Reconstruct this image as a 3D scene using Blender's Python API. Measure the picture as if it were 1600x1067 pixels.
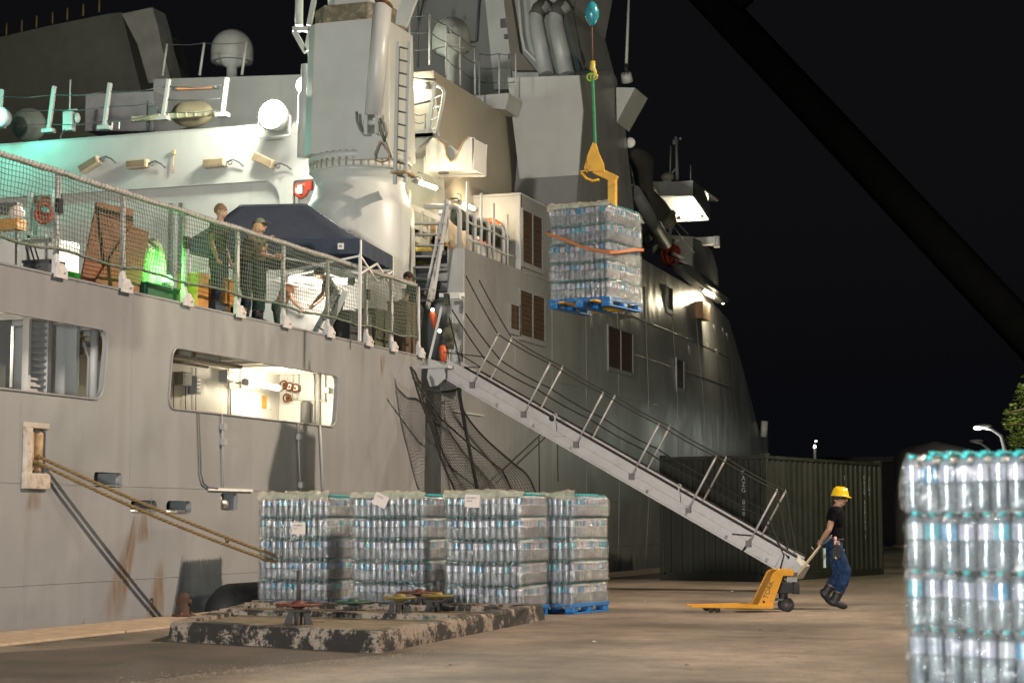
import bpy, bmesh, math, random
from mathutils import Vector, Matrix, noise
from mathutils.geometry import tessellate_polygon
random.seed(7)
R = math.radians
for o in list(bpy.data.objects): bpy.data.objects.remove(o)
SC = bpy.context.scene
COL = SC.collection

# ------------------------------------------------------------ camera
# world frame: X across the ship (positive towards the quay), Y along the ship, Z up, quay top = 0
FPX, PIT, YAW, CAMZ = 2900.0, math.atan((811 - 533.5) / 2900.0), R(18.97), 1.3
cam = bpy.data.cameras.new('camera'); camo = bpy.data.objects.new('camera', cam); COL.objects.link(camo)
camo.location = (0, 0, CAMZ); camo.rotation_euler = (R(90) + PIT, 0, YAW)
cam.sensor_width = 36; cam.lens = 36 * FPX / 1600; cam.clip_end = 3000; cam.clip_start = .1
cam.dof.use_dof = True; cam.dof.focus_distance = 30; cam.dof.aperture_fstop = 2.6
SC.camera = camo
# ------------------------------------------------------------ night sky
W = bpy.data.worlds.new('World'); SC.world = W; W.use_nodes = True
nt = W.node_tree; nt.nodes.clear()
wo = nt.nodes.new('ShaderNodeOutputWorld'); bg = nt.nodes.new('ShaderNodeBackground')
sky = nt.nodes.new('ShaderNodeTexSky'); sky.sky_type = 'NISHITA'; sky.sun_disc = False
sky.sun_elevation = R(-2.5); sky.sun_rotation = R(200)
mixs = nt.nodes.new('ShaderNodeMix'); mixs.data_type = 'RGBA'; mixs.inputs[0].default_value = .985
nt.links.new(sky.outputs[0], mixs.inputs[6]); mixs.inputs[7].default_value = (.0027, .0030, .0042, 1)
nt.links.new(mixs.outputs[2], bg.inputs[0]); bg.inputs[1].default_value = 1.0
nt.links.new(bg.outputs[0], wo.inputs[0])
SC.view_settings.view_transform = 'Standard'; SC.view_settings.look = 'None'
SC.view_settings.exposure = 0.0; SC.view_settings.gamma = 1.0; SC.view_settings.use_curve_mapping = False
SC.render.engine = 'CYCLES'
cy = SC.cycles
cy.use_denoising = True; cy.max_bounces = 8; cy.diffuse_bounces = 3; cy.glossy_bounces = 3
cy.transmission_bounces = 5; cy.transparent_max_bounces = 12; cy.volume_bounces = 0
cy.sample_clamp_indirect = 4; cy.caustics_reflective = False; cy.caustics_refractive = False
cy.use_light_tree = True

def lamp(name, kind, loc, power, col, size=.1, target=None, spot=None, blend=.5, sx=None, sy=None):
    l = bpy.data.lights.new(name, kind); l.energy = power; l.color = col
    if kind in ('POINT', 'SPOT'): l.shadow_soft_size = size
    if kind == 'AREA': l.shape = 'RECTANGLE'; l.size = sx; l.size_y = sy
    if kind == 'SPOT': l.spot_size = R(spot); l.spot_blend = blend
    o = bpy.data.objects.new(name, l); COL.objects.link(o); o.location = loc
    if target is not None:
        o.rotation_euler = (Vector(target) - Vector(loc)).to_track_quat('-Z', 'Y').to_euler()
    return o
# the quay's floodlight mast stands off to the right, outside the picture (the mast itself is built further down)
MAST = (20.0, 34.0, 29.0)
lamp('quay_flood_light', 'SPOT', MAST, 112000, (1.0, .81, .64), .25, (-13, 20.5, 1.5), 64, 1.0)
FILL_NEAR = (-.9, -1.6, 2.1)     # added unseen fill lamp by the camera, brightens the bottle stacks
lamp('fill_light', 'SPOT', FILL_NEAR, 3900, (.84, .94, 1.0), .26, (-5.5, 24, 2.6), 75, .8)
FILL_FAR = (-6.0, -30.0, 7.0)     # added unseen fill floodlight behind the camera, brightens faces turned this way
lamp('fill_light_far', 'SPOT', FILL_FAR, 84000, (1.0, .93, .84), 1.0, (-10, 30, 5), 48, .8)
lamp('fill_light_low', 'SPOT', (FILL_NEAR[0], FILL_NEAR[1], .85), 3900, (.84, .94, 1.0), .26, (-5.5, 24, 2.2), 75, .8)  # second added fill spot, set low for highlights on the lower bottle rows
# moonless ambient: one very weak sun from the same side
sun = bpy.data.lights.new('sun', 'SUN'); sun.energy = .03; sun.angle = R(10); sun.color = (1, .85, .7)
suno = bpy.data.objects.new('sun', sun); COL.objects.link(suno)
suno.rotation_euler = (Vector((-13, 24, 1)) - Vector(MAST)).to_track_quat('-Z', 'Y').to_euler()

# ------------------------------------------------------------ measuring: the point on a plane that the photograph shows at (u, v)
def at(u, v, **k):
    a = (u - 800) / FPX; b = (533.5 - v) / FPX
    f = math.cos(PIT) - b * math.sin(PIT); z = math.sin(PIT) + b * math.cos(PIT)
    r = (a * math.cos(YAW) - f * math.sin(YAW), a * math.sin(YAW) + f * math.cos(YAW), z)
    (ax, val), = k.items(); i = 'xyz'.index(ax)
    c = (0, 0, CAMZ); t = (val - c[i]) / r[i]
    return Vector([c[j] + t * r[j] for j in range(3)])

# ------------------------------------------------------------ objects
def link(o): COL.objects.link(o); return o
def org(p):
    v = Vector((0, 0, 0))
    while p is not None: v += p.location; p = p.parent
    return v
def tag(o, label=None, cat=None, group=None, kind=None):
    if label: o['label'] = label
    if cat: o['category'] = cat
    if group: o['group'] = group
    if kind: o['kind'] = kind
    return o
def thing(name, label, cat, loc=(0, 0, 0), group=None):
    o = bpy.data.objects.new(name, None); link(o); o.location = loc; o.empty_display_size = .2
    return tag(o, label, cat, group)
def copy_tree(o, parent=None):
    c = o.copy(); link(c); c.parent = parent
    for ch in list(o.children): copy_tree(ch, c)
    return c

class MB:
    def __init__(s): s.v = []; s.f = []; s.m = []; s.cur = 0; s.smooth = []; s.sm = False
    def add(s, vs, fs):
        n = len(s.v); s.v += [Vector(p) for p in vs]
        for f in fs: s.f.append([n + i for i in f]); s.m.append(s.cur); s.smooth.append(s.sm)
        return s
    def box(s, x0, x1, y0, y1, z0, z1):
        vs = [(x, y, z) for z in (z0, z1) for y in (y0, y1) for x in (x0, x1)]
        return s.add(vs, [(0, 2, 3, 1), (4, 5, 7, 6), (0, 1, 5, 4), (2, 6, 7, 3), (0, 4, 6, 2), (1, 3, 7, 5)])
    def obox(s, c, half, rot=None):          # oriented box; rot: Matrix 3x3
        rot = rot or Matrix.Identity(3); c = Vector(c)
        vs = [c + rot @ Vector((x * half[0], y * half[1], z * half[2])) for z in (-1, 1) for y in (-1, 1) for x in (-1, 1)]
        return s.add(vs, [(0, 2, 3, 1), (4, 5, 7, 6), (0, 1, 5, 4), (2, 6, 7, 3), (0, 4, 6, 2), (1, 3, 7, 5)])
    def hexa(s, q0, q1):                     # two quads (same winding) joined
        return s.add(list(q0) + list(q1), [(3, 2, 1, 0), (4, 5, 6, 7), (0, 1, 5, 4), (1, 2, 6, 5), (2, 3, 7, 6), (3, 0, 4, 7)])
    def beam(s, p0, p1, w, h, up=(0, 0, 1)):
        p0, p1 = Vector(p0), Vector(p1); d = (p1 - p0).normalized(); u = Vector(up)
        sd = d.cross(u)
        if sd.length < 1e-4: sd = d.cross(Vector((1, 0, 0)))
        sd.normalize(); u = sd.cross(d).normalized()
        q = lambda p: [p - sd * w / 2 - u * h / 2, p + sd * w / 2 - u * h / 2, p + sd * w / 2 + u * h / 2, p - sd * w / 2 + u * h / 2]
        return s.hexa(q(p0), q(p1))
    def tube(s, pts, r, n=8, cap=True, closed=False):
        pts = [Vector(p) for p in pts]; k = len(pts); sm, s.sm = s.sm, True
        rr = r if isinstance(r, (list, tuple)) else [r] * k
        base = len(s.v); prev = None
        for i, p in enumerate(pts):
            if closed: d = pts[(i + 1) % k] - pts[i - 1]
            else: d = pts[min(i + 1, k - 1)] - pts[max(i - 1, 0)]
            if d.length < 1e-9: d = Vector((0, 0, 1))
            d.normalize()
            if prev is None:
                a = Vector((0, 0, 1)) if abs(d.z) < .9 else Vector((1, 0, 0)); a = (a - d * a.dot(d)).normalized()
            else:
                a = prev - d * prev.dot(d)
                a = a.normalized() if a.length > 1e-6 else prev
            prev = a; b = d.cross(a)
            for j in range(n):
                t = 2 * math.pi * j / n
                s.v.append(p + (a * math.cos(t) + b * math.sin(t)) * rr[i])
        m = k if closed else k - 1
        for i in range(m):
            i2 = (i + 1) % k
            for j in range(n):
                j2 = (j + 1) % n
                s.f.append([base + i * n + j, base + i * n + j2, base + i2 * n + j2, base + i2 * n + j]); s.m.append(s.cur); s.smooth.append(True)
        s.sm = sm
        if cap and not closed:
            s.f.append([base + j for j in range(n)][::-1]); s.m.append(s.cur); s.smooth.append(False)
            s.f.append([base + (k - 1) * n + j for j in range(n)]); s.m.append(s.cur); s.smooth.append(False)
        return s
    def lathe(s, prof, c=(0, 0, 0), n=24, axis='z', smooth=True, a0=0, cap=True):   # prof [(r, h)]
        c = Vector(c); base = len(s.v)
        for r, h in prof:
            for j in range(n):
                t = a0 + 2 * math.pi * j / n; x, y = r * math.cos(t), r * math.sin(t)
                s.v.append(c + (Vector((x, y, h)) if axis == 'z' else Vector((h, x, y)) if axis == 'x' else Vector((y, h, x))))
        for i in range(len(prof) - 1):
            for j in range(n):
                j2 = (j + 1) % n
                s.f.append([base + i * n + j, base + i * n + j2, base + (i + 1) * n + j2, base + (i + 1) * n + j]); s.m.append(s.cur); s.smooth.append(smooth)
        if cap:
            if prof[0][0] > 1e-4: s.f.append([base + j for j in range(n)][::-1]); s.m.append(s.cur); s.smooth.append(False)
            k = len(prof) - 1
            if prof[-1][0] > 1e-4: s.f.append([base + k * n + j for j in range(n)]); s.m.append(s.cur); s.smooth.append(False)
        return s
    def sphere(s, c, r, n=16, m=10, sc=(1, 1, 1)):
        c = Vector(c); sm = s.sm; prof = []
        base = len(s.v)
        for i in range(m + 1):
            a = math.pi * i / m
            for j in range(n):
                t = 2 * math.pi * j / n
                s.v.append(c + Vector((math.sin(a) * math.cos(t) * r * sc[0], math.sin(a) * math.sin(t) * r * sc[1], -math.cos(a) * r * sc[2])))
        for i in range(m):
            for j in range(n):
                j2 = (j + 1) % n
                s.f.append([base + i * n + j, base + i * n + j2, base + (i + 1) * n + j2, base + (i + 1) * n + j]); s.m.append(s.cur); s.smooth.append(True)
        return s
    def prism(s, loops, P, e, thick):
        """loops: outer loop and holes as 2-D points; P(a, b) -> Vector; e = extrusion direction; thick."""
        ls = [[Vector((p[0], p[1], 0)) for p in l] for l in loops]
        flat = [p for l in ls for p in l]
        tris = tessellate_polygon(ls)
        n = len(flat); e = Vector(e) * thick; b = len(s.v)
        s.v += [P(p.x, p.y) for p in flat]; s.v += [P(p.x, p.y) + e for p in flat]
        def face(ix): s.f.append(ix); s.m.append(s.cur); s.smooth.append(False)
        for t in tris:
            face([b + i for i in t]); face([b + n + i for i in reversed(t)])
        k = 0
        for l in ls:
            m = len(l)
            for i in range(m):
                i2 = (i + 1) % m; face([b + k + i, b + k + i2, b + n + k + i2, b + n + k + i])
            k += m
        return s
    def torus(s, c, R_, r, ax='y', n=28, m=10, rot=None):
        pts = []
        for i in range(n):
            t = 2 * math.pi * i / n; a, b = R_ * math.cos(t), R_ * math.sin(t)
            p = Vector((a, 0, b)) if ax == 'y' else Vector((0, a, b)) if ax == 'x' else Vector((a, b, 0))
            if rot: p = rot @ p
            pts.append(Vector(c) + p)
        return s.tube(pts, r, m, closed=True)
    def mesh(s, name, mats):
        me = bpy.data.meshes.new(name)
        me.from_pydata([tuple(v) for v in s.v], [], s.f)
        for m in (mats if isinstance(mats, (list, tuple)) else [mats]): me.materials.append(m)
        me.polygons.foreach_set('material_index', s.m); me.polygons.foreach_set('use_smooth', s.smooth)
        me.update()
        if len(s.f) < 60000:
            bm = bmesh.new(); bm.from_mesh(me); bmesh.ops.recalc_face_normals(bm, faces=bm.faces); bm.to_mesh(me); bm.free()
        return me
    def build_split(s, name, mats, parent=None, gap=.03, **k):
        # one object per separate piece (connected faces, merged when their boxes touch)
        n = len(s.v); par = list(range(n))
        def fd(i):
            while par[i] != i: par[i] = par[par[i]]; i = par[i]
            return i
        for f in s.f:
            r = fd(f[0])
            for i in f[1:]: par[fd(i)] = r
        comp = {}
        for q, f in enumerate(s.f): comp.setdefault(fd(f[0]), []).append(q)
        cs = []
        for fs in comp.values():
            vs = {i for q in fs for i in s.f[q]}; lo = [min(s.v[i][a] for i in vs) - gap for a in range(3)]; hi = [max(s.v[i][a] for i in vs) + gap for a in range(3)]; cs.append([fs, lo, hi])
        ch = True
        while ch:
            ch = False
            for i in range(len(cs)):
                for j in range(i + 1, len(cs)):
                    A, B = cs[i], cs[j]
                    if all(A[1][a] <= B[2][a] and B[1][a] <= A[2][a] for a in range(3)):
                        A[0] += B[0]; A[1] = [min(x, y) for x, y in zip(A[1], B[1])]; A[2] = [max(x, y) for x, y in zip(A[2], B[2])]; cs.pop(j); ch = True; break
                if ch: break
        out = []
        for fs, _, _ in cs:
            m = MB(); mp = {}
            for q in fs:
                ix = []
                for i in s.f[q]:
                    if i not in mp: mp[i] = len(m.v); m.v.append(s.v[i].copy())
                    ix.append(mp[i])
                m.f.append(ix); m.m.append(s.m[q]); m.smooth.append(s.smooth[q])
            out.append(m.build(name, mats, parent, **k))
        return out
    def build(s, name, mats, parent=None, bevel=0, seg=2, **t):
        if parent is not None:
            o0 = org(parent)
            if o0.length > 1e-6: s.v = [v - o0 for v in s.v]
        o = bpy.data.objects.new(name, s.mesh(name, mats)); link(o); o.parent = parent
        if bevel:
            b = o.modifiers.new('bevel', 'BEVEL'); b.width = bevel; b.segments = seg; b.limit_method = 'ANGLE'; b.angle_limit = R(40); b.harden_normals = False
        return tag(o, **t)

def rrect(y0, y1, z0, z1, r, n=5, sl=0, sr=0):
    """rounded rectangle loop; sl / sr slant the left and right edges."""
    out = []
    for cx, cy, a0 in ((y1 - r, z0 + r, -90), (y1 - r, z1 - r, 0), (y0 + r, z1 - r, 90), (y0 + r, z0 + r, 180)):
        for i in range(n + 1):
            a = R(a0 + 90 * i / n); x, z = cx + r * math.cos(a), cy + r * math.sin(a)
            t = (z - z0) / (z1 - z0)
            x += (sl if cx < (y0 + y1) / 2 else sr) * t
            out.append((x, z))
    return out

# ------------------------------------------------------------ materials
MATS = {}
def mat(name, col, rough=.5, metal=0, var=.12, vscale=3.0, bump=0, bscale=40, streak=0, streakcol=(.16, .07, .025), sscale=1.0,
        spec=.5, coat=0, emis=None, estr=0, dirt=0, trans=0, alpha=1, sss=0, grime=None, coords='Object', wave=0):
    if name in MATS: return MATS[name]
    m = bpy.data.materials.new(name); m.use_nodes = True; MATS[name] = m
    t = m.node_tree; b = t.nodes['Principled BSDF']; N = t.nodes.new; L = t.links.new
    b.inputs['Roughness'].default_value = rough; b.inputs['Metallic'].default_value = metal
    b.inputs['Specular IOR Level'].default_value = spec; b.inputs['Coat Weight'].default_value = coat
    b.inputs['Transmission Weight'].default_value = trans; b.inputs['Alpha'].default_value = alpha
    if emis: b.inputs['Emission Color'].default_value = (*emis, 1); b.inputs['Emission Strength'].default_value = estr
    tc = N('ShaderNodeTexCoord')
    n1 = N('ShaderNodeTexNoise'); n1.inputs['Scale'].default_value = vscale; n1.inputs['Detail'].default_value = 6
    L(tc.outputs[coords], n1.inputs['Vector'])
    rmp = N('ShaderNodeMapRange'); rmp.inputs[1].default_value = .3; rmp.inputs[2].default_value = .7
    rmp.inputs[3].default_value = 1 - var; rmp.inputs[4].default_value = 1 + var
    L(n1.outputs[0], rmp.inputs[0])
    vm = N('ShaderNodeVectorMath'); vm.operation = 'SCALE'; vm.inputs[0].default_value = col
    L(rmp.outputs[0], vm.inputs['Scale'])
    out = vm.outputs[0]
    def mixin(fac, c2):
        nonlocal out
        mx = N('ShaderNodeMix'); mx.data_type = 'RGBA'; L(fac, mx.inputs[0]); L(out, mx.inputs[6]); mx.inputs[7].default_value = (*c2, 1); out = mx.outputs[2]
    if streak:
        mp = N('ShaderNodeMapping'); mp.inputs['Scale'].default_value = (5 * sscale, 5 * sscale, .22 * sscale); L(tc.outputs[coords], mp.inputs[0])
        n2 = N('ShaderNodeTexNoise'); n2.inputs['Scale'].default_value = 1; n2.inputs['Detail'].default_value = 5; L(mp.outputs[0], n2.inputs['Vector'])
        r2 = N('ShaderNodeMapRange'); r2.inputs[1].default_value = .58; r2.inputs[2].default_value = .8; r2.inputs[3].default_value = 0; r2.inputs[4].default_value = streak
        L(n2.outputs[0], r2.inputs[0]); mixin(r2.outputs[0], streakcol)
    if dirt:
        n3 = N('ShaderNodeTexNoise'); n3.inputs['Scale'].default_value = vscale * 2.3; n3.inputs['Detail'].default_value = 10; n3.inputs['Roughness'].default_value = .7
        L(tc.outputs[coords], n3.inputs['Vector'])
        r3 = N('ShaderNodeMapRange'); r3.inputs[1].default_value = .52; r3.inputs[2].default_value = .62; r3.inputs[3].default_value = 0; r3.inputs[4].default_value = dirt
        L(n3.outputs[0], r3.inputs[0]); mixin(r3.outputs[0], grime or (.03, .025, .02))
    L(out, b.inputs['Base Color'])
    if rough > .15:
        r4 = N('ShaderNodeMapRange'); r4.inputs[1].default_value = .3; r4.inputs[2].default_value = .7
        r4.inputs[3].default_value = max(.05, rough - .1); r4.inputs[4].default_value = min(1, rough + .1); L(n1.outputs[0], r4.inputs[0]); L(r4.outputs[0], b.inputs['Roughness'])
    if bump or wave:
        n5 = N('ShaderNodeTexNoise'); n5.inputs['Scale'].default_value = bscale; n5.inputs['Detail'].default_value = 4; L(tc.outputs[coords], n5.inputs['Vector'])
        bp = N('ShaderNodeBump'); bp.inputs['Strength'].default_value = bump; bp.inputs['Distance'].default_value = .01
        L(n5.outputs[0], bp.inputs['Height']); last = bp
        if wave:      # slow buckling of welded plate between its frames
            mp2 = N('ShaderNodeMapping'); mp2.inputs['Scale'].default_value = (1.1, 1.1, .5); L(tc.outputs[coords], mp2.inputs[0])
            n6 = N('ShaderNodeTexNoise'); n6.inputs['Scale'].default_value = 1.0; n6.inputs['Detail'].default_value = 2; L(mp2.outputs[0], n6.inputs['Vector'])
            b2 = N('ShaderNodeBump'); b2.inputs['Strength'].default_value = wave; b2.inputs['Distance'].default_value = .12
            L(n6.outputs[0], b2.inputs['Height']); L(bp.outputs[0], b2.inputs['Normal']); last = b2
        L(last.outputs[0], b.inputs['Normal'])
    return m
def glow(name, col, s):
    if name in MATS: return MATS[name]
    m = bpy.data.materials.new(name); m.use_nodes = True; MATS[name] = m; t = m.node_tree; t.nodes.clear()
    e = t.nodes.new('ShaderNodeEmission'); e.inputs[0].default_value = (*col, 1); e.inputs[1].default_value = s
    o = t.nodes.new('ShaderNodeOutputMaterial'); t.links.new(e.outputs[0], o.inputs[0]); return m

HULL = mat('hull_paint', (.225, .225, .225), .42, var=.07, vscale=.6, bump=.06, bscale=30, streak=.45, streakcol=(.13, .115, .09), sscale=.35, wave=.5, dirt=.12, grime=(.13, .12, .10))
HULLF = mat('forward_hull_paint', (.205, .205, .205), .36, var=.08, vscale=.5, bump=.06, bscale=30, streak=.28, streakcol=(.13, .118, .10), sscale=.5, wave=.45, dirt=.12, grime=(.12, .11, .09))
GREY = mat('grey_paint', (.30, .30, .295), .45, var=.08, vscale=1.2, bump=.05, bscale=40, streak=.25, streakcol=(.15, .12, .08))
LGREY = mat('light_grey_paint', (.40, .40, .385), .45, var=.07, vscale=1.5, bump=.05, bscale=40, streak=.22, streakcol=(.22, .16, .09))
WHITE = mat('white_paint', (.66, .65, .61), .5, var=.06, vscale=2, bump=.06, bscale=50, streak=.3, streakcol=(.35, .24, .13))
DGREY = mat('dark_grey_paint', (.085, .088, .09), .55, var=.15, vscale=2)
BLACK = mat('black_rubber', (.012, .012, .012), .7, var=.3, vscale=10)
ROPEB = mat('black_rope', (.02, .02, .018), .9, var=.3, vscale=60, bump=.5, bscale=200)
STEEL = mat('worn_steel', (.32, .31, .29), .38, metal=.8, var=.2, vscale=12)
RUST = mat('rust', (.15, .058, .022), .85, var=.45, vscale=14, bump=.5, bscale=60, dirt=.5)
# ============================================================ THE SHIP
HX, DZ = -13.3, 4.42            # hull side, flight deck height
ship = thing('warship', 'huge grey naval ship moored along the quay, filling the left of the view', 'ship', (HX, 30, 0))
def hx(u, v=600): return at(u, v, x=HX).y
# --- aft hull side with its openings (a steel plate, 6 cm deep at the rims)
opA = rrect(15.2, 21.92, 2.89, 3.84, .16, sl=0, sr=-.22)
opA = rrect(15.2, 21.75, 2.89, 3.84, .2, sr=.12)
opB = rrect(23.52, 29.3, 2.88, 3.77, .16, sl=.1, sr=.12)
holes = [opA, opB]
def hole_uv(u0, v0, u1, v1, r=.08):
    a = at(u0, v0, x=HX); b = at(u1, v1, x=HX); h = rrect(a.y, b.y, min(a.z, b.z), max(a.z, b.z), r); holes.append(h); return (a.y, b.y, min(a.z, b.z), max(a.z, b.z))
hA = hole_uv(147, 737, 190, 762, .05); hB = hole_uv(204, 781, 245, 802, .08); hC = hole_uv(260, 782, 299, 803, .08)
hD = hole_uv(345, 770, 371, 797, .05); hE = hole_uv(40, 668, 70, 757, .03)
m = MB(); m.prism([[(-25, -2.5), (35.68, -2.5), (35.68, DZ), (-25, DZ)]] + [h[::-1] for h in holes], lambda a, b: Vector((HX, a, b)), (-1, 0, 0), .07)
aft = m.build('hull_side', HULL, ship)
m = MB()     # welded seams and doubler strips, standing 5 mm proud
for z in (1.752, .482): m.box(HX - .002, HX + .007, -25, 35.6, z - .006, z + .006)
for u, v0, v1 in ((205, 470, 760), (33, 630, 750), (690, 560, 770), (240, 760, 960), (45, 780, 980)):
    y = hx(u); m.box(HX - .002, HX + .004, y - .006, y + .006, at(u, v1, x=HX).z, at(u, v0, x=HX).z)
m.build_split('weld_seam', HULL, ship, gap=0.0)
m = MB()
for h in (opA, opB): m.tube([(HX + .008, a, b) for a, b in h], .016, 6, closed=True)
m.build_split('opening_rim', HULL, ship)
# pipes and drains down the side
def hull_pipe(pts, r, mt, name='drain_pipe'):
    MB().tube([at(u, v, x=HX + .03) for u, v in pts], r, 6).build(name, mt, ship)
hull_pipe([(311, 644), (313, 700), (314, 740), (318, 755), (325, 761), (340, 763)], .014, DGREY)
hull_pipe([(347, 646), (348, 700), (349, 762)], .012, GREY)
hull_pipe([(466, 660), (467, 700), (470, 765)], .012, GREY)
hull_pipe([(500, 664), (502, 700), (505, 768)], .017, LGREY)
m = MB()
for u, v in ((347, 666), (348, 690), (466, 682), (470, 757)): m.box(HX, HX + .07, hx(u) - .05, hx(u) + .05, at(u, v, x=HX).z - .05, at(u, v, x=HX).z + .04)
m.build_split('pipe_bracket', GREY, ship)
m = MB(); a = at(325, 765, x=HX); b = at(520, 770, x=HX)
m.box(HX, HX + .035, a.y, a.y + 1.4, 1.725, 1.765); m.box(HX, HX + .035, a.y + 2.6, a.y + 3.9, 1.725, 1.762)
m.build_split('fender_strip', WHITE, ship)
# rust: streaks below the fittings are paint-thin sheets of scale with a shape of their own
RSTREAK = bpy.data.materials.new('rust_streak'); RSTREAK.use_nodes = True
t = RSTREAK.node_tree; b_ = t.nodes['Principled BSDF']; b_.inputs['Base Color'].default_value = (.21, .11, .030, 1); b_.inputs['Roughness'].default_value = .8
tc = t.nodes.new('ShaderNodeTexCoord'); mp = t.nodes.new('ShaderNodeMapping'); mp.inputs['Scale'].default_value = (9, 9, 1.2); t.links.new(tc.outputs['Object'], mp.inputs[0])
nn = t.nodes.new('ShaderNodeTexNoise'); nn.inputs['Scale'].default_value = 1.6; nn.inputs['Detail'].default_value = 6; t.links.new(mp.outputs[0], nn.inputs['Vector'])
gr = t.nodes.new('ShaderNodeUVMap'); sx = t.nodes.new('ShaderNodeSeparateXYZ'); t.links.new(gr.outputs[0], sx.inputs[0])
def mth(op, a, b=None):
    n = t.nodes.new('ShaderNodeMath'); n.operation = op
    for i, q in enumerate((a, b)):
        if q is None: continue
        if isinstance(q, (int, float)): n.inputs[i].default_value = q
        else: t.links.new(q, n.inputs[i])
    n.use_clamp = op in ('MULTIPLY', 'SUBTRACT') ; return n.outputs[0]
ex = mth('MULTIPLY', sx.outputs[0], mth('SUBTRACT', 1.0, sx.outputs[0])); ex = mth('MULTIPLY', ex, 4.0)
ey = mth('MULTIPLY', sx.outputs[1], mth('SUBTRACT', 1.0, sx.outputs[1])); ey = mth('MULTIPLY', ey, 3.4)
rr_ = t.nodes.new('ShaderNodeMapRange'); rr_.inputs[1].default_value = .3; rr_.inputs[2].default_value = .7; rr_.inputs[3].default_value = .15; rr_.inputs[4].default_value = .9; t.links.new(nn.outputs[0], rr_.inputs[0])
t.links.new(mth('MULTIPLY', mth('MULTIPLY', ex, ey), rr_.outputs[0]), b_.inputs['Alpha'])
def rust_streak(u0, v0, u1, v1, w0, w1, mt=RSTREAK, x=HX):
    p = at(u0, v0, x=x); q = at(u1, v1, x=x)
    me = bpy.data.meshes.new('rust_streak'); d = .0045
    me.from_pydata([(x + d, p.y - w0, p.z), (x + d, p.y + w0, p.z), (x + d, q.y + w1, q.z), (x + d, q.y - w1, q.z)], [], [(0, 1, 2, 3)])
    uv = me.uv_layers.new(); 
    for l, c in zip(uv.data, ((0, 0), (1, 0), (1, 1), (0, 1))): l.uv = c
    me.materials.append(mt); o = bpy.data.objects.new('rust_stain', me); link(o); o.parent = ship; o.location = -org(ship)
rust_streak(214, 803, 170, 975, .10, .38); rust_streak(211, 800, 195, 880, .03, .05); rust_streak(250, 870, 240, 975, .1, .3)
rust_streak(56, 757, 50, 800, .12, .2); rust_streak(598, 553, 597, 590, .16, .05); rust_streak(225, 790, 222, 850, .06, .2)
# --- recesses behind the small mooring openings
m = MB()
for (y0, y1, z0, z1) in (hA, hB, hC, hD, hE):
    x0, x1 = HX - .55, HX - .071
    m.box(x0 - .02, x0, y0 - .1, y1 + .1, z0 - .1, z1 + .1); m.box(x0, x1, y0 - .12, y1 + .12, z0 - .05, z0 - .01)
    m.box(x0, x1, y0 - .12, y1 + .12, z1 + .01, z1 + .05); m.box(x0, x1, y1 + .02, y1 + .06, z0, z1); m.box(x0, x1, y0 - .06, y0 - .02, z0, z1)
m.build_split('mooring_recess', LGREY, ship, gap=.06)
m = MB()
for (y0, y1, z0, z1) in (hB, hC): m.tube([(HX - .12, y0 - .01, z0 + .02), (HX - .12, y1 + .01, z0 + .02)], .05, 10); m.tube([(HX - .12, y0 + .01, z0 - .02), (HX - .12, y0 + .01, z1 + .02)], .05, 10)
m.tube([(HX - .12, hD[0] + .15, hD[2] + .02), (HX - .12, hD[0] + .15, hD[3])], .06, 10); m.lathe([(.12, 0), (.15, .04), (.15, .13), (.11, .17)], (HX - .2, (hD[0] + hD[1]) / 2 + .05, hD[2]), 14)
m.build_split('mooring_roller', STEEL, ship, gap=.05)
# fairlead: rusty vertical rollers in a frame
y0, y1, z0, z1 = hE
m = MB()
m.box(HX - .05, HX + .05, y0 - .05, y0 + .1, z0, z1); m.box(HX - .05, HX + .03, y0 - .06, y1 + .04, z1, z1 + .07); m.box(HX - .1, HX + .06, y0 - .06, y1 + .04, z0 - .06, z0 + .14)
m.build('fairlead_frame', mat('fairlead_paint', (.42, .37, .31), .6, var=.2, vscale=5, dirt=.6, grime=(.24, .10, .03)), ship, bevel=.01)
for k in range(2):
    yy = y0 + .2 + k * .2
    if yy < y1 + .1: MB().lathe([(.06, z0 + .14), (.085, z0 + .2), (.085, z1 - .06), (.06, z1)], (HX - .1, yy, 0), 14).build('fairlead_roller', mat('rusty_white', (.42, .30, .16), .7, var=.3, vscale=6, dirt=.8, grime=(.24, .085, .02)), ship)

# --- passage behind the side openings: lit white walls
px = HX - 2.0
m = MB()
m.box(px - .05, px, 12, 31.2, 2.0, 4.17); m.box(px, HX - .071, 12, 31.2, 4.12, 4.17); m.box(px, HX - .071, 12, 31.2, 1.95, 2.0)
m.box(px, HX - .071, 31.2, 31.25, 2.0, 4.12); m.box(px, HX - .071, 11.95, 12, 2.0, 4.12)
m.box(px, HX - .95, 22.6, 22.68, 2.0, 4.12)
m.build('side_passage', WHITE, ship)
m = MB()       # deck beams across the passage ceiling
for y in [13 + i * .75 for i in range(25)]: m.box(px, HX - .08, y, y + .02, 3.98, 4.12); m.box(px, HX - .08, y - .04, y + .06, 3.965, 3.98)
m.build_split('deck_beam', WHITE, ship)
IX = px + .03
def inner(u, v, x=IX): return at(u, v, x=x)
def tubes(name, mt, *paths, r=.02, n=6):
    m = MB()
    for p in paths: m.tube(p, r, n)
    return m.build(name, mt, ship)
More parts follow.
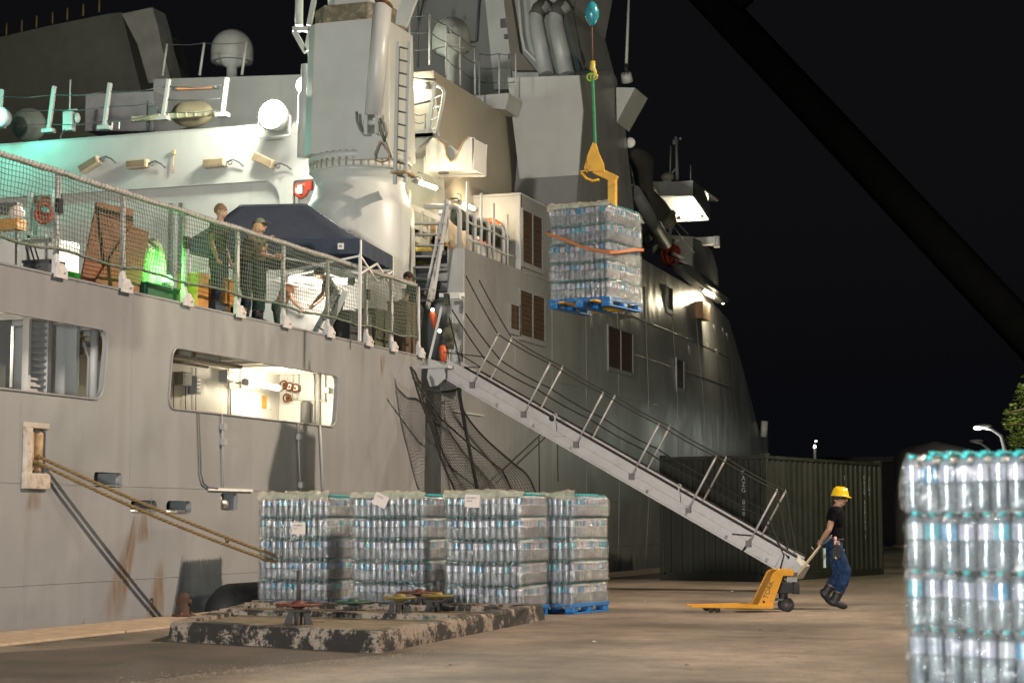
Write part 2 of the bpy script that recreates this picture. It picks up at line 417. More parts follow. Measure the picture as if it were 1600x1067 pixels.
# pipes, conduits, junction boxes, valves seen through opening B
tubes('conduit', GREY, [inner(357, 560), inner(357, 606), inner(360, 608), inner(360, 660)], [inner(385, 560), inner(376, 575), inner(376, 606)], r=.02)
tubes('rusty_conduit', RUST, [inner(290, 600), inner(290, 640)], [inner(306, 575), inner(306, 642)], [inner(271, 600), inner(271, 640)], r=.008)
m = MB()
for u, v, w, h in ((352, 588, .36, .2), (300, 602, .14, .3), (282, 592, .3, .22)):
    p = inner(u, v); m.box(px, px + .16, p.y - w / 2, p.y + w / 2, p.z - h / 2, p.z + h / 2)
    for k in range(5): m.box(px + .16, px + .18, p.y - w / 2 + .03, p.y + w / 2 - .03, p.z - h / 2 + .02 + k * h / 5, p.z - h / 2 + .035 + k * h / 5)
m.build_split('junction_box', GREY, ship, bevel=.006)
p = inner(301, 601); m = MB(); m.box(px, px + .02, p.y - .1, p.y + .1, p.z - .16, p.z + .16); m.build('notice_board', DGREY, ship)
p = inner(414, 628); MB().box(px, px + .02, p.y - .09, p.y + .09, p.z - .11, p.z + .11).build('notice', mat('orange_notice', (.55, .22, .04), .6), ship)
p = inner(424, 632); MB().box(px, px + .02, p.y - .05, p.y + .05, p.z - .09, p.z + .02).build('notice', WHITE, ship)
m = MB(); q = at(284, 556, x=-14.2)
for k in range(3):
    m.box(px + .1, HX - .3, 23.8 + k * .9, 23.86 + k * .9, 3.72, 3.98)
m.box(HX - .5, HX - .3, 23.4, 26.4, 3.68, 3.73); m.box(HX - .95, HX - .9, 23.4, 26.4, 3.7, 3.74)
m.build('cable_tray', mat('worn_cream', (.5, .44, .33), .6, var=.15, dirt=.5, grime=(.25, .1, .03)), ship)
Y1 = 31.17
def fw(u, v): return at(u, v, y=Y1)
m = MB()
for u, v in ((447, 602), (456, 605), (465, 607), (452, 622)):
    p = fw(u, v); m.torus(p + Vector((0, -.1, 0)), .075, .016, 'y', 14, 6); m.tube([p, p + Vector((0, -.12, 0))], .02, 6)
    m.obox(p, (.05, .04, .05))
m.build_split('small_valve', RUST, ship)
tubes('water_pipe', WHITE, [fw(447, 560), fw(447, 622)], [fw(457, 560), fw(456, 622)], [fw(466, 560), fw(465, 625)], [fw(452, 623), fw(510, 626)], [fw(490, 575), fw(490, 660)], [fw(507, 580), fw(507, 626)], r=.022)
tubes('water_pipe', LGREY, [fw(497, 570), fw(497, 665)], r=.05, n=10)
m = MB()
for u, v in ((456, 604), (466, 606), (513, 610)): p = fw(u, v); m.obox(p + Vector((0, -.05, 0)), (.05, .05, .05))
m.build_split('junction_box', WHITE, ship, bevel=.006)
p = fw(482, 648); MB().lathe([(.1, -.3), (.1, .22), (.06, .25)], (p.x, p.y - .12, p.z), 12).build('gas_bottle', DGREY, ship)
# fittings seen through opening A
m = MB(); a = at(46, 500, x=-14.1); b = at(76, 610, x=-14.1)
m.box(-14.15, -14.1, a.y, a.y + .06, 2.0, 4.1); m.box(-14.15, -14.1, b.y - .04, b.y + .05, 2.0, 4.1); m.box(-14.2, -14.15, a.y, b.y, 2.0, 4.1)
for k in range(22): m.box(-14.15, -14.115, a.y + .06, b.y - .04, 2.1 + k * .088, 2.13 + k * .088)
m.build('louvre_panel', LGREY, ship)
tubes('ventilation_pipe', LGREY, [at(148, 515, x=-13.75), at(146, 625, x=-13.75)], r=.06, n=12)
tubes('ventilation_pipe', GREY, [at(131, 535, x=-13.9), at(139, 560, x=-13.9), at(137, 625, x=-13.9)], r=.025, n=8)
tubes('handrail', WHITE, [at(20, 510, x=-13.7), at(17, 605, x=-13.7)], r=.02)
m = MB(); p = at(112, 570, x=-14.6); m.torus(p, .12, .035, 'x', 18, 8); m.torus(p + Vector((.03, .02, 0)), .09, .02, 'x', 18, 8)
m.build('hose_reel', DGREY, ship)
m = MB(); p = at(112, 545, x=-14.6); m.box(p.x - .1, p.x + .1, p.y - .3, p.y + .35, p.z + .05, p.z + .12); m.sphere(p + Vector((0, -.1, 0)), .1, 12, 8); m.tube([p + Vector((0, .3, .1)), p + Vector((0, .1, -.1))], .02, 6); m.tube([p, p + Vector((0, .04, -.25))], .03, 8)
m.box(p.x - .02, p.x + .05, p.y - .2, p.y + .1, p.z - .4, p.z - .35)
m.build('pump_bracket', LGREY, ship)
MB().box(-14.9, -14.85, 20.3, 21.9, 2.0, 4.1).build('screen_wall', GREY, ship)

# --- flight deck
m = MB(); m.box(-33, HX - .071, -25, 37.5, DZ - .24, DZ); m.build('flight_deck', mat('deck_coating', (.10, .105, .10), .8, var=.2, vscale=2, bump=.5, bscale=120), ship)
m = MB(); m.box(HX - .09, HX + .012, -25, 33.0, DZ, DZ + .03); m.build('deck_edge_bar', HULL, ship)

# --- forward hull: one curved shell, flush with the aft plate up to y = 35.7, turning inboard towards the bow
def FX(y, z):
    c = 0
    if y > 56: c = .0042 * (y - 56) ** 2
    tl = max(0, z - 4.8) * max(0, min(1, (y - 46) / 14)) * .10
    fl = max(0, 2.0 - z) * max(0, min(1, (y - 46) / 18)) * .25
    return HX - c - tl - fl
def topz(y):
    if y < 39.36: return 6.88
    if y < 60: return 8.62
    if y < 64: return 8.62 - (y - 60) * .09
    return max(4.7, 8.26 - (y - 64) * .62)
m = MB(); m.sm = True
ys = [35.68, 36, 37, 38, 39.355]; 
def strip(ys, zt, zb=-2.5, nz=26):
    rows = []
    for y in ys:
        t_ = zt(y); rows.append([Vector((FX(y, zb + (t_ - zb) * k / nz), y, zb + (t_ - zb) * k / nz)) for k in range(nz + 1)])
    n = len(m.v); w = nz + 1
    for r_ in rows: m.v += r_
    for i in range(len(ys) - 1):
        for k in range(nz):
            m.f.append([n + i * w + k, n + (i + 1) * w + k, n + (i + 1) * w + k + 1, n + i * w + k + 1]); m.m.append(0); m.smooth.append(True)
strip(ys, lambda y: 6.88)
strip([39.36 + i * .6 for i in range(80)], topz)
m.build('forward_hull_side', HULLF, ship)
m = MB()      # horizontal and vertical weld seams on the shell
for z, ya, yb in ((6.86, 39.5, 63), (1.752, 35.7, 62), (.6, 35.7, 60), (4.55, 41, 52), (5.8, 48, 63)):
    m.tube([(FX(y, z) + .004, y, z) for y in [ya + (yb - ya) * i / 30 for i in range(31)]], .011, 5)
for y in (38.9, 41.6, 44.4, 47.4, 50.5, 53.9, 57.4):
    m.tube([(FX(y, z) + .002, y, z) for z in [.2 + i * .45 for i in range(18) if .2 + i * .45 < topz(y) - .1]], .008, 5)
m.build('weld_seam', HULLF, ship)
# aft-facing end of the block, and decks behind the shell
m = MB(); m.box(-13.66, HX - .002, 35.62, 35.68, DZ - .3, 6.88); m.build('corner_bulkhead', LGREY, ship)
m = MB(); m.box(-16.5, HX - .03, 35.7, 41, 6.76, 6.86); m.box(-24, -13.75, 39.4, 52, 8.35, 8.5); m.box(-24, -16.5, 52, 66, 8.3, 8.45); m.build('upper_deck', DGREY, ship)
# box casing (its aft face carries the lifebuoy, its side is flush with the shell)
m = MB(); m.box(-14.6, HX - .01, 39.30, 39.358, 6.86, 8.6); m.box(-14.6, HX, 39.30, 44, 8.6, 8.66); m.build('casing', LGREY, ship, bevel=.02)

# --- transverse hangar bulkhead with its big rounded recess
TY = 37.5
rc = rrect(-34, at(437, 281, y=TY).x, 5.0, at(437, 281, y=TY).z, .45)
rc2 = rrect(at(458, 282, y=TY).x, at(492, 282, y=TY).x, at(470, 330, y=TY).z, at(458, 282, y=TY).z, .08)
m = MB(); m.prism([[(-38, DZ), (-16.9, DZ), (-16.9, 10.2), (-38, 10.2)], rc[::-1], rc2[::-1]], lambda a, b: Vector((a, TY, b)), (0, 1, 0), .12)
m.box(-38, -16.95, TY + .13, TY + .2, DZ, 10.0)
m.build('hangar_bulkhead', LGREY, ship)
m = MB(); m.box(-38, -14.8, TY + .02, 44, 10.201, 10.26); m.build('hangar_roof', GREY, ship)
m = MB()      # dark guide channels by the hangar door
for u in (267, 283): p = at(u, 300, y=TY); m.box(p.x - .045, p.x + .045, TY - .03, TY - .001, 5, 8.55)
m.build_split('door_guide', DGREY, ship)
# hose and first aid gear hung in the small recess and on the left
# --- tall side wall, leaning a little inboard
def WX(z): return -14.45 - .1 * (z - 8.5)
m = MB()
TY_ = TY - .02
m.hexa([Vector((WX(4.4), TY_, 4.4)), Vector((WX(4.4), 46, 4.4)), Vector((WX(11.15), 46, 11.15)), Vector((WX(11.15), TY_, 11.15))],
       [Vector((WX(4.4) - 3, TY_, 4.4)), Vector((WX(4.4) - 3, 46, 4.4)), Vector((-17, 46, 11.15)), Vector((-17, TY_, 11.15))])
m.build('side_wall', mat('cream_grey_paint', (.36, .32, .25), .4, var=.07, vscale=1, bump=.05, bscale=30, streak=.35, streakcol=(.24, .19, .12), wave=.3), ship)

# --- tower with the bright slanted aft panel
TYP = 42.3
A = [at(793, 122, y=TYP), at(905, 118, y=TYP), at(911, 172, y=TYP), at(900, 318, y=TYP), at(815, 303, y=TYP)]
A[3] = at(899, 300, y=TYP)
m = MB(); m.prism([[(p.x, p.z) for p in (A[4], at(880, 304, y=TYP), at(889, 312, y=TYP), at(893, 325, y=TYP), at(900, 325, y=TYP), A[2], A[1], A[0])]], lambda a, b: Vector((a, TYP, b)), (0, 1, 0), .08)
m.build('tower_aft_panel', LGREY, ship)
ex_ = A[1].x; zt = A[1].z
def TS(u, v): return at(u, v, x=ex_ - .03)
m = MB()
pts = [(905, 119), (955, 108), (963, 122), (976, 190), (990, 325), (1000, 420), (900, 420), (900, 325), (911, 172)]
m.prism([[(TS(u, v).y, TS(u, v).z) for u, v in pts]], lambda a, b: Vector((ex_ - .03, a, b)), (-1, 0, 0), 1.6)
m.build('tower_side', HULLF, ship)
m = MB(); a = TS(961, 137); b = TS(992, 137); c = TS(962, 192)
m.add([(ex_, a.y, a.z), (ex_ + .45, a.y + .2, a.z), (ex_ + .45, a.y + 1.5, a.z), (ex_, a.y + 1.5, a.z), (ex_, c.y, c.z), (ex_, c.y + 1.2, c.z)],
      [(0, 1, 2, 3), (0, 4, 1), (1, 4, 5, 2), (0, 3, 5, 4), (2, 5, 3)])
m.build('antenna_bracket', LGREY, ship)
# yellowish pipe elbow under the panel
m = MB(); m.tube([(-14.4, 43.2, 8.95), (-13.5, 43.2, 8.95), (-13.25, 43.6, 8.85), (-13.2, 44.4, 8.7)], .22, 14); m.build('exhaust_elbow', mat('ochre_paint', (.3, .2, .06), .5, dirt=.3), ship)

# --- louvred ventilation openings in the hull side, standing proud with frame and slats
LOUV = mat('brown_louvre', (.045, .024, .010), .6, var=.3, vscale=8, streak=.3)
WIN = [((816, 327), (846, 421), 2), ((797, 474), (811, 517), 1), ((812, 452), (850, 534), 2), ((950, 508), (988, 583), 2), ((1058, 560), (1069, 608), 1), ((1048, 446), (1058, 486), 1), ((968, 478), (985, 489), 1)]
for (u0, v0), (u1, v1), nb in WIN:
    a = at(u0, v0, x=HX); b = at(u1, v1, x=HX)
    y0, y1 = a.y, b.y; z1 = a.z - .02; z0 = b.z
    if z1 < z0: z0, z1 = z1, z0
    X = max(FX(y0, (z0 + z1) / 2), FX(y1, z0)) + .012
    m = MB(); f = .07
    for (ya, yb, za, zb) in ((y0 - f, y1 + f, z1, z1 + .05), (y0 - f, y1 + f, z0 - .12, z0), (y0 - f, y0, z0, z1), (y1, y1 + f, z0, z1)): m.box(X - .03, X + .02, ya, yb, za, zb)
    for k in range(1, nb): yy = y0 + (y1 - y0) * k / nb; m.box(X - .03, X + .02, yy - .02, yy + .02, z0, z1)
    fr = m.build('louvre_frame', HULLF, ship)
    MB().box(X - .009, X - .004, y0, y1, z0, z1).build('louvre_back', LOUV, fr)
    m = MB(); ns = max(4, int((z1 - z0) / .11))
    for k in range(ns):
        zz = z0 + (z1 - z0) * (k + .5) / ns
        m.hexa([Vector((X - .006, y0, zz - .02)), Vector((X - .006, y1, zz - .02)), Vector((X - .006, y1, zz - .012)), Vector((X - .006, y0, zz - .012))],
               [Vector((X + .008, y0, zz - .035)), Vector((X + .008, y1, zz - .035)), Vector((X + .008, y1, zz - .027)), Vector((X + .008, y0, zz - .027))])
    m.build('louvre_slats', LOUV, fr)
# small shutters, marks, scuppers on the forward shell
m = MB()
for u, v0, v1 in ((1014, 448, 464), (1133, 507, 525), (1150, 512, 528), (1158, 520, 534), (1133, 545, 568), (1083, 540, 572), (1117, 535, 565)):
    a = at(u, v0, x=HX); y = a.y; zz = a.z; X = FX(y, zz)
    m.box(X - .01, X + .02, y - .12, y + .12, zz - (v1 - v0) * .019, zz)
m.build_split('porthole_cover', LGREY, ship)
a = at(708, 641, x=HX); m = MB(); m.box(HX, HX + .03, a.y, a.y + 1.75, a.z - .03, a.z); m.build('step_rail', LGREY, ship)
a = at(1112, 590, x=HX); X = FX(a.y, a.z)
# bow roller / lit fairlead at the far edge
a = at(1203, 668, x=FX(66, 4.8)); m = MB(); a.x -= .25; m.tube([a + Vector((0, 0, -.35)), a + Vector((.05, 0, .25))], .13, 10); m.build('bow_fairlead', LGREY, ship)

# --- platform under the bridge wing with its lit bulwark
PY = 56.0
m = MB()
a = at(1020, 366, y=PY); b = at(1085, 370, y=PY); c = at(1085, 417, y=PY); d = at(1047, 408, y=PY)
m.prism([[(p.x, p.z) for p in (a, b, c, at(1020, 395, y=PY))]], lambda p, q: Vector((p, PY, q)), (0, 1, 0), .05)
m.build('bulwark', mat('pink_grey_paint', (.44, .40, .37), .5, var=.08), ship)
xo = b.x
m = MB()
pts = [(1085, 372), (1098, 378), (1112, 392), (1121, 420), (1123, 448), (1085, 419)]
m.prism([[(at(u, v, x=xo).y, at(u, v, x=xo).z) for u, v in pts]], lambda p, q: Vector((xo + .002, p, q)), (-1, 0, 0), .05)
m.prism([[(at(u, v, x=xo + .03).y, at(u, v, x=xo + .03).z) for u, v in ((1064, 413), (1080, 416), (1140, 470), (1134, 474), (1095, 445), (1070, 425))]], lambda p, q: Vector((xo + .03, p, q)), (-1, 0, 0), .3)
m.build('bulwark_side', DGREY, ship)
# bridge wing: an open-bottomed box with a lit ceiling
WY = 56.3
a = at(1018, 284, y=WY); b = at(1085, 284, y=WY); c = at(1085, 307, y=WY); d = at(1030, 306, y=WY)
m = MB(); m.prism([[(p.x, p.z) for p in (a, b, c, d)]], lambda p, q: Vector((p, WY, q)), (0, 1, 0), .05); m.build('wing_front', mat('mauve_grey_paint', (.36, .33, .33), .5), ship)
e1 = at(1110, 343, x=b.x); e0 = at(1085, 307, x=b.x)
m = MB(); yb = e1.y
m.prism([[(WY, b.z), (WY, c.z), (yb, at(1110, 343, x=b.x).z), (yb, at(1108, 320, x=b.x).z), (WY + 1.2, b.z)]], lambda p, q: Vector((b.x + .001, p, q)), (-1, 0, 0), .05)
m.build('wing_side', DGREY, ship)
m = MB(); m.box(a.x - 1, b.x - .06, WY + .06, yb + 1.5, a.z - .1, a.z - .04); m.box(a.x - 1, b.x - .06, yb, yb + .05, e1.z - .02, a.z - .1)
for k in range(5): m.box(a.x - 1, b.x - .06, WY + .3 + k * .5, WY + .34 + k * .5, a.z - .22, a.z - .1)
m.build('wing_ceiling', WHITE, ship)
# far superstructure: mast tower, funnel, dark blocks
m = MB(); MY = 47.5
def big(name, mt, y, pts, depth):
    m = MB(); m.prism([[(at(u, v, y=y).x, at(u, v, y=y).z) for u, v in pts]], lambda a, b: Vector((a, y, b)), (0, 1, 0), depth); return m.build(name, mt, ship)
SUPG = mat('superstructure_paint', (.17, .175, .17), .5, var=.06, vscale=.7, streak=.2, streakcol=(.1, .09, .07))
big('mast_tower', SUPG, 48.5, [(630, 190), (800, 190), (792, 130), (752, -60), (630, -60)], 3)
big('mast_tower', LGREY, 47.6, [(772, 140), (800, 140), (790, -60), (752, -60)], 1)
big('funnel', GREY, 46.0, [(802, 130), (909, 130), (907, 110), (880, 5), (892, -60), (780, -60)], 4)
big('funnel_dark_plate', mat('brown_grey_paint', (.12, .10, .08), .6), 45.7, [(800, 110), (836, 110), (818, 88), (812, 82), (790, -60), (780, -60)], .25)  # darker brown grey plate over the left part of the funnel
m = MB()
for us in ([(808, -30), (815, 55), (820, 78), (846, 104), (850, 118)],): m.tube([at(u, v, y=45.6) for u, v in us], .05, 8)
m.build('steam_pipe', LGREY, ship)
for u0, u1, uu in ((848, 838, 858), (878, 868, 890)):
    m = MB(); m.tube([at(u0 + 8, 8, y=45.3), at(u1, 22, y=45.2), at(u1 + 1, 40, y=45.1), at(uu - 4, 118, y=44.8)], [.19, .2, .2, .21], 16)
    pp = m.build('exhaust_pipe', GREY, ship)
    MB().tube([at(u0 + 9, 4, y=45.35), at(u1 + 5, 15, y=45.24), at(u1 + .5, 26, y=45.17)], .215, 16).build('pipe_cowl', mat('sooty_paint', (.05, .047, .04), .7), pp)
m = MB()
for u, v, w in ((787, 36, .1), (790, 57, .05), (797, 88, .06)): p = at(u, v, y=47.5); m.box(p.x - w, p.x + w, 47.5, 47.6, p.z - w * 1.2, p.z + w * 1.2)
m.build_split('mast_vent', DGREY, ship)
m = MB()
m.tube([at(750, -20, y=48.4), at(744, 65, y=48.4), at(735, 66, y=48.4)], .035, 6); m.tube([at(653, -30, y=44), at(653, 105, y=44)], .03, 6); m.tube([at(672, -20, y=44), at(655, 40, y=44)], .025, 6)
m.tube([at(648, -30, y=47), at(632, 40, y=47)], .03, 6)
m.build_split('stay_cable', DGREY, ship)
# dark block and slanted arm at the upper left
BACK = mat('hazed_superstructure_paint', (.13, .13, .10), .7, var=.1)  # colour lightened to stand in for pale haze
big('after_superstructure', BACK, 52, [(-260, 240), (240, 240), (235, 200), (190, 20), (170, 22), (80, 40), (-260, 118)], 4)
big('slanted_strut', mat('strut_paint', (.26, .25, .22), .55), 49.5, [(190, 22), (238, 12), (246, 40), (252, 70), (268, 130), (232, 130), (215, 70)], .8)
m = MB()
big('deckhouse', mat('mauve_deckhouse_paint', (.28, .27, .28), .55), 41.2, [(133, 205), (134, 148), (240, 143), (240, 205)], 2)
big('deckhouse', GREY, 42.6, [(238, 200), (240, 124), (500, 116), (500, 200)], 2)
# ============================================================ RAILS, LAMPS, CRANE, GEAR ON BOARD
def rod(m, p, q, r=.02, n=6): m.tube([p, q], r, n)
# --- safety railing with netting round the flight deck
RX = HX - .02
rail = thing('netted_railing', 'long netted safety railing with padded top rope along the flight deck edge', 'railing', (RX, 26, DZ))
RAILP = mat('railing_paint', (.50, .48, .46), .5, var=.12, vscale=8, dirt=.3, grime=(.2, .12, .07))
NETC = mat('net_cord', (.12, .145, .105), .9, var=.35, vscale=20)
bases = [85, 190, 287, 370, 443, 512, 573, 612, 655]
pys = [hx(u) for u in bases]
pys = [pys[0] - 4.6, pys[0] - 2.3] + pys
HT = 1.36
for i, y in enumerate(pys):
    m = MB(); lean = random.uniform(-.03, .03)
    m.box(RX - .035, RX + .035, y - .05, y + .05, DZ + .02, DZ + .22)
    m.hexa([Vector((RX - .028, y - .04, DZ + .2)), Vector((RX + .028, y - .04, DZ + .2)), Vector((RX + .028, y + .04, DZ + .2)), Vector((RX - .028, y + .04, DZ + .2))],
           [Vector((RX - .025, y - .035 + lean, DZ + HT)), Vector((RX + .025, y - .035 + lean, DZ + HT)), Vector((RX + .025, y + .035 + lean, DZ + HT)), Vector((RX - .025, y + .035 + lean, DZ + HT))])
    po = m.build('post', RAILP, rail, bevel=.008)
    m = MB(); m.prism([[(y - .12, DZ - .02), (y + .16, DZ - .02), (y + .16, DZ + .08), (y + .06, DZ + .17), (y - .09, DZ + .17), (y - .12, DZ + .1)]], lambda a, b: Vector((RX + .05, a, b)), (1, 0, 0), .03)
    m.tube([(RX + .04, y + .1, DZ + .07), (RX + .11, y + .1, DZ + .07)], .02, 8)
    m.build('post_bracket', RAILP, po)
    if i in (2, 4, 8): m = MB(); m.obox((RX + .03, y, DZ + .92), (.03, .05, .09)); m.build('clamp', BLACK, po)
# the top rail is a padded pipe lashed with cord
yA, yB = pys[0] - 1, 33.05
def topy(y): # catenary between posts
    for a, b in zip(pys, pys[1:]):
        if a <= y <= b: t = (y - a) / (b - a); return DZ + HT + .02 - .10 * 4 * t * (1 - t) * .10
    return DZ + HT
m = MB(); m.tube([(RX, yA + i * .12, topy(yA + i * .12)) for i in range(int((yB - yA) / .12) + 1)], .034, 8); m.build('top_rail', mat('padded_rail', (.33, .31, .28), .7, var=.3, vscale=10, bump=.4, bscale=60), rail)
m = MB()
pts = []
k = int((yB - yA) / .013)
for i in range(k):
    y = yA + i * .013; t = i * 2 * math.pi / 7; pts.append((RX + .041 * math.cos(t), y, topy(y) + .041 * math.sin(t)))
m.tube(pts, .008, 4); m.build('lashing_cord', mat('lashing', (.42, .41, .37), .8), rail)
# net: verticals and horizontals, each a thin cord
m = MB()
def ny(y, z):      # small irregular drift of the knots
    return (noise.noise(Vector((y * 2.1, z * 3, 0))) * .03, noise.noise(Vector((y * 1.3, z * 2, 9))) * .045)
def npnt(y, f):
    zt = topy(y) - .04; zb = DZ + .33 + .018 * math.sin(y * 3.1); z = zb + (zt - zb) * f; d = ny(y, z)
    sw = .035 * math.sin(f * math.pi) * math.sin(y * .9)
    return Vector((RX + .045 + d[0] + sw, y + d[1] * (1 if 0 < f < 1 else .3), z + d[0] * .5))
nv = 15; st = .072
yy = yA
while yy < yB:
    m.tube([npnt(yy, k / nv) for k in range(nv + 1)], .0052, 3, cap=False); yy += st
for k in range(nv + 1):
    f = k / nv; r_ = .0052 if 0 < k < nv else .012
    m.tube([npnt(yA + i * st, f) for i in range(int((yB - yA) / st) + 1)], r_, 3, cap=False)
net = m.build('netting', NETC, rail, kind='stuff')
m = MB(); m.tube([npnt(yA + i * st, 0) + Vector((.01, 0, .004 * math.sin(i * 1.9))) for i in range(int((yB - yA) / st) + 1)], .022, 5); m.build('bottom_rope', NETC, rail)

# --- lamps: real fittings with a tube or lens, and the light they throw
def tube_light(name, label, p, q, power, col=(1, .80, .50), off=(0, 0, 0), strength=60, r=.045, group=None, light=True):
    p, q = Vector(p), Vector(q); off = Vector(off)
    t = thing(name, label, 'lamp', (p + q) / 2, group)
    m = MB(); m.tube([p, q], r, 10); m.build('tube', glow('warm_tube_glow_%d' % strength, col, strength), t)
    d = (q - p).normalized()
    m = MB(); m.tube([p - d * .1, p + d * .02], r * 1.25, 10); m.tube([q - d * .02, q + d * .1], r * 1.25, 10); m.beam(p - d * .08 - off * .35, q + d * .08 - off * .35, .1, .03)
    m.build('housing', GREY, t)
    if light:
        o = lamp(name + '_light', 'POINT', (p + q) / 2 + off, power, col, .12); 
    return t
# bulkhead tubes on the high side wall
def wall(u, v, d=.16):
    p = at(u, v, x=-14.5)
    for _ in range(4): p = at(u, v, x=WX(p.z) + d)
    return p
tube_light('fluorescent_lamp', 'glowing tube lamp on the cream wall just right of the crane column', wall(652, 284), wall(681, 294), 40, off=(.22, 0, -.05), strength=30, group='tube lamps on the high side wall')
tube_light('fluorescent_lamp', 'glowing tube lamp on the cream wall above the lifebuoy', wall(720, 317), wall(740, 326), 40, off=(.22, 0, -.05), strength=30, group='tube lamps on the high side wall')
m = MB()
for u, v in ((653, 277), (715, 310)): p = wall(u, v); m.tube([p - Vector((.16, 0, 0)), p, p + Vector((0, .15, -.1))], .02, 6); m.tube([p + Vector((0, 0, .1)), p + Vector((0, .2, .12)), p + Vector((0, .25, -.1))], .015, 6)
m.build_split('lamp_cable', DGREY, ship, gap=.15)
# lamp on the narrow aft-facing wall right of the crane
p = at(655, 135, y=TY - .2); tube_light('bulkhead_lamp', 'bright lamp on the narrow wall beside the crane ladder', p + Vector((-.3, 0, 0)), p + Vector((.15, 0, 0)), 14, (1, .9, .72), (0, -.25, 0), 40, r=.07)
# passage lamp behind opening B
tube_light('passage_lamp', 'long bright tube lamp inside the side passage', at(386, 597, x=px + .35), at(434, 606, x=px + .35), 95, (1, .86, .62), (.35, .1, .05), 30, r=.05)
lamp('passage_fill_a', 'POINT', (-13.75, 19.9, 3.65), 26, (1, .86, .66), .15)  # added bare fill light, brightens the passage behind opening A
tube_light('passage_lamp', 'tube lamp at the aft end of the side passage, cut by the left edge', (px + .3, 17.6, 3.8), (px + .3, 18.6, 3.8), 60, (1, .86, .66), (.3, 0, 0), 20, light=False)
# the big deck floodlight on the hangar roof edge
FLP = at(424, 180, y=36.9)
fl = thing('deck_floodlight', 'blazing floodlight on the hangar roof edge, white with a green fringe', 'floodlight', FLP)
m = MB(); m.lathe([(.3, 0), (.36, .06), (.3, .34), (.12, .44), (0, .44)], (FLP.x, FLP.y, FLP.z), 20, axis='y'); m.build('housing', GREY, fl)
m = MB(); m.lathe([(0, -.04), (.2, -.03), (.3, .0), (.3, .02)], (FLP.x, FLP.y, FLP.z), 20, axis='y'); m.build('lens', glow('flood_lens', (1, .97, .84), 2600), fl)
m = MB(); m.tube([FLP + Vector((-.38, .15, 0)), FLP + Vector((-.38, .2, -.45)), FLP + Vector((.38, .2, -.45)), FLP + Vector((.38, .15, 0))], .03, 8); m.build('yoke', GREY, fl)
lamp('flood_glare', 'POINT', FLP + Vector((0, -.35, .5)), 950, (.97, 1, .80), .3)
lamp('flood_a', 'SPOT', FLP + Vector((0, -.3, 0)), 1500, (.86, 1, .80), .25, FLP + Vector((2.2, -8, -5)), 165, .6)
F2 = at(474, 132, y=36.6)
fl2 = thing('deck_floodlight', 'smaller white floodlight beside the crane column', 'floodlight', F2)
MB().lathe([(.16, 0), (.2, .05), (.16, .25), (0, .3)], F2, 16, axis='y').build('housing', LGREY, fl2)
MB().lathe([(0, -.03), (.15, -.01), (.16, .01)], F2, 16, axis='y').build('lens', glow('flood_lens_small', (1, .97, .88), 120), fl2)
lamp('flood_b', 'POINT', F2 + Vector((0, -.3, .0)), 220, (1, .96, .85), .15)
# teal lamp at the left edge
F3 = at(-4, 182, y=36.8)
fl3 = thing('green_floodlight', 'teal green floodlight at the left edge of the hangar roof', 'floodlight', F3)
MB().lathe([(.2, 0), (.26, .05), (.2, .3), (0, .35)], F3, 16, axis='y').build('housing', GREY, fl3)
MB().lathe([(0, -.04), (.18, -.01), (.2, .01)], F3, 16, axis='y').build('lens', glow('teal_lens', (.12, 1, .75), 260), fl3)
lamp('teal_light', 'POINT', F3 + Vector((0, -.3, 0)), 260, (.10, 1, .72), .2)
# strong green deck light low behind the plywood boards
G4 = Vector((HX - .22, hx(280), DZ + .2))
gl = thing('green_deck_light', 'small glowing green deck light beside the wrapped load', 'lamp', G4)
MB().lathe([(.07, 0), (.09, .03), (.09, .12)], G4, 12).build('base', GREY, gl)
MB().sphere(G4 + Vector((0, 0, .16)), .075, 12, 8).build('lens', glow('green_lens', (.08, 1, .12), 25), gl)
lamp('green_light', 'POINT', G4 + Vector((.05, 0, .3)), 36, (.10, 1, .12), .08)
# canopy lights
CL = Vector((-15.2, 31.9, 5.75))
# bridge wing lamp, shelf lamp
p = at(1065, 338, x=-13.75); tube_light('wing_lamp', 'bright tube lamp under the bridge wing', at(1062, 340, x=-14.0), at(1103, 333, x=-13.5), 120, (1, .93, .72), (0, .1, .12), 25, r=.04)
a = at(1098, 452, x=FX(57.8, 9) + .35); b = at(1130, 473, x=FX(59.8, 8.7) + .35)
sh = MB(); sh.hexa([a + Vector((-.5, 0, .12)), a + Vector((.15, 0, .12)), b + Vector((.15, 0, .12)), b + Vector((-.5, 0, .12))], [a + Vector((-.5, 0, .17)), a + Vector((.15, 0, .17)), b + Vector((.15, 0, .17)), b + Vector((-.5, 0, .17))]); sh.build('lamp_shelf', GREY, ship)
tube_light('hull_side_lamp', 'twin tube lamp under the ledge high on the forward hull', a, b, 420, (1, .86, .56), (.12, -.5, -.1), 25, r=.05)
q = at(1104, 480, x=FX(57.5, 8.4) + .3); m = MB(); m.box(FX(57.5, 8) - .05, q.x, q.y - .5, q.y + .5, q.z - .4, q.z + .15); m.build('lamp_box', mat('rusty_box', (.22, .12, .05), .7, var=.3, dirt=.5), ship)
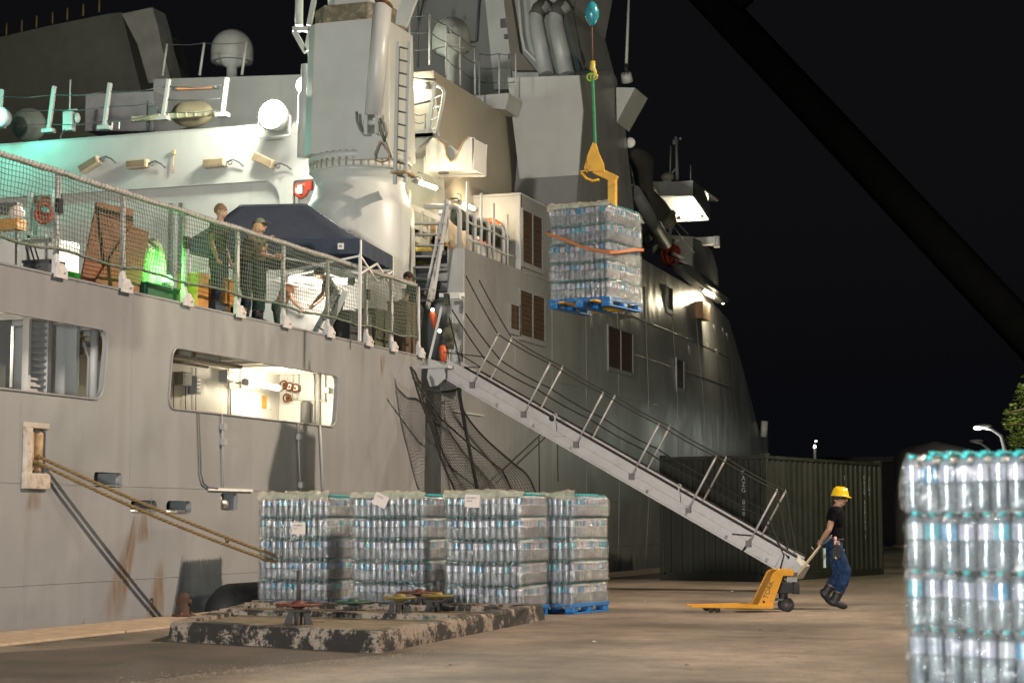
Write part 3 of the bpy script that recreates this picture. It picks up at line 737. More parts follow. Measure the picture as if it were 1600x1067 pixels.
# navigation flare of tiny lights
# unlit box fixtures on the hangar bulkhead
for i, (u, v, rz) in enumerate(((140, 258, .45), (215, 257, .02), (336, 255, .02), (412, 251, -.45))):
    p = at(u, v, y=TY - .12)
    lb = ['tilted unlit box lamp on the hangar wall, first from the left', 'level unlit box lamp on the hangar wall, second from the left', 'level unlit box lamp on the hangar wall, third from the left', 'tilted unlit box lamp under the blazing floodlight'][i]
    t = thing('box_lamp', lb, 'lamp', p, 'unlit box lamps on the hangar wall')
    rot = Matrix.Rotation(-rz, 3, 'Y')
    MB().obox(p, (.28, .09, .10), rot).build('housing', mat('box_lamp_paint', (.42, .34, .25), .6), t, bevel=.015)
    MB().obox(p + Vector((0, -.1, 0)), (.24, .012, .07), rot).build('glass', mat('dusty_glass', (.20, .15, .10), .25), t)
    c = p + rot @ Vector((.3, 0, 0)); MB().tube([c, c + Vector((.15, 0, .05)), c + Vector((.3, .02, -.02)), c + Vector((.4, .05, -.12))], .02, 6).torus(c + Vector((.1, -.02, -.02)), .05, .015, 'y', 12, 5).build('cable', DGREY, t)

# --- upper rails of the superstructure
def railing(name, label, pts, h, r=.022, wires=3, sag=.04, mt=None, par=None, group=None, lean=0):
    mt = mt or LGREY
    t = par or thing(name, label, 'railing', pts[0], group)
    for p in pts:
        m = MB(); m.tube([p, Vector(p) + Vector((lean, 0, h))], r, 7); m.build('post', mt, t)
    m = MB()
    for k in range(wires):
        f = (k + 1) / wires
        for a, b in zip(pts, pts[1:]):
            a, b = Vector(a), Vector(b); m.tube([a.lerp(b, i / 6) + Vector((lean * f, 0, h * f - sag * 4 * (i / 6) * (1 - i / 6))) for i in range(7)], .011, 5)
    m.build('wire_rope', DGREY, t)
    return t
def wtop(u, v): return at(u, v, x=-14.75)
rp = []
for u in (640,): rp.append(at(640, 103, y=TY + .05))
rp += [at(671, 102, y=TY + .05)]
for u, v in ((697, 118), (719, 134), (742, 149)): rp.append(wtop(u, v))
railing('wire_railing', 'wire rope railing along the top of the cream side wall', rp, 1.15)
rp2 = [at(u, 150, y=41.9) for u in (749, 780, 806)]
railing('wire_railing', 'short wire railing with crossed stays above the bright tower panel', rp2, 1.05)
m = MB(); a = at(738, 152, y=41.5); m.box(a.x, a.x + 1.0, 41.3, 42.25, a.z - .12, a.z - .02); m.hexa([Vector((a.x + .2, 41.35, a.z - .3)), Vector((a.x + .9, 41.35, a.z - .4)), Vector((a.x + .9, 42.25, a.z - .4)), Vector((a.x + .2, 42.25, a.z - .3))], [Vector((a.x + .05, 41.3, a.z - .12)), Vector((a.x + 1, 41.3, a.z - .12)), Vector((a.x + 1, 42.25, a.z - .12)), Vector((a.x + .05, 42.25, a.z - .12))])
m.build('walkway_platform', LGREY, ship)
# slanted posts with wires on the hangar roof edge
for i, (u0, v0, u1, v1) in enumerate(((76, 203, 84, 135),)): pass
fp = [(-2, 196, 3, 140), (76, 203, 85, 135), (163, 198, 172, 130), (255, 183, 264, 124), (348, 178, 355, 122)]
t = thing('folding_railing', 'row of slanted white posts with wires on the hangar roof edge', 'railing', at(163, 198, y=37.9))
P0 = []
for u0, v0, u1, v1 in fp:
    a = at(u0, v0, y=37.8); b = at(u1, v1, y=37.8); P0.append((a, b))
    m = MB(); m.beam(a, b, .09, .09, (0, 1, 0)); m.box(a.x - .15, a.x + .15, a.y - .1, a.y + .1, a.z - .08, a.z + .02); m.build('post', LGREY, t, bevel=.01)
m = MB()
for f in (.12, .45, .8):
    for (a, b), (c, d) in zip(P0, P0[1:]): m.tube([a.lerp(b, f), a.lerp(b, f).lerp(c.lerp(d, f), .5) - Vector((0, 0, .05)), c.lerp(d, f)], .012, 5)
m.build('wire_rope', DGREY, t)
up = [at(u, v, y=42.4) for u, v in ((254, 119), (312, 118), (378, 117))]
railing('ladder_railing', 'thin tall posts with short rungs on the roof left of the dome', up, .85, r=.035, wires=1, lean=.12)
# antennas and small gear on the hangar roof
t = thing('whip_antenna', 'thin antenna and fittings between the slanted roof posts', 'antenna', at(108, 205, y=37.9))
a = at(108, 205, y=37.9); b = at(110, 125, y=37.9)
MB().tube([a, b], .02, 6).build('rod', LGREY, t)
m = MB(); m.box(a.x - .12, a.x + .12, a.y - .1, a.y + .1, a.z, a.z + .45); m.box(a.x - .13, a.x + .2, a.y - .02, a.y + .02, a.z + .48, a.z + .52); m.sphere(a + Vector((.22, 0, .3)), .1, 10, 8, (.7, .7, 1.3)); m.build('base', LGREY, t)
MB().tube([a + Vector((0, -.2, 0)), a + Vector((-.05, -.3, -.2)), a + Vector((.05, -.3, -.35)), a + Vector((.13, -.3, -.25))], .018, 6).build('hook', DGREY, t)
a = at(45, 208, y=38.6); MB().sphere(a + Vector((0, 0, .2)), .42, 18, 12, (1, 1, 1)).build('radome', mat('dull_dome', (.2, .23, .2), .5), ship)
a = at(318, 183, y=38.2); m = MB(); m.box(a.x - 1.9, a.x + .3, 38.1, 38.2, a.z + .0, a.z + .12)
for k in range(9): m.box(a.x - 1.85 + k * .24, a.x - 1.82 + k * .24, 38.06, 38.1, a.z, a.z + .12)
m.build('cable_duct', mat('yellowish_paint', (.42, .40, .27), .6), ship)
a = at(300, 178, y=38.8); m = MB(); m.sphere(a, .42, 16, 10, (1.3, .8, .8)); m.build('covered_winch', mat('tan_cover', (.30, .26, .17), .8, bump=.4, bscale=10), ship)
m = MB(); a = at(242, 176, y=38.3); m.obox(a, (.12, .1, .16)); m.obox(a + Vector((.25, 0, -.02)), (.1, .1, .08)); m.tube([a + Vector((-.2, 0, -.3)), a + Vector((-.2, 0, .3))], .03, 6); m.build_split('winch_gear', DGREY, ship)
tube_light('roof_tube_lamp', 'dim orange tube on the deckhouse wall high at the left', at(276, 139, y=42.4), at(334, 137, y=42.4), 1, (1, .4, .12), (0, -.1, 0), 1, r=.025, light=False)
m = MB()
for u in (175, 186): a = at(u, 192, y=37.4); m.tube([a, a + Vector((.02, -.02, .0)), a + Vector((.03, -.05, -.16))], .02, 6)
m.build_split('handhold', WHITE, ship)
m = MB(); a = at(272, 238, y=TY - .05); m.tube([a, a - Vector((.03, 0, .5))], .015, 6); m.obox(a, (.03, .03, .05)); m.build('conduit', mat('rusty_white', (.4, .3, .18), .7), ship)
# far lights on the after superstructure rail
t = thing('far_railing', 'faint posts along the dark after superstructure top', 'railing', at(10, 60, y=51.8))
for u in (10, 34, 57, 82, 105, 130, 155):
    v = 58 - u * .25; a = at(u, v, y=51.8); MB().tube([a, a + Vector((0, 0, .4))], .03, 6).build('post', mat('ochre_paint', (.3, .2, .06), .5), t)
# radomes
def radome(label, u0, u1, vt, vb, y, stem):
    a = at((u0 + u1) / 2, vb, y=y); r = (at(u1, vb, y=y).x - at(u0, vb, y=y).x) / 2; h = at((u0 + u1) / 2, vt, y=y).z - a.z
    t = thing('radome', label, 'radome', a - Vector((0, 0, stem)))
    pr = [(r * .97, 0), (r, .05), (r, h - r)] + [(r * math.cos(R(10 * k)), h - r + r * math.sin(R(10 * k))) for k in range(1, 10)]
    MB().lathe(pr, a, 28).build('dome', mat('dome_grey', (.34, .33, .31), .5), t)
    m = MB(); m.lathe([(r * .25, -stem), (r * .25, -.15), (r * .8, -.02), (r * .8, .001)], a, 16); m.build('pedestal', LGREY, t)
radome('pale domed radome behind the wire railing right of the crane', 677, 733, 28, 80, 41.0, .8)
radome('hazy domed radome high up left of the floodlight', 333, 392, 47, 98, 44.5, .6)
m = MB(); p = at(702, 48, y=40.5); m.torus(p, .09, .015, 'y', 14, 5); m.build('dome_hatch', GREY, ship)

# --- side crane: pedestal column, boom cylinder, ladder
CR = Vector((at(563, 250, y=34.9).x, 34.9, DZ))
crane = thing('deck_crane', 'thick pale crane column with bolted flange standing by the flight deck', 'crane', CR)
def cz(v): return at(563, v, y=CR.y).z
CP = mat('crane_paint', (.46, .48, .45), .42, var=.06, vscale=1.5, bump=.05, bscale=40, streak=.25, streakcol=(.30, .22, .13))
zf = cz(262)
MB().lathe([(1.16, DZ), (1.16, cz(420)), (1.12, cz(330)), (1.03, cz(318)), (.93, cz(296)), (.92, zf - .32), (.98, zf - .28), (.98, zf - .2), (1.02, zf - .17)], (CR.x, CR.y, 0), 48).build('pedestal', CP, crane)
fl_ = MB().lathe([(1.02, zf - .17), (1.06, zf - .15), (1.06, zf - .02), (1.03, zf - .01), (1.03, zf + .02), (1.07, zf + .03), (1.07, zf + .15), (.9, zf + .2)], (CR.x, CR.y, 0), 48).build('flange', CP, crane)
m = MB()
for i in range(44):
    a = 2 * math.pi * i / 44; x, y = CR.x + 1.04 * math.cos(a), CR.y + 1.04 * math.sin(a)
    m.obox((x, y, zf + .01), (.022, .022, .16), Matrix.Rotation(a, 3, 'Z'))
m.build('flange_bolts', mat('stained_bolt', (.25, .22, .15), .6), fl_, kind='stuff')
# column: tapered eight-sided box
def octo(w, z, c=.28, dx=0): return [Vector((CR.x + dx + x * w, CR.y + y * w, z)) for x, y in ((1, c), (c, 1), (-c, 1), (-1, c), (-1, -c), (-c, -1), (c, -1), (1, -c))]
def column(name, w0, z0, w1, z1, mt, c=.7, dx=0, par=None):
    m = MB(); m.add(octo(w0, z0, c, dx) + octo(w1, z1, c, dx), [tuple(range(7, -1, -1)), tuple(range(8, 16))] + [(i, (i + 1) % 8, 8 + (i + 1) % 8, 8 + i) for i in range(8)])
    return m.build(name, mt, par or crane, bevel=.02)
column('column', .96, zf + .15, .90, cz(50), CP, .72)
column('slewing_ring', .84, cz(50), .82, cz(22), mat('greasy_ring', (.13, .115, .075), .6, var=.3, dirt=.5, grime=(.4, .35, .22)), .6)
column('crane_head', .68, cz(22), .72, cz(-40), CP, .6, dx=.1)
m = MB(); p = at(512, 18, y=34.1); q = at(480, -30, y=34.1); m.beam(at(497, 60, y=34.2), at(512, 10, y=34.2), .08, .1); m.beam(at(483, 40, y=34.4), at(495, -20, y=34.4), .07, .1); m.beam(at(625, 40, y=34.2), at(650, -25, y=34.2), .10, .3)
m.build_split('head_bracket', CP, crane)
# luffing cylinder
a = at(598, 8, y=33.75); b = at(583, 182, y=33.7)
cyl = MB().tube([b, a], [.175, .19], 20).build('boom_cylinder', CP, crane)
m = MB(); m.tube([a + Vector((0, 0, 0)), a + Vector((.03, .02, .06))], .2, 18); m.build('cylinder_collar', RUST, cyl)
MB().tube([a, at(604, -30, y=33.7)], .09, 12).build('piston_rod', STEEL, cyl)
m = MB(); q = b + Vector((0, 0, -.08)); m.box(q.x - .16, q.x - .08, q.y - .1, q.y + .3, q.z - .3, q.z + .12); m.box(q.x + .08, q.x + .16, q.y - .1, q.y + .3, q.z - .3, q.z + .12); m.tube([q + Vector((-.2, 0, -.05)), q + Vector((.2, 0, -.05))], .06, 10)
m.prism([[(q.x - .5, q.z - .75), (q.x + .35, q.z - .75), (q.x + .16, q.z - .25), (q.x - .16, q.z - .25)]], lambda a, b: Vector((a, q.y + .12, b)), (0, 1, 0), .15)
m.build('cylinder_foot', CP, crane)
m = MB(); m.tube([at(557, 175, y=33.7), at(558, 190, y=33.7), at(563, 202, y=33.7), at(569, 211, y=33.7), at(577, 203, y=33.7)], .03, 6)
m.tube([at(594, 185, y=33.6), at(601, 195, y=33.6), at(604, 210, y=33.6), at(601, 221, y=33.6), at(595, 205, y=33.6), at(593, 190, y=33.6)], .035, 6); m.build_split('hydraulic_hose', mat('green_grey_hose', (.16, .17, .13), .6), crane)
m = MB(); m.tube([at(594, 220, y=33.7), at(586, 240, y=33.7), at(587, 251, y=33.7), at(597, 254, y=33.7), at(607, 250, y=33.7), at(608, 240, y=33.7), at(596, 222, y=33.7)], .018, 6); m.build('lifting_strop', mat('rusty_wire', (.22, .16, .09), .7), crane)
m = MB(); m.lathe([(.16, cz(245)), (.16, cz(150)), (.1, cz(140)), (.1, cz(100))], (at(477, 200, y=34.6).x, 34.6, 0), 14); m.beam(at(460, 50, y=34.6), at(478, 82, y=34.6), .08, .1); m.beam(at(486, 45, y=34.6), at(479, 80, y=34.6), .08, .1); m.beam(at(458, 46, y=34.6), at(488, 46, y=34.6), .08, .1); m.tube([at(467, 40, y=34.6), at(468, -20, y=34.6)], .09, 8)
m.build('hose_guide', CP, crane)
# ladder on the column
lad = thing('crane_ladder', 'vertical ladder fixed to the right side of the crane column', 'ladder', at(628, 285, y=33.85))
m = MB(); m.beam(at(617, 288, y=33.85), at(622, 66, y=33.85), .05, .07); m.beam(at(633, 285, y=33.85), at(640, 66, y=33.85), .07, .07); m.build('stile', CP, lad)
for k in range(11):
    v = 74 + k * 20; MB().tube([at(624.5 - (v - 70) * .018, v, y=33.82), at(638 - (v - 70) * .025, v + 3, y=33.82)], .018, 6).build('rung', DGREY, lad)
m = MB(); m.box(at(616, 288, y=33.9).x, at(640, 288, y=33.9).x, 33.7, 34.2, cz(292), cz(289)); m.build('foot_plate', mat('rusty_white', (.4, .3, .18), .7), lad)

# --- balcony ladder on the aft end of the side wall
bl = thing('balcony_ladder', 'pale ladder with hoop rails beside the lit narrow wall', 'ladder', at(668, 205, y=37.2))
m = MB(); m.beam(at(681, 130, y=37.0), at(668, 210, y=37.0), .09, .07); m.tube([at(683, 135, y=36.6), at(691, 138, y=36.6), at(694, 145, y=36.6), at(691, 165, y=36.6), at(681, 212, y=36.6)], .04, 7); m.build('stile', CP, bl)
for k in range(4): v = 150 + k * 17; MB().tube([at(679 - k * 2.6, v + 4, y=37.0), at(692 - k * 3, v - 2, y=36.6)], .02, 6).build('rung', LGREY, bl)
m = MB(); a = at(640, 203, y=36.8); b = at(683, 213, y=36.8); m.box(a.x - .2, b.x, 36.5, TY - .01, b.z - .05, b.z + .02); m.box(a.x - .2, b.x, 36.5, 36.55, b.z - .05, b.z + .1); m.hexa([Vector((a.x - .2, 36.6, b.z - .35)), Vector((b.x - .45, 36.6, b.z - .35)), Vector((b.x - .45, 37.4, b.z - .35)), Vector((a.x - .2, 37.4, b.z - .35))], [Vector((a.x - .2, 36.6, b.z - .06)), Vector((b.x - .1, 36.6, b.z - .06)), Vector((b.x - .1, 37.4, b.z - .06)), Vector((a.x - .2, 37.4, b.z - .06))]); m.build('balcony', LGREY, ship)
railing('balcony_railing', 'short bent railing on the small balcony by the crane ladder', [at(646, 203, y=36.6), at(664, 203, y=36.6)], .35, wires=2)
m = MB(); m.tube([at(640, 122, y=37.2), at(655, 124, y=37.2), at(680, 125, y=37.2)], .03, 6); m.tube([at(640, 165, y=37.2), at(678, 157, y=37.2)], .025, 6); m.build_split('pipe_rail', DGREY, ship)
# V-notched cradle box
vb = thing('notched_cradle', 'white box with a deep V notch bracketed to the cream wall', 'boat cradle', at(700, 260, y=36.6))
yv = 36.4; pp = [(664, 266), (738, 266), (741, 215), (731, 214), (722, 224), (713, 248), (707, 253), (700, 250), (693, 224), (683, 216), (674, 217), (666, 228)]
m = MB(); m.prism([[(at(u, v, y=yv).x, at(u, v, y=yv).z) for u, v in pp]], lambda a, b: Vector((a, yv, b)), (0, 1, 0), .03)
a = at(664, 265, y=yv); b = at(738, 265, y=yv); m.box(a.x, b.x, yv + .031, yv + .8, a.z - .01, a.z + .03); m.box(b.x, b.x + .03, yv, yv + .8, b.z, at(740, 216, y=yv).z); m.box(a.x - .03, a.x, yv, yv + .8, b.z, at(740, 240, y=yv).z)
m.prism([[(at(u, v, y=yv).x, at(u, v, y=yv).z) for u, v in pp]], lambda a, b: Vector((a, yv + .8, b)), (0, 1, 0), .03)
m.build('plate', WHITE, vb)
m = MB(); pts = [at(u, v, y=yv - .005) for u, v in ((676, 217), (686, 219), (694, 226), (698, 245), (704, 253), (711, 250), (716, 238), (724, 222), (733, 214))]; m.tube(pts, .022, 6); m.build('notch_rim', mat('rusty_white', (.4, .3, .18), .7), vb)
MB().tube([(b.x - .3, yv + .7, b.z + .2), (-14.3, TY + .5, b.z + .2)], .06, 8).build('bracket', LGREY, vb)
MB().lathe([(.12, 0), (.12, .03)], (at(693, 267, y=yv + .4).x, yv + .4, a.z - .035), 16).build('drain', DGREY, vb)

# --- stair, pipes, raft rolls on the deck edge between crane and casing
st_ = thing('accommodation_stair', 'steep metal stair leading from the flight deck to the upper deck', 'stair', at(655, 570, y=35))
sA, sB = at(640, 470, y=34.2), at(655, 300, y=36.2)
m = MB(); m.beam(at(618, 480, y=34.3), at(640, 300, y=36.0), .05, .16); m.beam(at(668, 480, y=34.3), at(704, 318, y=36.0), .05, .14); m.build_split('stringer', LGREY, st_)
for k in range(8):
    f = k / 7; v = 470 - f * 120; x0 = 624 + f * 10; x1 = 672 + f * 22
    a = at(x0, v, y=34.3 + f * 1.6); b = at(x1, v, y=34.3 + f * 1.6)
    MB().hexa([a, b, b + Vector((0, .2, 0)), a + Vector((0, .2, 0))], [a + Vector((0, 0, .03)), b + Vector((0, 0, .03)), b + Vector((0, .2, .03)), a + Vector((0, .2, .03))]).build('step', GREY, st_)
t = thing('boarding_frame', 'tall A shaped handrail frame above the gangway head', 'handrail', at(680, 440, y=34.8))
m = MB(); m.beam(at(664, 460, y=34.7), at(697, 312, y=34.9), .05, .05); m.beam(at(676, 468, y=34.7), at(700, 316, y=34.9), .06, .06); m.tube([at(697, 312, y=34.9), at(699, 322, y=34.9)], .05, 8); m.build('frame', LGREY, t)
m = MB()
for v in (350, 380, 410, 440): m.tube([at(668 + (460 - v) * .2, v, y=34.75), at(680 + (460 - v) * .17, v, y=34.8)], .015, 6)
m.build('brace', GREY, t)
# deck 01 rail with inverted U pipes and a lashed roll of nets
ut = thing('pipe_guard_rail', 'row of inverted U shaped pipes along the upper deck edge', 'railing', (HX - .15, 37.5, 6.88))
for u in (718, 741, 763, 786):
    a = at(u + 22, 405, x=HX - .12); y = hx(u); 
    y0 = at(u, 400, x=HX - .12).y
    zt_ = 7.75
    m = MB(); m.tube([(HX - .12, y0, 6.86), (HX - .12, y0, zt_ - .12), (HX - .15, y0 - .04, zt_ - .03), (HX - .25, y0 - .1, zt_), (HX - .8, y0 - .3, zt_)], .055, 8); m.build('pipe', LGREY, ut)
m = MB()
for z in (7.15, 7.5): m.tube([(HX - .08, 36.0 + i * .5, z - .02 * math.sin(i * 1.7)) for i in range(7)], .028, 6)
m.build_split('rail', LGREY, ut)
for y in (36.05, 36.9, 37.7, 38.6): MB().tube([(HX - .08, y, 6.86), (HX - .08, y, 8.35 - (y - 36) * .12)], .032, 7).build('post', LGREY, ut)
m = MB(); m.sm = True
pts = [(HX - .35, 35.9 + i * .16, 7.62 + .05 * math.sin(i * 1.3) - i * .004) for i in range(22)]
m.tube(pts, [.05] + [.17 + .05 * noise.noise(Vector((i * .8, 0, 0))) for i in range(20)] + [.04], 12)
roll = m.build('rolled_cover', mat('camouflage_cloth', (.075, .078, .052), .9, var=.5, vscale=6, bump=.8, bscale=25)); tag(roll, 'long rolled olive cover lashed along the upper deck rail', 'rolled cover')
# lashed gear under it
gear = thing('equipment_rack', 'cluttered rack of pipes and gear under the wall lamps', 'rack', at(660, 400, y=37))
m = MB()
for u0, v0, u1, v1 in ((640, 322, 700, 348), (640, 370, 700, 392), (650, 388, 690, 405), (640, 350, 690, 368)): m.beam(at(u0, v0, y=36.9), at(u1, v1, y=37.3), .05, .12)
for u, v0, v1 in ((641, 320, 400), (660, 330, 400), (683, 345, 405), (672, 340, 400), (694, 352, 410)): m.beam(at(u, v0, y=37.0), at(u - 3, v1, y=37.0), .04, .04)
m.build('frame', LGREY, gear)
m = MB()
for i in range(26):
    p = at(random.uniform(642, 700), random.uniform(352, 400), y=37.15); m.obox(p, (random.uniform(.04, .13), .06, random.uniform(.04, .16)), Matrix.Rotation(random.uniform(-.6, .6), 3, 'Y'))
m.build('stored_gear', mat('orange_brown_gear', (.30, .17, .09), .7, var=.6, vscale=8), gear)
m = MB(); m.sphere(at(655, 398, y=36.6), .28, 14, 10, (1.2, 1, .8)); m.build('yellow_cover', mat('yellow_cover', (.34, .24, .04), .7), gear)
big('lower_bulkhead', LGREY, 36.9, [(630, 600), (706, 600), (706, 402), (630, 398)], .05)
m = MB()
for v in (408, 424, 440, 456, 470): m.box(at(638, v, y=36.6).x, at(702, v, y=36.6).x, 36.55, 36.75, at(638, v, y=36.6).z - .025, at(638, v, y=36.6).z + .02)
m.build_split('pipe_shelf', GREY, ship, gap=0)
# lifebuoy
lb = thing('lifebuoy', 'orange lifebuoy with white bands hung on the pale casing', 'lifebuoy', at(766, 362, y=39.2))
c = at(765, 363, y=39.18); rr0 = .265
m = MB(); m.torus(c, rr0, .062, 'y', 40, 12); m.build('ring', mat('lifebuoy_orange', (.70, .105, .02), .5, var=.12), lb)
for a in (25, 115, 205, 295):
    m = MB(); pts = []
    for k in range(5):
        t_ = R(a + k * 4.5 - 9); pts.append(c + Vector((rr0 * math.cos(t_), 0, rr0 * math.sin(t_))))
    m.tube(pts, .066, 12); m.build('band', WHITE, lb)
m = MB(); m.box(c.x - .12, c.x + .05, 39.15, 39.28, c.z - .25, c.z + .02); m.tube([c + Vector((.02, 0, .1)), c + Vector((.03, 0, -.35))], .03, 8); m.build('float_light', mat('dark_orange', (.5, .09, .02), .5), lb)

# --- things up forward: boom cover, decoy box, aerials, fire hose
t = thing('covered_boom', 'long dark covered boom slanting up beside the tower', 'boom', at(1020, 330, x=-13.2))
m = MB(); pts = [at(985, 235, x=-12.9), at(1003, 250, x=-12.9), at(1008, 300, x=-12.9), at(1022, 325, x=-12.8), at(1044, 345, x=-12.8)]; m.tube(pts, [.15, .33, .22, .36, .25], 12); m.build('canvas_cover', mat('dark_canvas', (.018, .015, .012), .9, bump=.6, bscale=12), t)
m = MB(); m.tube([at(990, 300, x=-12.9), at(1040, 380, x=-12.9)], .2, 12); m.build('boom', DGREY, t)
m = MB(); m.lathe([(.05, 0), (.14, .01), (.14, .06), (.05, .07)], at(984, 223, x=-12.8), 18, axis='y'); m.build('sheave', WHITE, t)
t = thing('launcher_box', 'pale grey slanted equipment box beside the dark boom', 'equipment box', at(998, 320, x=-12.9))
Y5 = 49.3
def front(name, mt, pts, d, par, y=Y5): m = MB(); m.prism([[(at(u, v, y=y).x, at(u, v, y=y).z) for u, v in pts]], lambda a, b: Vector((a, y, b)), (0, 1, 0), d); return m.build(name, mt, par, bevel=.01)
front('box', mat('blue_grey_paint', (.26, .28, .31), .5), [(987, 278), (1012, 281), (1010, 320), (992, 322)], .5, t)
front('lower_panel', mat('blue_grey_paint', (.26, .28, .31), .5), [(989, 293), (1012, 292), (1011, 330), (991, 328)], .35, t, Y5 - .3)
p = at(999, 316, y=Y5 - .35); MB().sphere(p, .07, 10, 8).tube([p, p + Vector((-.1, 0, -.15))], .03, 6).build('knob', BLACK, t)
t = thing('white_canister', 'white upright canister marked with a V on the tower edge', 'canister', at(996, 270, x=-12.8))
a = at(995, 276, y=48.6); b = at(992, 250, y=48.6); MB().tube([a, b], .14, 18).build('canister', WHITE, t)
m = MB(); q = at(988, 246, y=48.3); m.beam(q + Vector((-.04, 0, .07)), q, .016, .02, (0, 1, 0)); m.beam(q, q + Vector((.05, 0, .08)), .016, .02, (0, 1, 0)); m.build('v_mark', WHITE, t)
a = at(1014, 278, y=49); MB().tube([a, at(1014, 250, y=49)], .05, 8).sphere(at(1014, 251, y=49), .06, 8, 6).build('stub_mast', LGREY, ship)
t = thing('bridge_aerials', 'slim aerials and a lamp mast on the bridge wing roof', 'antenna', at(1058, 283, y=57))
m = MB(); m.tube([at(1058, 283, y=57), at(1057, 228, y=57), at(1059, 218, y=57)], [.055, .04, .03], 8); m.tube([at(1057, 262, y=57), at(1049, 272, y=57)], .03, 6); m.box(at(1052, 227, y=57).x, at(1057, 227, y=57).x, 56.9, 57.1, at(1052, 227, y=57).z, at(1052, 220, y=57).z); m.sphere(at(1056, 216, y=57), .06, 8, 6); m.sphere(at(1063, 217, y=57), .05, 8, 6); m.build('lamp_mast', LGREY, t)
MB().tube([at(1047, 272, y=57), at(1048, 228, y=57)], .022, 6).build('whip', LGREY, t)
MB().tube([at(1079, 283, y=57), at(1079, 258, y=57)], .018, 6).build('whip', GREY, t)
t = thing('search_light', 'round covered searchlight sitting on the bridge wing roof', 'searchlight', at(1043, 283, y=56.6))
p = at(1043, 277, y=56.6); MB().sphere(p, .2, 14, 10, (1.1, 1, .8)).build('head', mat('tan_metal', (.3, .26, .2), .6), t); MB().box(p.x - .1, p.x + .12, p.y - .1, p.y + .1, p.z - .2, p.z - .1).build('base', LGREY, t)
a = at(980, 128, x=ex_ + .2); t = thing('tall_whip_antenna', 'tall whip aerial on the tower top right bracket', 'antenna', a)
MB().tube([a, at(978, 115, x=ex_ + .2)], [.16, .13], 16).build('base', LGREY, t); MB().tube([at(978, 115, x=ex_ + .2), at(978, 100, x=ex_ + .2)], .05, 8).build('insulator', BLACK, t); MB().tube([at(978, 118, x=ex_ + .2), at(984, -40, x=ex_ + .2)], [.045, .025], 8).build('rod', LGREY, t)
# hose nozzle & red gear in the bulwark
t = thing('red_fire_gear', 'tangled red fire hoses and white fittings on the lit bulwark', 'fire gear', at(1052, 405, y=55.6))
m = MB()
for i in range(4):
    c = at(1048 + 5 * math.sin(i * 2.1), 390 + i * 4, y=55.7); m.torus(c, .16 + .03 * i, .045, 'y', 18, 7)
m.tube([at(1040, 385, y=55.7), at(1041, 400, y=55.7), at(1045, 412, y=55.7)], .08, 8); m.build('hose', mat('fire_red', (.32, .035, .015), .5, var=.2), t)
m = MB(); m.obox(at(1040, 380, y=55.6), (.08, .06, .05)); m.obox(at(1059, 377, y=55.6), (.06, .06, .05)); m.tube([at(1050, 396, y=55.5), at(1068, 404, y=55.5)], [.07, .04], 8); m.build('fitting', WHITE, t)
m = MB(); m.beam(at(1075, 366, y=55.9), at(1040, 330, y=54), .03, .03); m.tube([at(1032, 330, x=-13.1), at(1085, 395, x=-13.1)], .014, 5); m.build('stay', GREY, ship)
m = MB(); a = at(1098, 378, y=57.2); m.box(a.x - .2, a.x + .45, 57, 57.3, a.z - .12, a.z + .12); m.tube([a + Vector((.45, 0, .15)), a + Vector((.45, 0, -.2))], .1, 8); m.build('side_light', WHITE, ship)
m = MB(); m.beam(at(1044, 366, y=55.8), at(1052, 330, y=55.5), .12, .2); m.beam(at(1020, 370, y=54), at(1040, 345, y=55), .2, .25); m.build_split('davit_arm', mat('blue_grey_paint', (.26, .28, .31), .5), ship)
MB().torus(at(1013, 374, y=52), .2, .07, 'y', 20, 8).build('cable_reel', BLACK, ship)
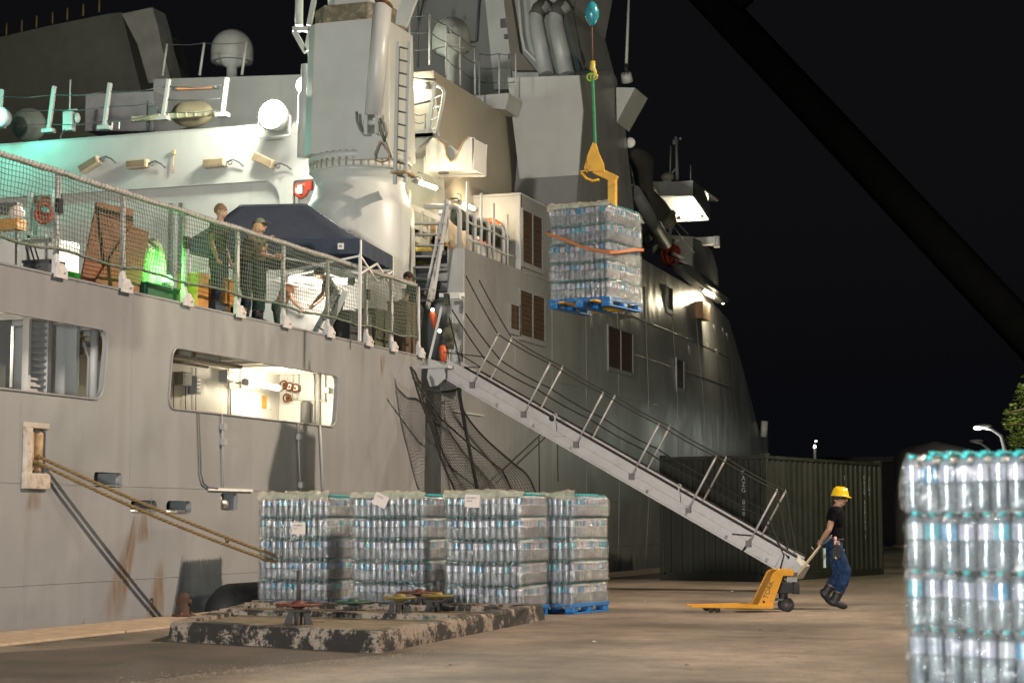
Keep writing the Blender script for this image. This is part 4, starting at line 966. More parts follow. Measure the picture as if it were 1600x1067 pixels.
# ============================================================ PEOPLE
def person(label, pos, rot, J, shirt, pants, boots=(.012, .012, .012), skin=(.36, .20, .13), hair=(.03, .02, .015), hat=None, sleeves='short', extra=None, vox=.0105, group=None, camo=None):
    """J: joints in metres, x forward, y to the figure's left, z up from the soles."""
    root = thing('person', label, 'person', (0, 0, 0), group)
    V_ = {k: Vector(v) for k, v in J.items()}
    m = MB(); segs = []
    def cap(a, b, ra, rb, part, n=10):
        a, b = Vector(a), Vector(b); d = b - a; L_ = d.length
        dn = d.normalized() if L_ > 1e-5 else Vector((0, 0, 1))
        q = dn.to_track_quat('Z', 'Y').to_matrix(); base = len(m.v); prof = []
        for i in range(4): t = R(-90 + 30 * i); prof.append((ra * math.cos(t) if i else .0005, ra * math.sin(t)))
        for i in range(4): t = R(30 * i); prof.append((rb * math.cos(t) if i < 3 else .0005, L_ + rb * math.sin(t)))
        for r_, h in prof:
            for j in range(n): t = 2 * math.pi * j / n; m.v.append(a + q @ Vector((r_ * math.cos(t), r_ * math.sin(t), h)))
        for i in range(len(prof) - 1):
            for j in range(n): j2 = (j + 1) % n; m.f.append([base + i * n + j, base + i * n + j2, base + (i + 1) * n + j2, base + (i + 1) * n + j]); m.m.append(0); m.smooth.append(True)
        m.f.append([base + j for j in range(n)][::-1]); m.f.append([base + (len(prof) - 1) * n + j for j in range(n)]); m.m += [0, 0]; m.smooth += [True, True]
        segs.append((a, b, ra, rb, part))
    def ell(c, r, part, rotm=None):
        c = Vector(c); base = len(m.v); n, k = 14, 10
        for i in range(k + 1):
            a = math.pi * i / k
            for j in range(n):
                t = 2 * math.pi * j / n; p = Vector((math.sin(a) * math.cos(t) * r[0], math.sin(a) * math.sin(t) * r[1], -math.cos(a) * r[2])) if 0 < i < k else Vector((.0003 * math.cos(t), .0003 * math.sin(t), (-1 if i == 0 else 1) * r[2]))
                if rotm: p = rotm @ p
                m.v.append(c + p)
        for i in range(k):
            for j in range(n): j2 = (j + 1) % n; m.f.append([base + i * n + j, base + i * n + j2, base + (i + 1) * n + j2, base + (i + 1) * n + j]); m.m.append(0); m.smooth.append(True)
        m.f.append([base + j for j in range(n)][::-1]); m.f.append([base + k * n + j for j in range(n)]); m.m += [0, 0]; m.smooth += [True, True]
        segs.append((c - Vector((.001, 0, 0)), c, min(r), min(r), part))
    pel, che, nek, hd = V_['pelvis'], V_['chest'], V_['neck'], V_['head']
    fw = V_.get('face', Vector((1, 0, 0))).normalized(); side = Vector((0, 0, 1)).cross(fw).normalized(); upv = fw.cross(side)
    # torso: several overlapping ellipsoids, deep chest, narrower waist
    bf = (V_['sl'] - V_['sr']).cross(Vector((0, 0, 1))); bf = bf.normalized() if bf.length > .01 else Vector((1, 0, 0)); bs = Vector((0, 0, 1)).cross(bf).normalized()
    bm3 = Matrix((bf, bs, Vector((0, 0, 1)))).transposed()
    def tilt(a, b):
        u_ = (b - a).normalized(); x_ = (bf - u_ * bf.dot(u_)).normalized(); return Matrix((x_, u_.cross(x_), u_)).transposed()
    T_ = tilt(pel, che)
    ell(che + T_ @ Vector((0, 0, .02)), (.118, .168, .19), 'shirt', T_); ell(pel.lerp(che, .5), (.10, .142, .17), 'shirt', T_); ell(pel + T_ @ Vector((-.01, 0, .0)), (.118, .162, .125), 'pants', T_)
    cap(che + T_ @ Vector((0, 0, .12)), nek, .075, .056, 'skin'); cap(nek, hd + Vector((0, 0, -.06)), .054, .054, 'skin')
    F3_ = Matrix((fw, side, upv)).transposed()
    ell(hd + F3_ @ Vector((-.012, 0, .022)), (.096, .076, .098), 'head', F3_); ell(hd + F3_ @ Vector((.018, 0, -.045)), (.066, .058, .07), 'head', F3_)
    cap(hd + F3_ @ Vector((.075, 0, .012)), hd + F3_ @ Vector((.098, 0, -.022)), .010, .015, 'head'); cap(hd + F3_ @ Vector((.066, -.02, -.06)), hd + F3_ @ Vector((.066, .02, -.06)), .014, .014, 'head')
    for s_ in (-1, 1): ell(hd + F3_ @ Vector((-.008, s_ * .078, -.005)), (.018, .010, .030), 'head', F3_)
    for s_ in 'lr':
        sh, el, wr = V_['s' + s_], V_['e' + s_], V_['w' + s_]; hp, kn, an, to = V_['h' + s_], V_['k' + s_], V_['a' + s_], V_['t' + s_]
        cap(che + T_ @ Vector((0, 0, .12)), sh, .07, .062, 'shirt'); mid = sh.lerp(el, .55)
        cap(sh, mid, .061, .050, 'shirt'); cap(mid, el, .050, .041, 'shirt' if sleeves == 'long' else 'skin')
        cap(el, el.lerp(wr, .35), .043, .044, 'skin' if sleeves != 'long' else 'shirt'); cap(el.lerp(wr, .35), wr, .044, .027, 'skin' if sleeves != 'long' else 'shirt')
        # hand: palm, four unequal bent fingers, thumb from the side of the palm
        d = (wr - el).normalized(); g = V_.get('g' + s_, Vector((1, 0, -.4))).normalized()
        pn = (g - d * g.dot(d)); pn = pn.normalized() if pn.length > .05 else Vector((1, 0, 0)); ac = d.cross(pn).normalized()
        palm = wr + d * .05
        PM = Matrix((d, ac, pn)).transposed(); ell(palm, (.052, .042, .019), 'hand', PM)
        for k, (off, ln) in enumerate(((-.031, .066), (-.011, .076), (.011, .072), (.030, .056))):
            b0 = wr + d * .088 + ac * off; b1 = b0 + (d * .75 + pn * .65) * ln * .45; b2 = b1 + (d * .05 + pn) * ln * .35; b3 = b2 + (pn * .45 - d * .9) * ln * .3
            cap(b0, b1, .0105, .0098, 'hand', 8); cap(b1, b2, .0098, .0092, 'hand', 8); cap(b2, b3, .0092, .0085, 'hand', 8)
        sg = -1; t0 = wr + d * .03 + ac * sg * .036; t1 = t0 + (d * .6 + ac * sg * .7 + pn * .3) * .036; t2 = t1 + (d * .7 + pn * .7) * .032
        cap(t0, t1, .0135, .0115, 'hand', 8); cap(t1, t2, .0115, .0095, 'hand', 8)
        cap(pel + T_ @ Vector((0, 0, -.03)), hp, .10, .095, 'pants'); cap(hp, kn, .097, .064, 'pants'); cap(kn, kn.lerp(an, .38), .062, .066, 'pants'); cap(kn.lerp(an, .38), an, .066, .048, 'pants')
        cap(an + (kn - an).normalized() * .13, an, .062, .054, 'boot'); cap(an, to, .052, .042, 'boot'); cap(an + (an - to).normalized() * .035, an, .045, .05, 'boot')
    me = m.mesh('body', mat('skin_%02d%02d' % (int(skin[0] * 99), int(skin[1] * 99)), skin, .5, var=.08, vscale=20))
    o = bpy.data.objects.new('tmp', me); link(o)
    md = o.modifiers.new('r', 'REMESH'); md.mode = 'VOXEL'; md.voxel_size = vox; md.use_smooth_shade = True
    sm_ = o.modifiers.new('s', 'SMOOTH'); sm_.factor = .5; sm_.iterations = 2
    dg = bpy.context.evaluated_depsgraph_get(); ev = o.evaluated_get(dg); body = bpy.data.meshes.new_from_object(ev)
    bpy.data.objects.remove(o)
    body.materials.clear(); body.materials.append(me.materials[0])
    bo = bpy.data.objects.new('body', body); link(bo); bo.parent = root
    # classify each vertex by its nearest bone
    import numpy as np
    nv_ = len(body.vertices); P = np.zeros(nv_ * 3); body.vertices.foreach_get('co', P); P = P.reshape(-1, 3)
    best = np.full(nv_, 1e9); lab = np.zeros(nv_, int); names = ['shirt', 'pants', 'skin', 'boot', 'head', 'hand']
    for a, b, ra, rb, part in segs:
        A_, B_ = np.array(a), np.array(b); dd = B_ - A_; L2 = max(dd @ dd, 1e-9); t_ = np.clip(((P - A_) @ dd) / L2, 0, 1)
        dist = np.linalg.norm(P - (A_ + t_[:, None] * dd), axis=1) - (ra + (rb - ra) * t_)
        w_ = dist < best; best[w_] = dist[w_]; lab[w_] = names.index(part)
    # torso between: the ellipsoids' own distance is crude, so split shirt and trousers by height along the spine
    N_ = np.zeros(nv_ * 3); body.vertices.foreach_get('normal', N_); N_ = N_.reshape(-1, 3)
    polys = [tuple(p.vertices) for p in body.polygons]
    def cloth(name, parts, off, mt, cond=None, fold=.006):
        keep = [f for f in polys if all(names[lab[i]] in parts for i in f) and (cond is None or cond(P[f[0]]))]
        if not keep: return
        ids = sorted({i for f in keep for i in f}); mp_ = {i: k for k, i in enumerate(ids)}
        vs = []
        for i in ids:
            p = Vector(P[i]); w = noise.noise(p * 14) * fold + noise.noise(p * 5 + Vector((3, 1, 7))) * fold
            vs.append(p + Vector(N_[i]) * (off + w))
        mm = bpy.data.meshes.new(name); mm.from_pydata([tuple(v) for v in vs], [], [[mp_[i] for i in f] for f in keep]); mm.materials.append(mt)
        mm.polygons.foreach_set('use_smooth', [True] * len(keep))
        oo = bpy.data.objects.new(name, mm); link(oo); oo.parent = root
        so = oo.modifiers.new('t', 'SOLIDIFY'); so.thickness = .004; so.offset = -1
        return oo
    cn = 'cloth_%02d%02d%02d' % tuple(int(c * 99) for c in shirt)
    cloth('shirt', ('shirt',), .014, mat(cn, shirt, .95, var=.3, vscale=9, bump=.4, bscale=90, spec=.08) if camo is None else camo)
    cn = 'trouser_%02d%02d%02d' % tuple(int(c * 99) for c in pants)
    cloth('trousers', ('pants',), .020, mat(cn, pants, .9, var=.5, vscale=11, bump=.5, bscale=90, spec=.15, dirt=.8, grime=tuple(c * .3 for c in pants)), fold=.008)
    cloth('boots', ('boot',), .010, mat('boot_leather', boots, .6, var=.3, bump=.3))
    # belt
    m = MB(); m.torus(pel + T_ @ Vector((0, 0, .075)), .135, .014, 'z', 20, 6, rot=Matrix.Diagonal((.95, 1.18, 1)))
    m.build('belt', BLACK, root)
    # hair or hat, eyes
    hm = mat('hair_%02d' % int(hair[0] * 99), hair, .8, var=.4, vscale=40, bump=.6, bscale=120)
    def capsurf(name, rad, z0, mt, c=hd + F3_ @ Vector((-.014, 0, .026)), rs=(.100, .081, .103)):
        m = MB(); m.sm = True; n, k = 20, 9; base = 0
        for i in range(k + 1):
            a = (math.pi / 2 + z0) * i / k
            for j in range(n):
                t = 2 * math.pi * j / n; cut = 1 - .32 * max(0, math.cos(t)) * (i / k)
                aa = a * cut; q = Vector((math.sin(aa) * math.cos(t) * (rs[0] + rad), math.sin(aa) * math.sin(t) * (rs[1] + rad), math.cos(aa) * (rs[2] + rad))); q *= 1 + .03 * noise.noise(q * 60)
                m.v.append(c + F3_ @ q)
        for i in range(k):
            for j in range(n): j2 = (j + 1) % n; m.f.append([i * n + j, i * n + j2, (i + 1) * n + j2, (i + 1) * n + j]); m.m.append(0); m.smooth.append(True)
        oo = m.build(name, mt, root); so = oo.modifiers.new('t', 'SOLIDIFY'); so.thickness = .008; so.offset = -1; return oo
    capsurf('hair', .003, .45, hm)
    for s_ in (-1, 1):
        c = hd + F3_ @ Vector((.078, s_ * .030, .012)); m = MB(); m.sphere(c, .011, 8, 6); m.build('eye', mat('eye', (.04, .03, .03), .2), root)
        m = MB(); m.tube([c + F3_ @ Vector((.008, -.016, .018)), c + F3_ @ Vector((.010, .016, .019))], .004, 5); m.build('eyebrow', hm, root)
    if hat == 'helmet':
        HY = mat('yellow_helmet', (.80, .50, .015), .3, var=.05)
        c = hd + F3_ @ Vector((-.005, 0, .048))
        m = MB(); prof = [(.150, -.012), (.135, .0), (.128, .02), (.122, .05), (.105, .088), (.075, .112), (.04, .124), (.0, .127)]
        for r_, h in prof:
            pass
        n = 28; m.sm = True
        for i, (r_, h) in enumerate(prof):
            for j in range(n):
                t = 2 * math.pi * j / n; ext = (.035 * max(0, math.cos(t)) ** 2 if i == 0 else 0); rid = .008 * (abs(math.sin(t)) < .25 and 1 < i < 7)
                m.v.append(c + F3_ @ Vector(((r_ + ext) * .96 * math.cos(t), r_ * .86 * math.sin(t), h + rid - (.012 if i == 0 and math.cos(t) > .5 else 0))))
        for i in range(len(prof) - 1):
            for j in range(n): j2 = (j + 1) % n; m.f.append([i * n + j, i * n + j2, (i + 1) * n + j2, (i + 1) * n + j]); m.m.append(0); m.smooth.append(True)
        oo = m.build('helmet', HY, root); so = oo.modifiers.new('t', 'SOLIDIFY'); so.thickness = .005; so.offset = -1
        m = MB(); m.torus(hd + F3_ @ Vector((-.02, 0, .0)), .098, .012, 'z', 20, 6); m.build('helmet_strap', BLACK, root)
    elif hat:
        capsurf('cap', .010, .12, mat('cap_%02d' % int(hat[0] * 99), hat, .8)); m = MB(); a = hd + F3_ @ Vector((.085, 0, .05)); m.obox(a + F3_ @ Vector((.035, 0, 0)), (.045, .06, .004), F3_); m.build('cap_peak', mat('cap_%02d' % int(hat[0] * 99), hat, .8), root)
    if extra: extra(root, V_)
    root.location = pos; root.rotation_euler = (0, 0, rot)
    return root
def stand(**k):
    J = dict(pelvis=(0, 0, .95), chest=(.0, 0, 1.30), neck=(.01, 0, 1.50), head=(.03, 0, 1.64), sl=(0, .19, 1.43), sr=(0, -.19, 1.43), el=(-.02, .25, 1.13), er=(-.02, -.25, 1.13),
             wl=(.08, .26, .89), wr=(.08, -.26, .89), hl=(0, .09, .90), hr=(0, -.09, .90), kl=(.03, .11, .49), kr=(.03, -.11, .49), al=(0, .12, .09), ar=(0, -.12, .09), tl=(.15, .14, .045), tr=(.15, -.14, .045))
    J.update(k); return J
# deck crew
def deck_spot(u, v, h): p = at(u, v, z=DZ + h); return Vector((p.x, p.y, DZ))
CAMR = YAW     # a figure turned this way faces to the right of the picture
p1 = deck_spot(343, 319, 1.77)
person('short haired man in dark shirt standing tallest behind the railing, head above the top rope', p1, CAMR + R(-15), stand(head=(.03, 0, 1.65)), (.05, .05, .045), (.035, .045, .06), hair=(.16, .09, .05))
p2 = deck_spot(384, 349, 1.66)
person('fair haired crew member stooping with one arm raised beside the man in a cap', p2, CAMR + R(10), stand(chest=(.06, 0, 1.26), neck=(.13, 0, 1.43), head=(.19, 0, 1.54), face=(1, 0, -.5), sl=(.08, .19, 1.37), sr=(.08, -.19, 1.37), er=(.26, -.28, 1.18), wr=(.36, -.16, 1.36), el=(.10, .26, 1.10), wl=(.26, .2, .98)), (.16, .13, .08), (.03, .05, .06), hair=(.35, .24, .12), skin=(.40, .24, .16))
p3 = deck_spot(404, 346, 1.72)
person('crew member in a pale topped cap with folded arms, right of the stooping one', p3, CAMR + R(-5), stand(er=(.08, -.27, 1.15), wr=(.27, -.08, 1.12), el=(.08, .27, 1.15), wl=(.27, .06, 1.16)), (.12, .13, .07), (.03, .06, .05), hat=(.13, .15, .10), sleeves='short')
p5 = at(650, 431, y=33.7); p5 = Vector((p5.x, p5.y, DZ + .02))
person('man in black shirt leaning forward at the head of the gangway', p5, CAMR + R(165), stand(chest=(.05, 0, 1.29), neck=(.12, 0, 1.47), head=(.17, 0, 1.59), face=(1, 0, -.25), sl=(.05, .19, 1.41), sr=(.05, -.19, 1.41), el=(.14, .25, 1.12), er=(.14, -.25, 1.12), wl=(.33, .20, .98), wr=(.33, -.20, .98)), (.015, .015, .015), (.035, .042, .06), hair=(.035, .02, .012))
for (u, v, h, rt, sh, lbl) in ((527, 421, 1.55, 185, (.05, .055, .035), 'dark clad crew member bending under the canopy in front of its bright light'),
                               (436, 435, 1.5, 5, (.16, .06, .03), 'crew member with reddish shirt stooping at the left end of the canopy')):
    p = deck_spot(u, v, h)
    person(lbl, p, CAMR + R(rt), stand(chest=(.14, 0, 1.22), neck=(.26, 0, 1.36), head=(.34, 0, 1.44), face=(1, 0, -.5), sl=(.18, .19, 1.31), sr=(.18, -.19, 1.31), el=(.28, .25, 1.05), er=(.28, -.25, 1.05), wl=(.42, .20, .90), wr=(.42, -.20, .90)), sh, (.035, .05, .035), vox=.013)

# ============================================================ ON THE FLIGHT DECK
NAVY = mat('navy_canopy_cloth', (.030, .042, .065), .85, var=.15, vscale=2, bump=.5, bscale=14)
cp = thing('gazebo', 'navy pop-up canopy with white legs standing on the flight deck', 'canopy', (-15, 31, DZ))
def C_(u, v, y): return at(u, v, y=y)
E0, E1 = C_(296, 373, 29.0), C_(562, 374, 29.9)      # near eave
rz = C_(375, 320, 30.3), C_(478, 318, 30.7)
E2 = C_(612, 399, 32.4); E3 = Vector((E0.x + (E2.x - E1.x), E0.y + (E2.y - E1.y), E2.z))
E1 = Vector((E1.x, E1.y, E0.z * .5 + E1.z * .5)); 
m = MB(); m.sm = True
def patch(a, b, c, d, n=10, sag=.12):
    base = len(m.v)
    for i in range(n + 1):
        for j in range(n + 1):
            s_, t_ = i / n, j / n; p = a.lerp(b, s_).lerp(d.lerp(c, s_), t_); p = p - Vector((0, 0, sag * 4 * t_ * (1 - t_) * .5 * (.5 + s_ * (1 - s_) * 2))); m.v.append(p)
    for i in range(n):
        for j in range(n): m.f.append([base + i * (n + 1) + j, base + (i + 1) * (n + 1) + j, base + (i + 1) * (n + 1) + j + 1, base + i * (n + 1) + j + 1]); m.m.append(0); m.smooth.append(True)
patch(E0, E1, rz[1], rz[0]); patch(E1, E2, rz[1], rz[1] + Vector((0, .001, 0))); patch(E3, E0, rz[0], rz[0] + Vector((.001, 0, 0))); patch(E2, E3, rz[0], rz[1])
o = m.build('roof_cloth', NAVY, cp); so = o.modifiers.new('t', 'SOLIDIFY'); so.thickness = .006
m = MB(); vh = .27
for a, b in ((E0, E1), (E1, E2), (E2, E3), (E3, E0)):
    n = 14
    for i in range(n):
        p, q = a.lerp(b, i / n), a.lerp(b, (i + 1) / n); w = Vector((.012 * math.sin(i * 2), -.012 * math.sin(i * 1.7), 0)); w2 = Vector((.012 * math.sin(i * 2 + 2), -.012 * math.sin((i + 1) * 1.7), 0))
        m.hexa([p, q, q + w2 - Vector((0, 0, vh)), p + w - Vector((0, 0, vh))], [p + Vector((0, .006, 0)), q + Vector((0, .006, 0)), q + w2 + Vector((0, .006, -vh)), p + w + Vector((0, .006, -vh))])
m.build('valance', NAVY, cp)
q = E0.lerp(E1, .9) + Vector((-.02, -.03, -.14)); m = MB(); m.obox(q, (.055, .006, .055), Matrix.Rotation(YAW * .6, 3, 'Z')); s_ = m.build('printed_label', WHITE, cp)
m = MB(); m.obox(q + Vector((0, -.012, 0)), (.022, .003, .016), Matrix.Rotation(YAW * .6, 3, 'Z')); m.build('print', DGREY, s_)
for p in (E0, E1, E2, E3): MB().beam((p.x, p.y + .03, DZ), (p.x, p.y + .03, p.z - .02), .045, .045).build('leg', WHITE, cp)
m = MB()
for a, b in ((E0, E1), (E1, E2), (E3, E2)):
    n = 2
    for i in range(n):
        p, q = a.lerp(b, i / n), a.lerp(b, (i + 1) / n)
        m.beam(p + Vector((0, .04, -.30)), q + Vector((0, .04, -.62)), .022, .035); m.beam(p + Vector((0, .04, -.62)), q + Vector((0, .04, -.30)), .022, .035)
m.build('truss', WHITE, cp)
cl = (E0 + E2) / 2; clz = 6.0
tube_light('canopy_lamp', 'bright strip lamp hanging under the navy canopy', at(452, 436, y=31.6), at(545, 440, y=31.6), 55, (1, .92, .80), (0, -.1, -.15), 45, r=.05)
# white back screen and lit clutter under the canopy
m = MB(); a = at(445, 440, y=32.3); b = at(560, 440, y=32.3); m.box(a.x, b.x, 32.3, 32.34, DZ + .02, a.z); s_ = m.build('canopy_screen', WHITE); tag(s_, 'white screen sheet standing behind the people under the canopy', 'screen')
def crate(label, u, v, w, d, h, col, z=DZ, y=None, rot=0, name='crate', cat='crate', slat=False):
    p = at(u, v, x=HX - .15 - w / 2); h = max(.12, p.z - z); t = thing(name, label, cat, (p.x, p.y, z)); c0 = Vector((p.x, p.y, z)); rm = Matrix.Rotation(rot, 3, 'Z')
    mt = mat('%s_%02d%02d%02d' % (name, int(col[0] * 99), int(col[1] * 99), int(col[2] * 99)), col, .7, var=.25, vscale=6)
    m = MB(); m.obox(c0 + Vector((0, 0, h / 2)), (w / 2, d / 2, h / 2), rm); m.build('box_body', mt, t, bevel=.015)
    m = MB(); m.obox(c0 + Vector((0, 0, h + .012)), (w / 2 + .012, d / 2 + .012, .018), rm); m.obox(c0 + rm @ Vector((0, -d / 2 - .02, h * .7)), (w * .18, .015, .012), rm); m.build('lid', mt, t, bevel=.006)
    return t
crate('dark navy crate standing behind the post left of the man in dark shirt', 322, 477, .55, .4, .38, (.03, .04, .06))
crate('orange wooden crate with straps behind the net at the dark shirted man', 302, 432, .35, .35, .75, (.45, .20, .04))
crate('tan open crate by the deck edge below the two capped crew', 352, 482, .45, .55, .22, (.50, .36, .16))
crate('dark green crate beside the foot of the plywood boards', 237, 450, .4, .9, .26, (.02, .09, .04))
crate('amber crate behind the legs of the dark shirted man', 345, 440, .35, .3, .7, (.42, .19, .03))
crate('grey box at the foot of the net near the left edge', 68, 412, .4, .35, .16, (.05, .05, .05))
crate('dark case under the canopy behind the leaning ladder', 545, 492, .5, 1.0, .75, (.045, .045, .04))
crate('brown tall case at the right end of the netting', 628, 475, .4, .5, 1.1, (.10, .065, .035))
crate('olive kit bag pile by the right part of the netting', 585, 488, .4, .8, .85, (.07, .075, .04))
# plywood boards
PLY = mat('brown_plywood', (.20, .085, .038), .6, var=.18, vscale=3, streak=.4, streakcol=(.10, .04, .02), sscale=2.2)
def board(label, pts, x0, lean):
    t = thing('plywood_board', label, 'board', at(*pts[0], x=x0), 'plywood boards leaning by the railing')
    m = MB(); P_ = [at(u, v, x=x0) for u, v in pts]; zmin = min(p.z for p in P_)
    P_ = [p - Vector((lean * (p.z - zmin), 0, 0)) for p in P_]
    m.hexa(P_, [p - Vector((.02, 0, 0)) for p in P_]); m.build('panel', PLY, t); return t
board('tall brown plywood board leaning left most behind the net', [(128, 436), (205, 462), (224, 326), (166, 315)], HX - .22, .12)
board('wider lower brown plywood board leaning in front of the tall one', [(150, 440), (216, 464), (243, 362), (215, 352)], HX - .17, .10)
m = MB(); a = at(95, 410, x=-13.8); b = at(140, 424, x=-13.8); m.box(-14.2, -13.7, a.y, b.y, DZ + .01, DZ + .1); s_ = m.build('plank_stack', PLY); tag(s_, 'low stack of brown planks on the deck left of the plywood', 'planks')
# wrapped load under green light
wr = thing('wrapped_load', 'plastic wrapped load glowing green beside the plywood boards', 'wrapped load', at(262, 470, z=DZ))
c0 = at(246, 462, x=HX - .45); m = MB(); m.sm = True; n = 26
for i in range(13):
    h = i / 12 * 1.0
    for j in range(n):
        t_ = 2 * math.pi * j / n; r_ = (.26 if i < 11 else .2 if i == 11 else .06) * (1 + .14 * noise.noise(Vector((math.cos(t_) * 2, math.sin(t_) * 2, h * 5)))); m.v.append(Vector((c0.x - .2 + r_ * math.cos(t_), c0.y + r_ * 1.25 * math.sin(t_), DZ + h + .0)))
for i in range(12):
    for j in range(n): j2 = (j + 1) % n; m.f.append([i * n + j, i * n + j2, (i + 1) * n + j2, (i + 1) * n + j]); m.m.append(0); m.smooth.append(True)
m.build('wrap', mat('pale_wrap', (.45, .50, .33), .25, var=.3, vscale=8, bump=1, bscale=18), wr)
c1 = at(266, 470, x=HX - .25); m = MB(); m.sphere((c1.x - .3, c1.y, DZ + .5), .2, 16, 12, (1, 1, 2.6)); s_ = m.build('wrapped_sack', mat('pale_wrap', (.45, .5, .33))); tag(s_, 'tall pale sack lit vivid green right of the wrapped load', 'sack')
m = MB(); a = at(122, 405, x=HX - .8); m.obox((a.x - .3, a.y, DZ + .15), (.3, .35, .15)); s_ = m.build('covered_pallet', mat('green_cover', (.12, .42, .10), .7, var=.3, bump=.6, bscale=14)); tag(s_, 'low bright green covered pack left of the plywood boards', 'cover')
# pale step box and gear at far left
m = MB(); a = at(60, 372, y=30.5); m.box(a.x - 3.2, a.x + .35, 30.5, 31.4, DZ, a.z); s_ = m.build('white_bench', WHITE, bevel=.02); tag(s_, 'long low white locker catching mint green light at the left', 'locker')
hs = thing('hung_fire_gear', 'red and grey fire gear hung on the hangar wall at the left', 'fire gear', at(70, 330, y=TY - .3))
q = at(70, 322, y=TY - .2)
m = MB()
for k in range(3): m.torus(q + Vector((.05, -.05 * k, -.1 * k)), .22, .05, 'y', 18, 7)
m.build('hose', mat('fire_red', (.32, .035, .015)), hs); m = MB(); m.box(q.x - .4, q.x - .32, q.y - .1, q.y, q.z - .75, q.z + .35); m.box(q.x - .4, q.x + .1, q.y - .1, q.y, q.z - .75, q.z - .7); m.tube([q + Vector((.28, -.05, .35)), q + Vector((.3, -.05, -.2))], .09, 12); m.build('bracket', LGREY, hs)
hs = thing('hung_fire_gear', 'small red and white valve gear hung by the crane base in a recess', 'fire gear', at(472, 298, y=TY - .1))
q = at(470, 298, y=TY + .05); m = MB(); m.torus(q, .14, .05, 'y', 16, 7); m.obox(q + Vector((.2, 0, .1)), (.08, .05, .1)); m.build('hose', mat('fire_red', (.32, .035, .015)), hs)
m = MB(); m.obox(q + Vector((0, -.02, .02)), (.06, .05, .1)); m.tube([q + Vector((-.1, 0, -.3)), q + Vector((-.1, 0, .1))], .04, 8); m.build('valve', WHITE, hs)
t = thing('survivor_stretcher', 'orange and pale machine part at the left edge behind the net', 'machine', at(15, 352, y=29))
q = at(12, 352, y=29); m = MB(); m.obox(q, (.3, .15, .1)); m.build('orange_body', mat('machine_orange', (.50, .22, .02), .5), t); m = MB(); m.sphere(q + Vector((.22, -.05, .2)), .15, 12, 8); m.build('pale_cap', mat('pale_pink', (.6, .5, .45), .6), t)
m = MB(); m.obox(q + Vector((.05, 0, .3)), (.2, .1, .1)); m.beam(q + Vector((-.2, 0, -.1)), q + Vector((-.2, 0, -.9)), .05, .05); m.beam(q + Vector((.2, 0, -.1)), q + Vector((.22, 0, -.9)), .05, .05); m.build('frame', DGREY, t)
# leaning step ladder under the canopy
t = thing('step_ladder', 'pale folding ladder leaning diagonally behind the netting under the canopy', 'ladder', at(500, 540, z=DZ))
m = MB(); m.beam(at(486, 530, y=29.6), at(528, 452, y=29.6), .05, .09); m.beam(at(500, 540, y=29.3), at(540, 456, y=29.3), .05, .09); m.build('stile', CP, t)
for k in range(6): f = (k + .5) / 6; MB().tube([at(486, 530, y=29.6).lerp(at(528, 452, y=29.6), f), at(500, 540, y=29.3).lerp(at(540, 456, y=29.3), f)], .018, 6).build('rung', LGREY, t)
m = MB()
for i in range(3): m.tube([at(40 + i * 7, 385, x=-13.9), at(46 + i * 7, 405, x=-13.8), at(48 + i * 8, 425, x=-13.7)], .012, 5)
s_ = m.build('cable_bundle', BLACK); tag(s_, 'black cables hanging to the deck behind the left part of the net', 'cables')
m = MB()     # loose gear below the netting, right half
for i in range(40):
    u = random.uniform(560, 648); p = at(u, random.uniform(505, 545) + (u - 560) * .18, x=-13.8); m.obox(p, (.05, random.uniform(.04, .12), random.uniform(.03, .1)), Matrix.Rotation(random.uniform(0, 3), 3, 'X'))
s_ = m.build('loose_gear', mat('mixed_gear', (.12, .07, .04), .8, var=.7, vscale=12), kind='stuff')

# ============================================================ GANGWAY
GH = at(694, 574, x=-12.95); GF = at(1238, 886, y=33.5)
gw = thing('gangway', 'long grey aluminium gangway sloping from the ship down to the quay', 'gangway', GF)
ax = (GF - GH).normalized(); sd = ax.cross(Vector((0, 0, 1))).normalized();  un = sd.cross(ax).normalized()
if sd.y > 0: pass
near = -1 if (sd.y > 0) else 1    # the side towards the camera
GWP = mat('gangway_alloy', (.42, .40, .39), .45, metal=.15, var=.1, vscale=4, bump=.15, bscale=60, dirt=.25, grime=(.25, .22, .19))
ns_ = sd * near; wd = .72
def G(t, s_, h): return GH.lerp(GF, t) + ns_ * (wd * s_) + un * h
m = MB()
for s_ in (0, -1):
    m.hexa([G(0, s_, -.17), G(1, s_, -.17), G(1, s_, .17), G(0, s_, .17)], [G(0, s_, -.17) - ns_ * .02, G(1, s_, -.17) - ns_ * .02, G(1, s_, .17) - ns_ * .02, G(0, s_, .17) - ns_ * .02])
    k = .03 / wd
    m.beam(G(0, s_ + k * .6, -.17), G(1, s_ + k * .6, -.17), .05, .03, un); m.beam(G(0, s_ + k * .6, .17), G(1, s_ + k * .6, .17), .05, .03, un); m.beam(G(0, s_ + k * .5, .0), G(1, s_ + k * .5, .0), .03, .02, un)
side = m.build('side_beam', GWP, gw)
MB().hexa([G(0, -.02, -.02), G(1, -.02, -.02), G(1, -.98, -.02), G(0, -.98, -.02)], [G(0, -.02, .01), G(1, -.02, .01), G(1, -.98, .01), G(0, -.98, .01)]).build('tread_plate', GWP, gw)
for k in range(9): t_ = .06 + k * .11; MB().beam(G(t_, 0, -.12), G(t_, -1, -.12), .05, .07, un).build('cross_beam', GWP, gw)
MB().tube([G(i / 20, .05, .205) for i in range(1, 21)], .022, 6).tube([G(i / 20, -1.03, .2) for i in range(1, 21)], .02, 6).build('rubber_edge', BLACK, gw)
for k in range(4):
    t_ = .93; 
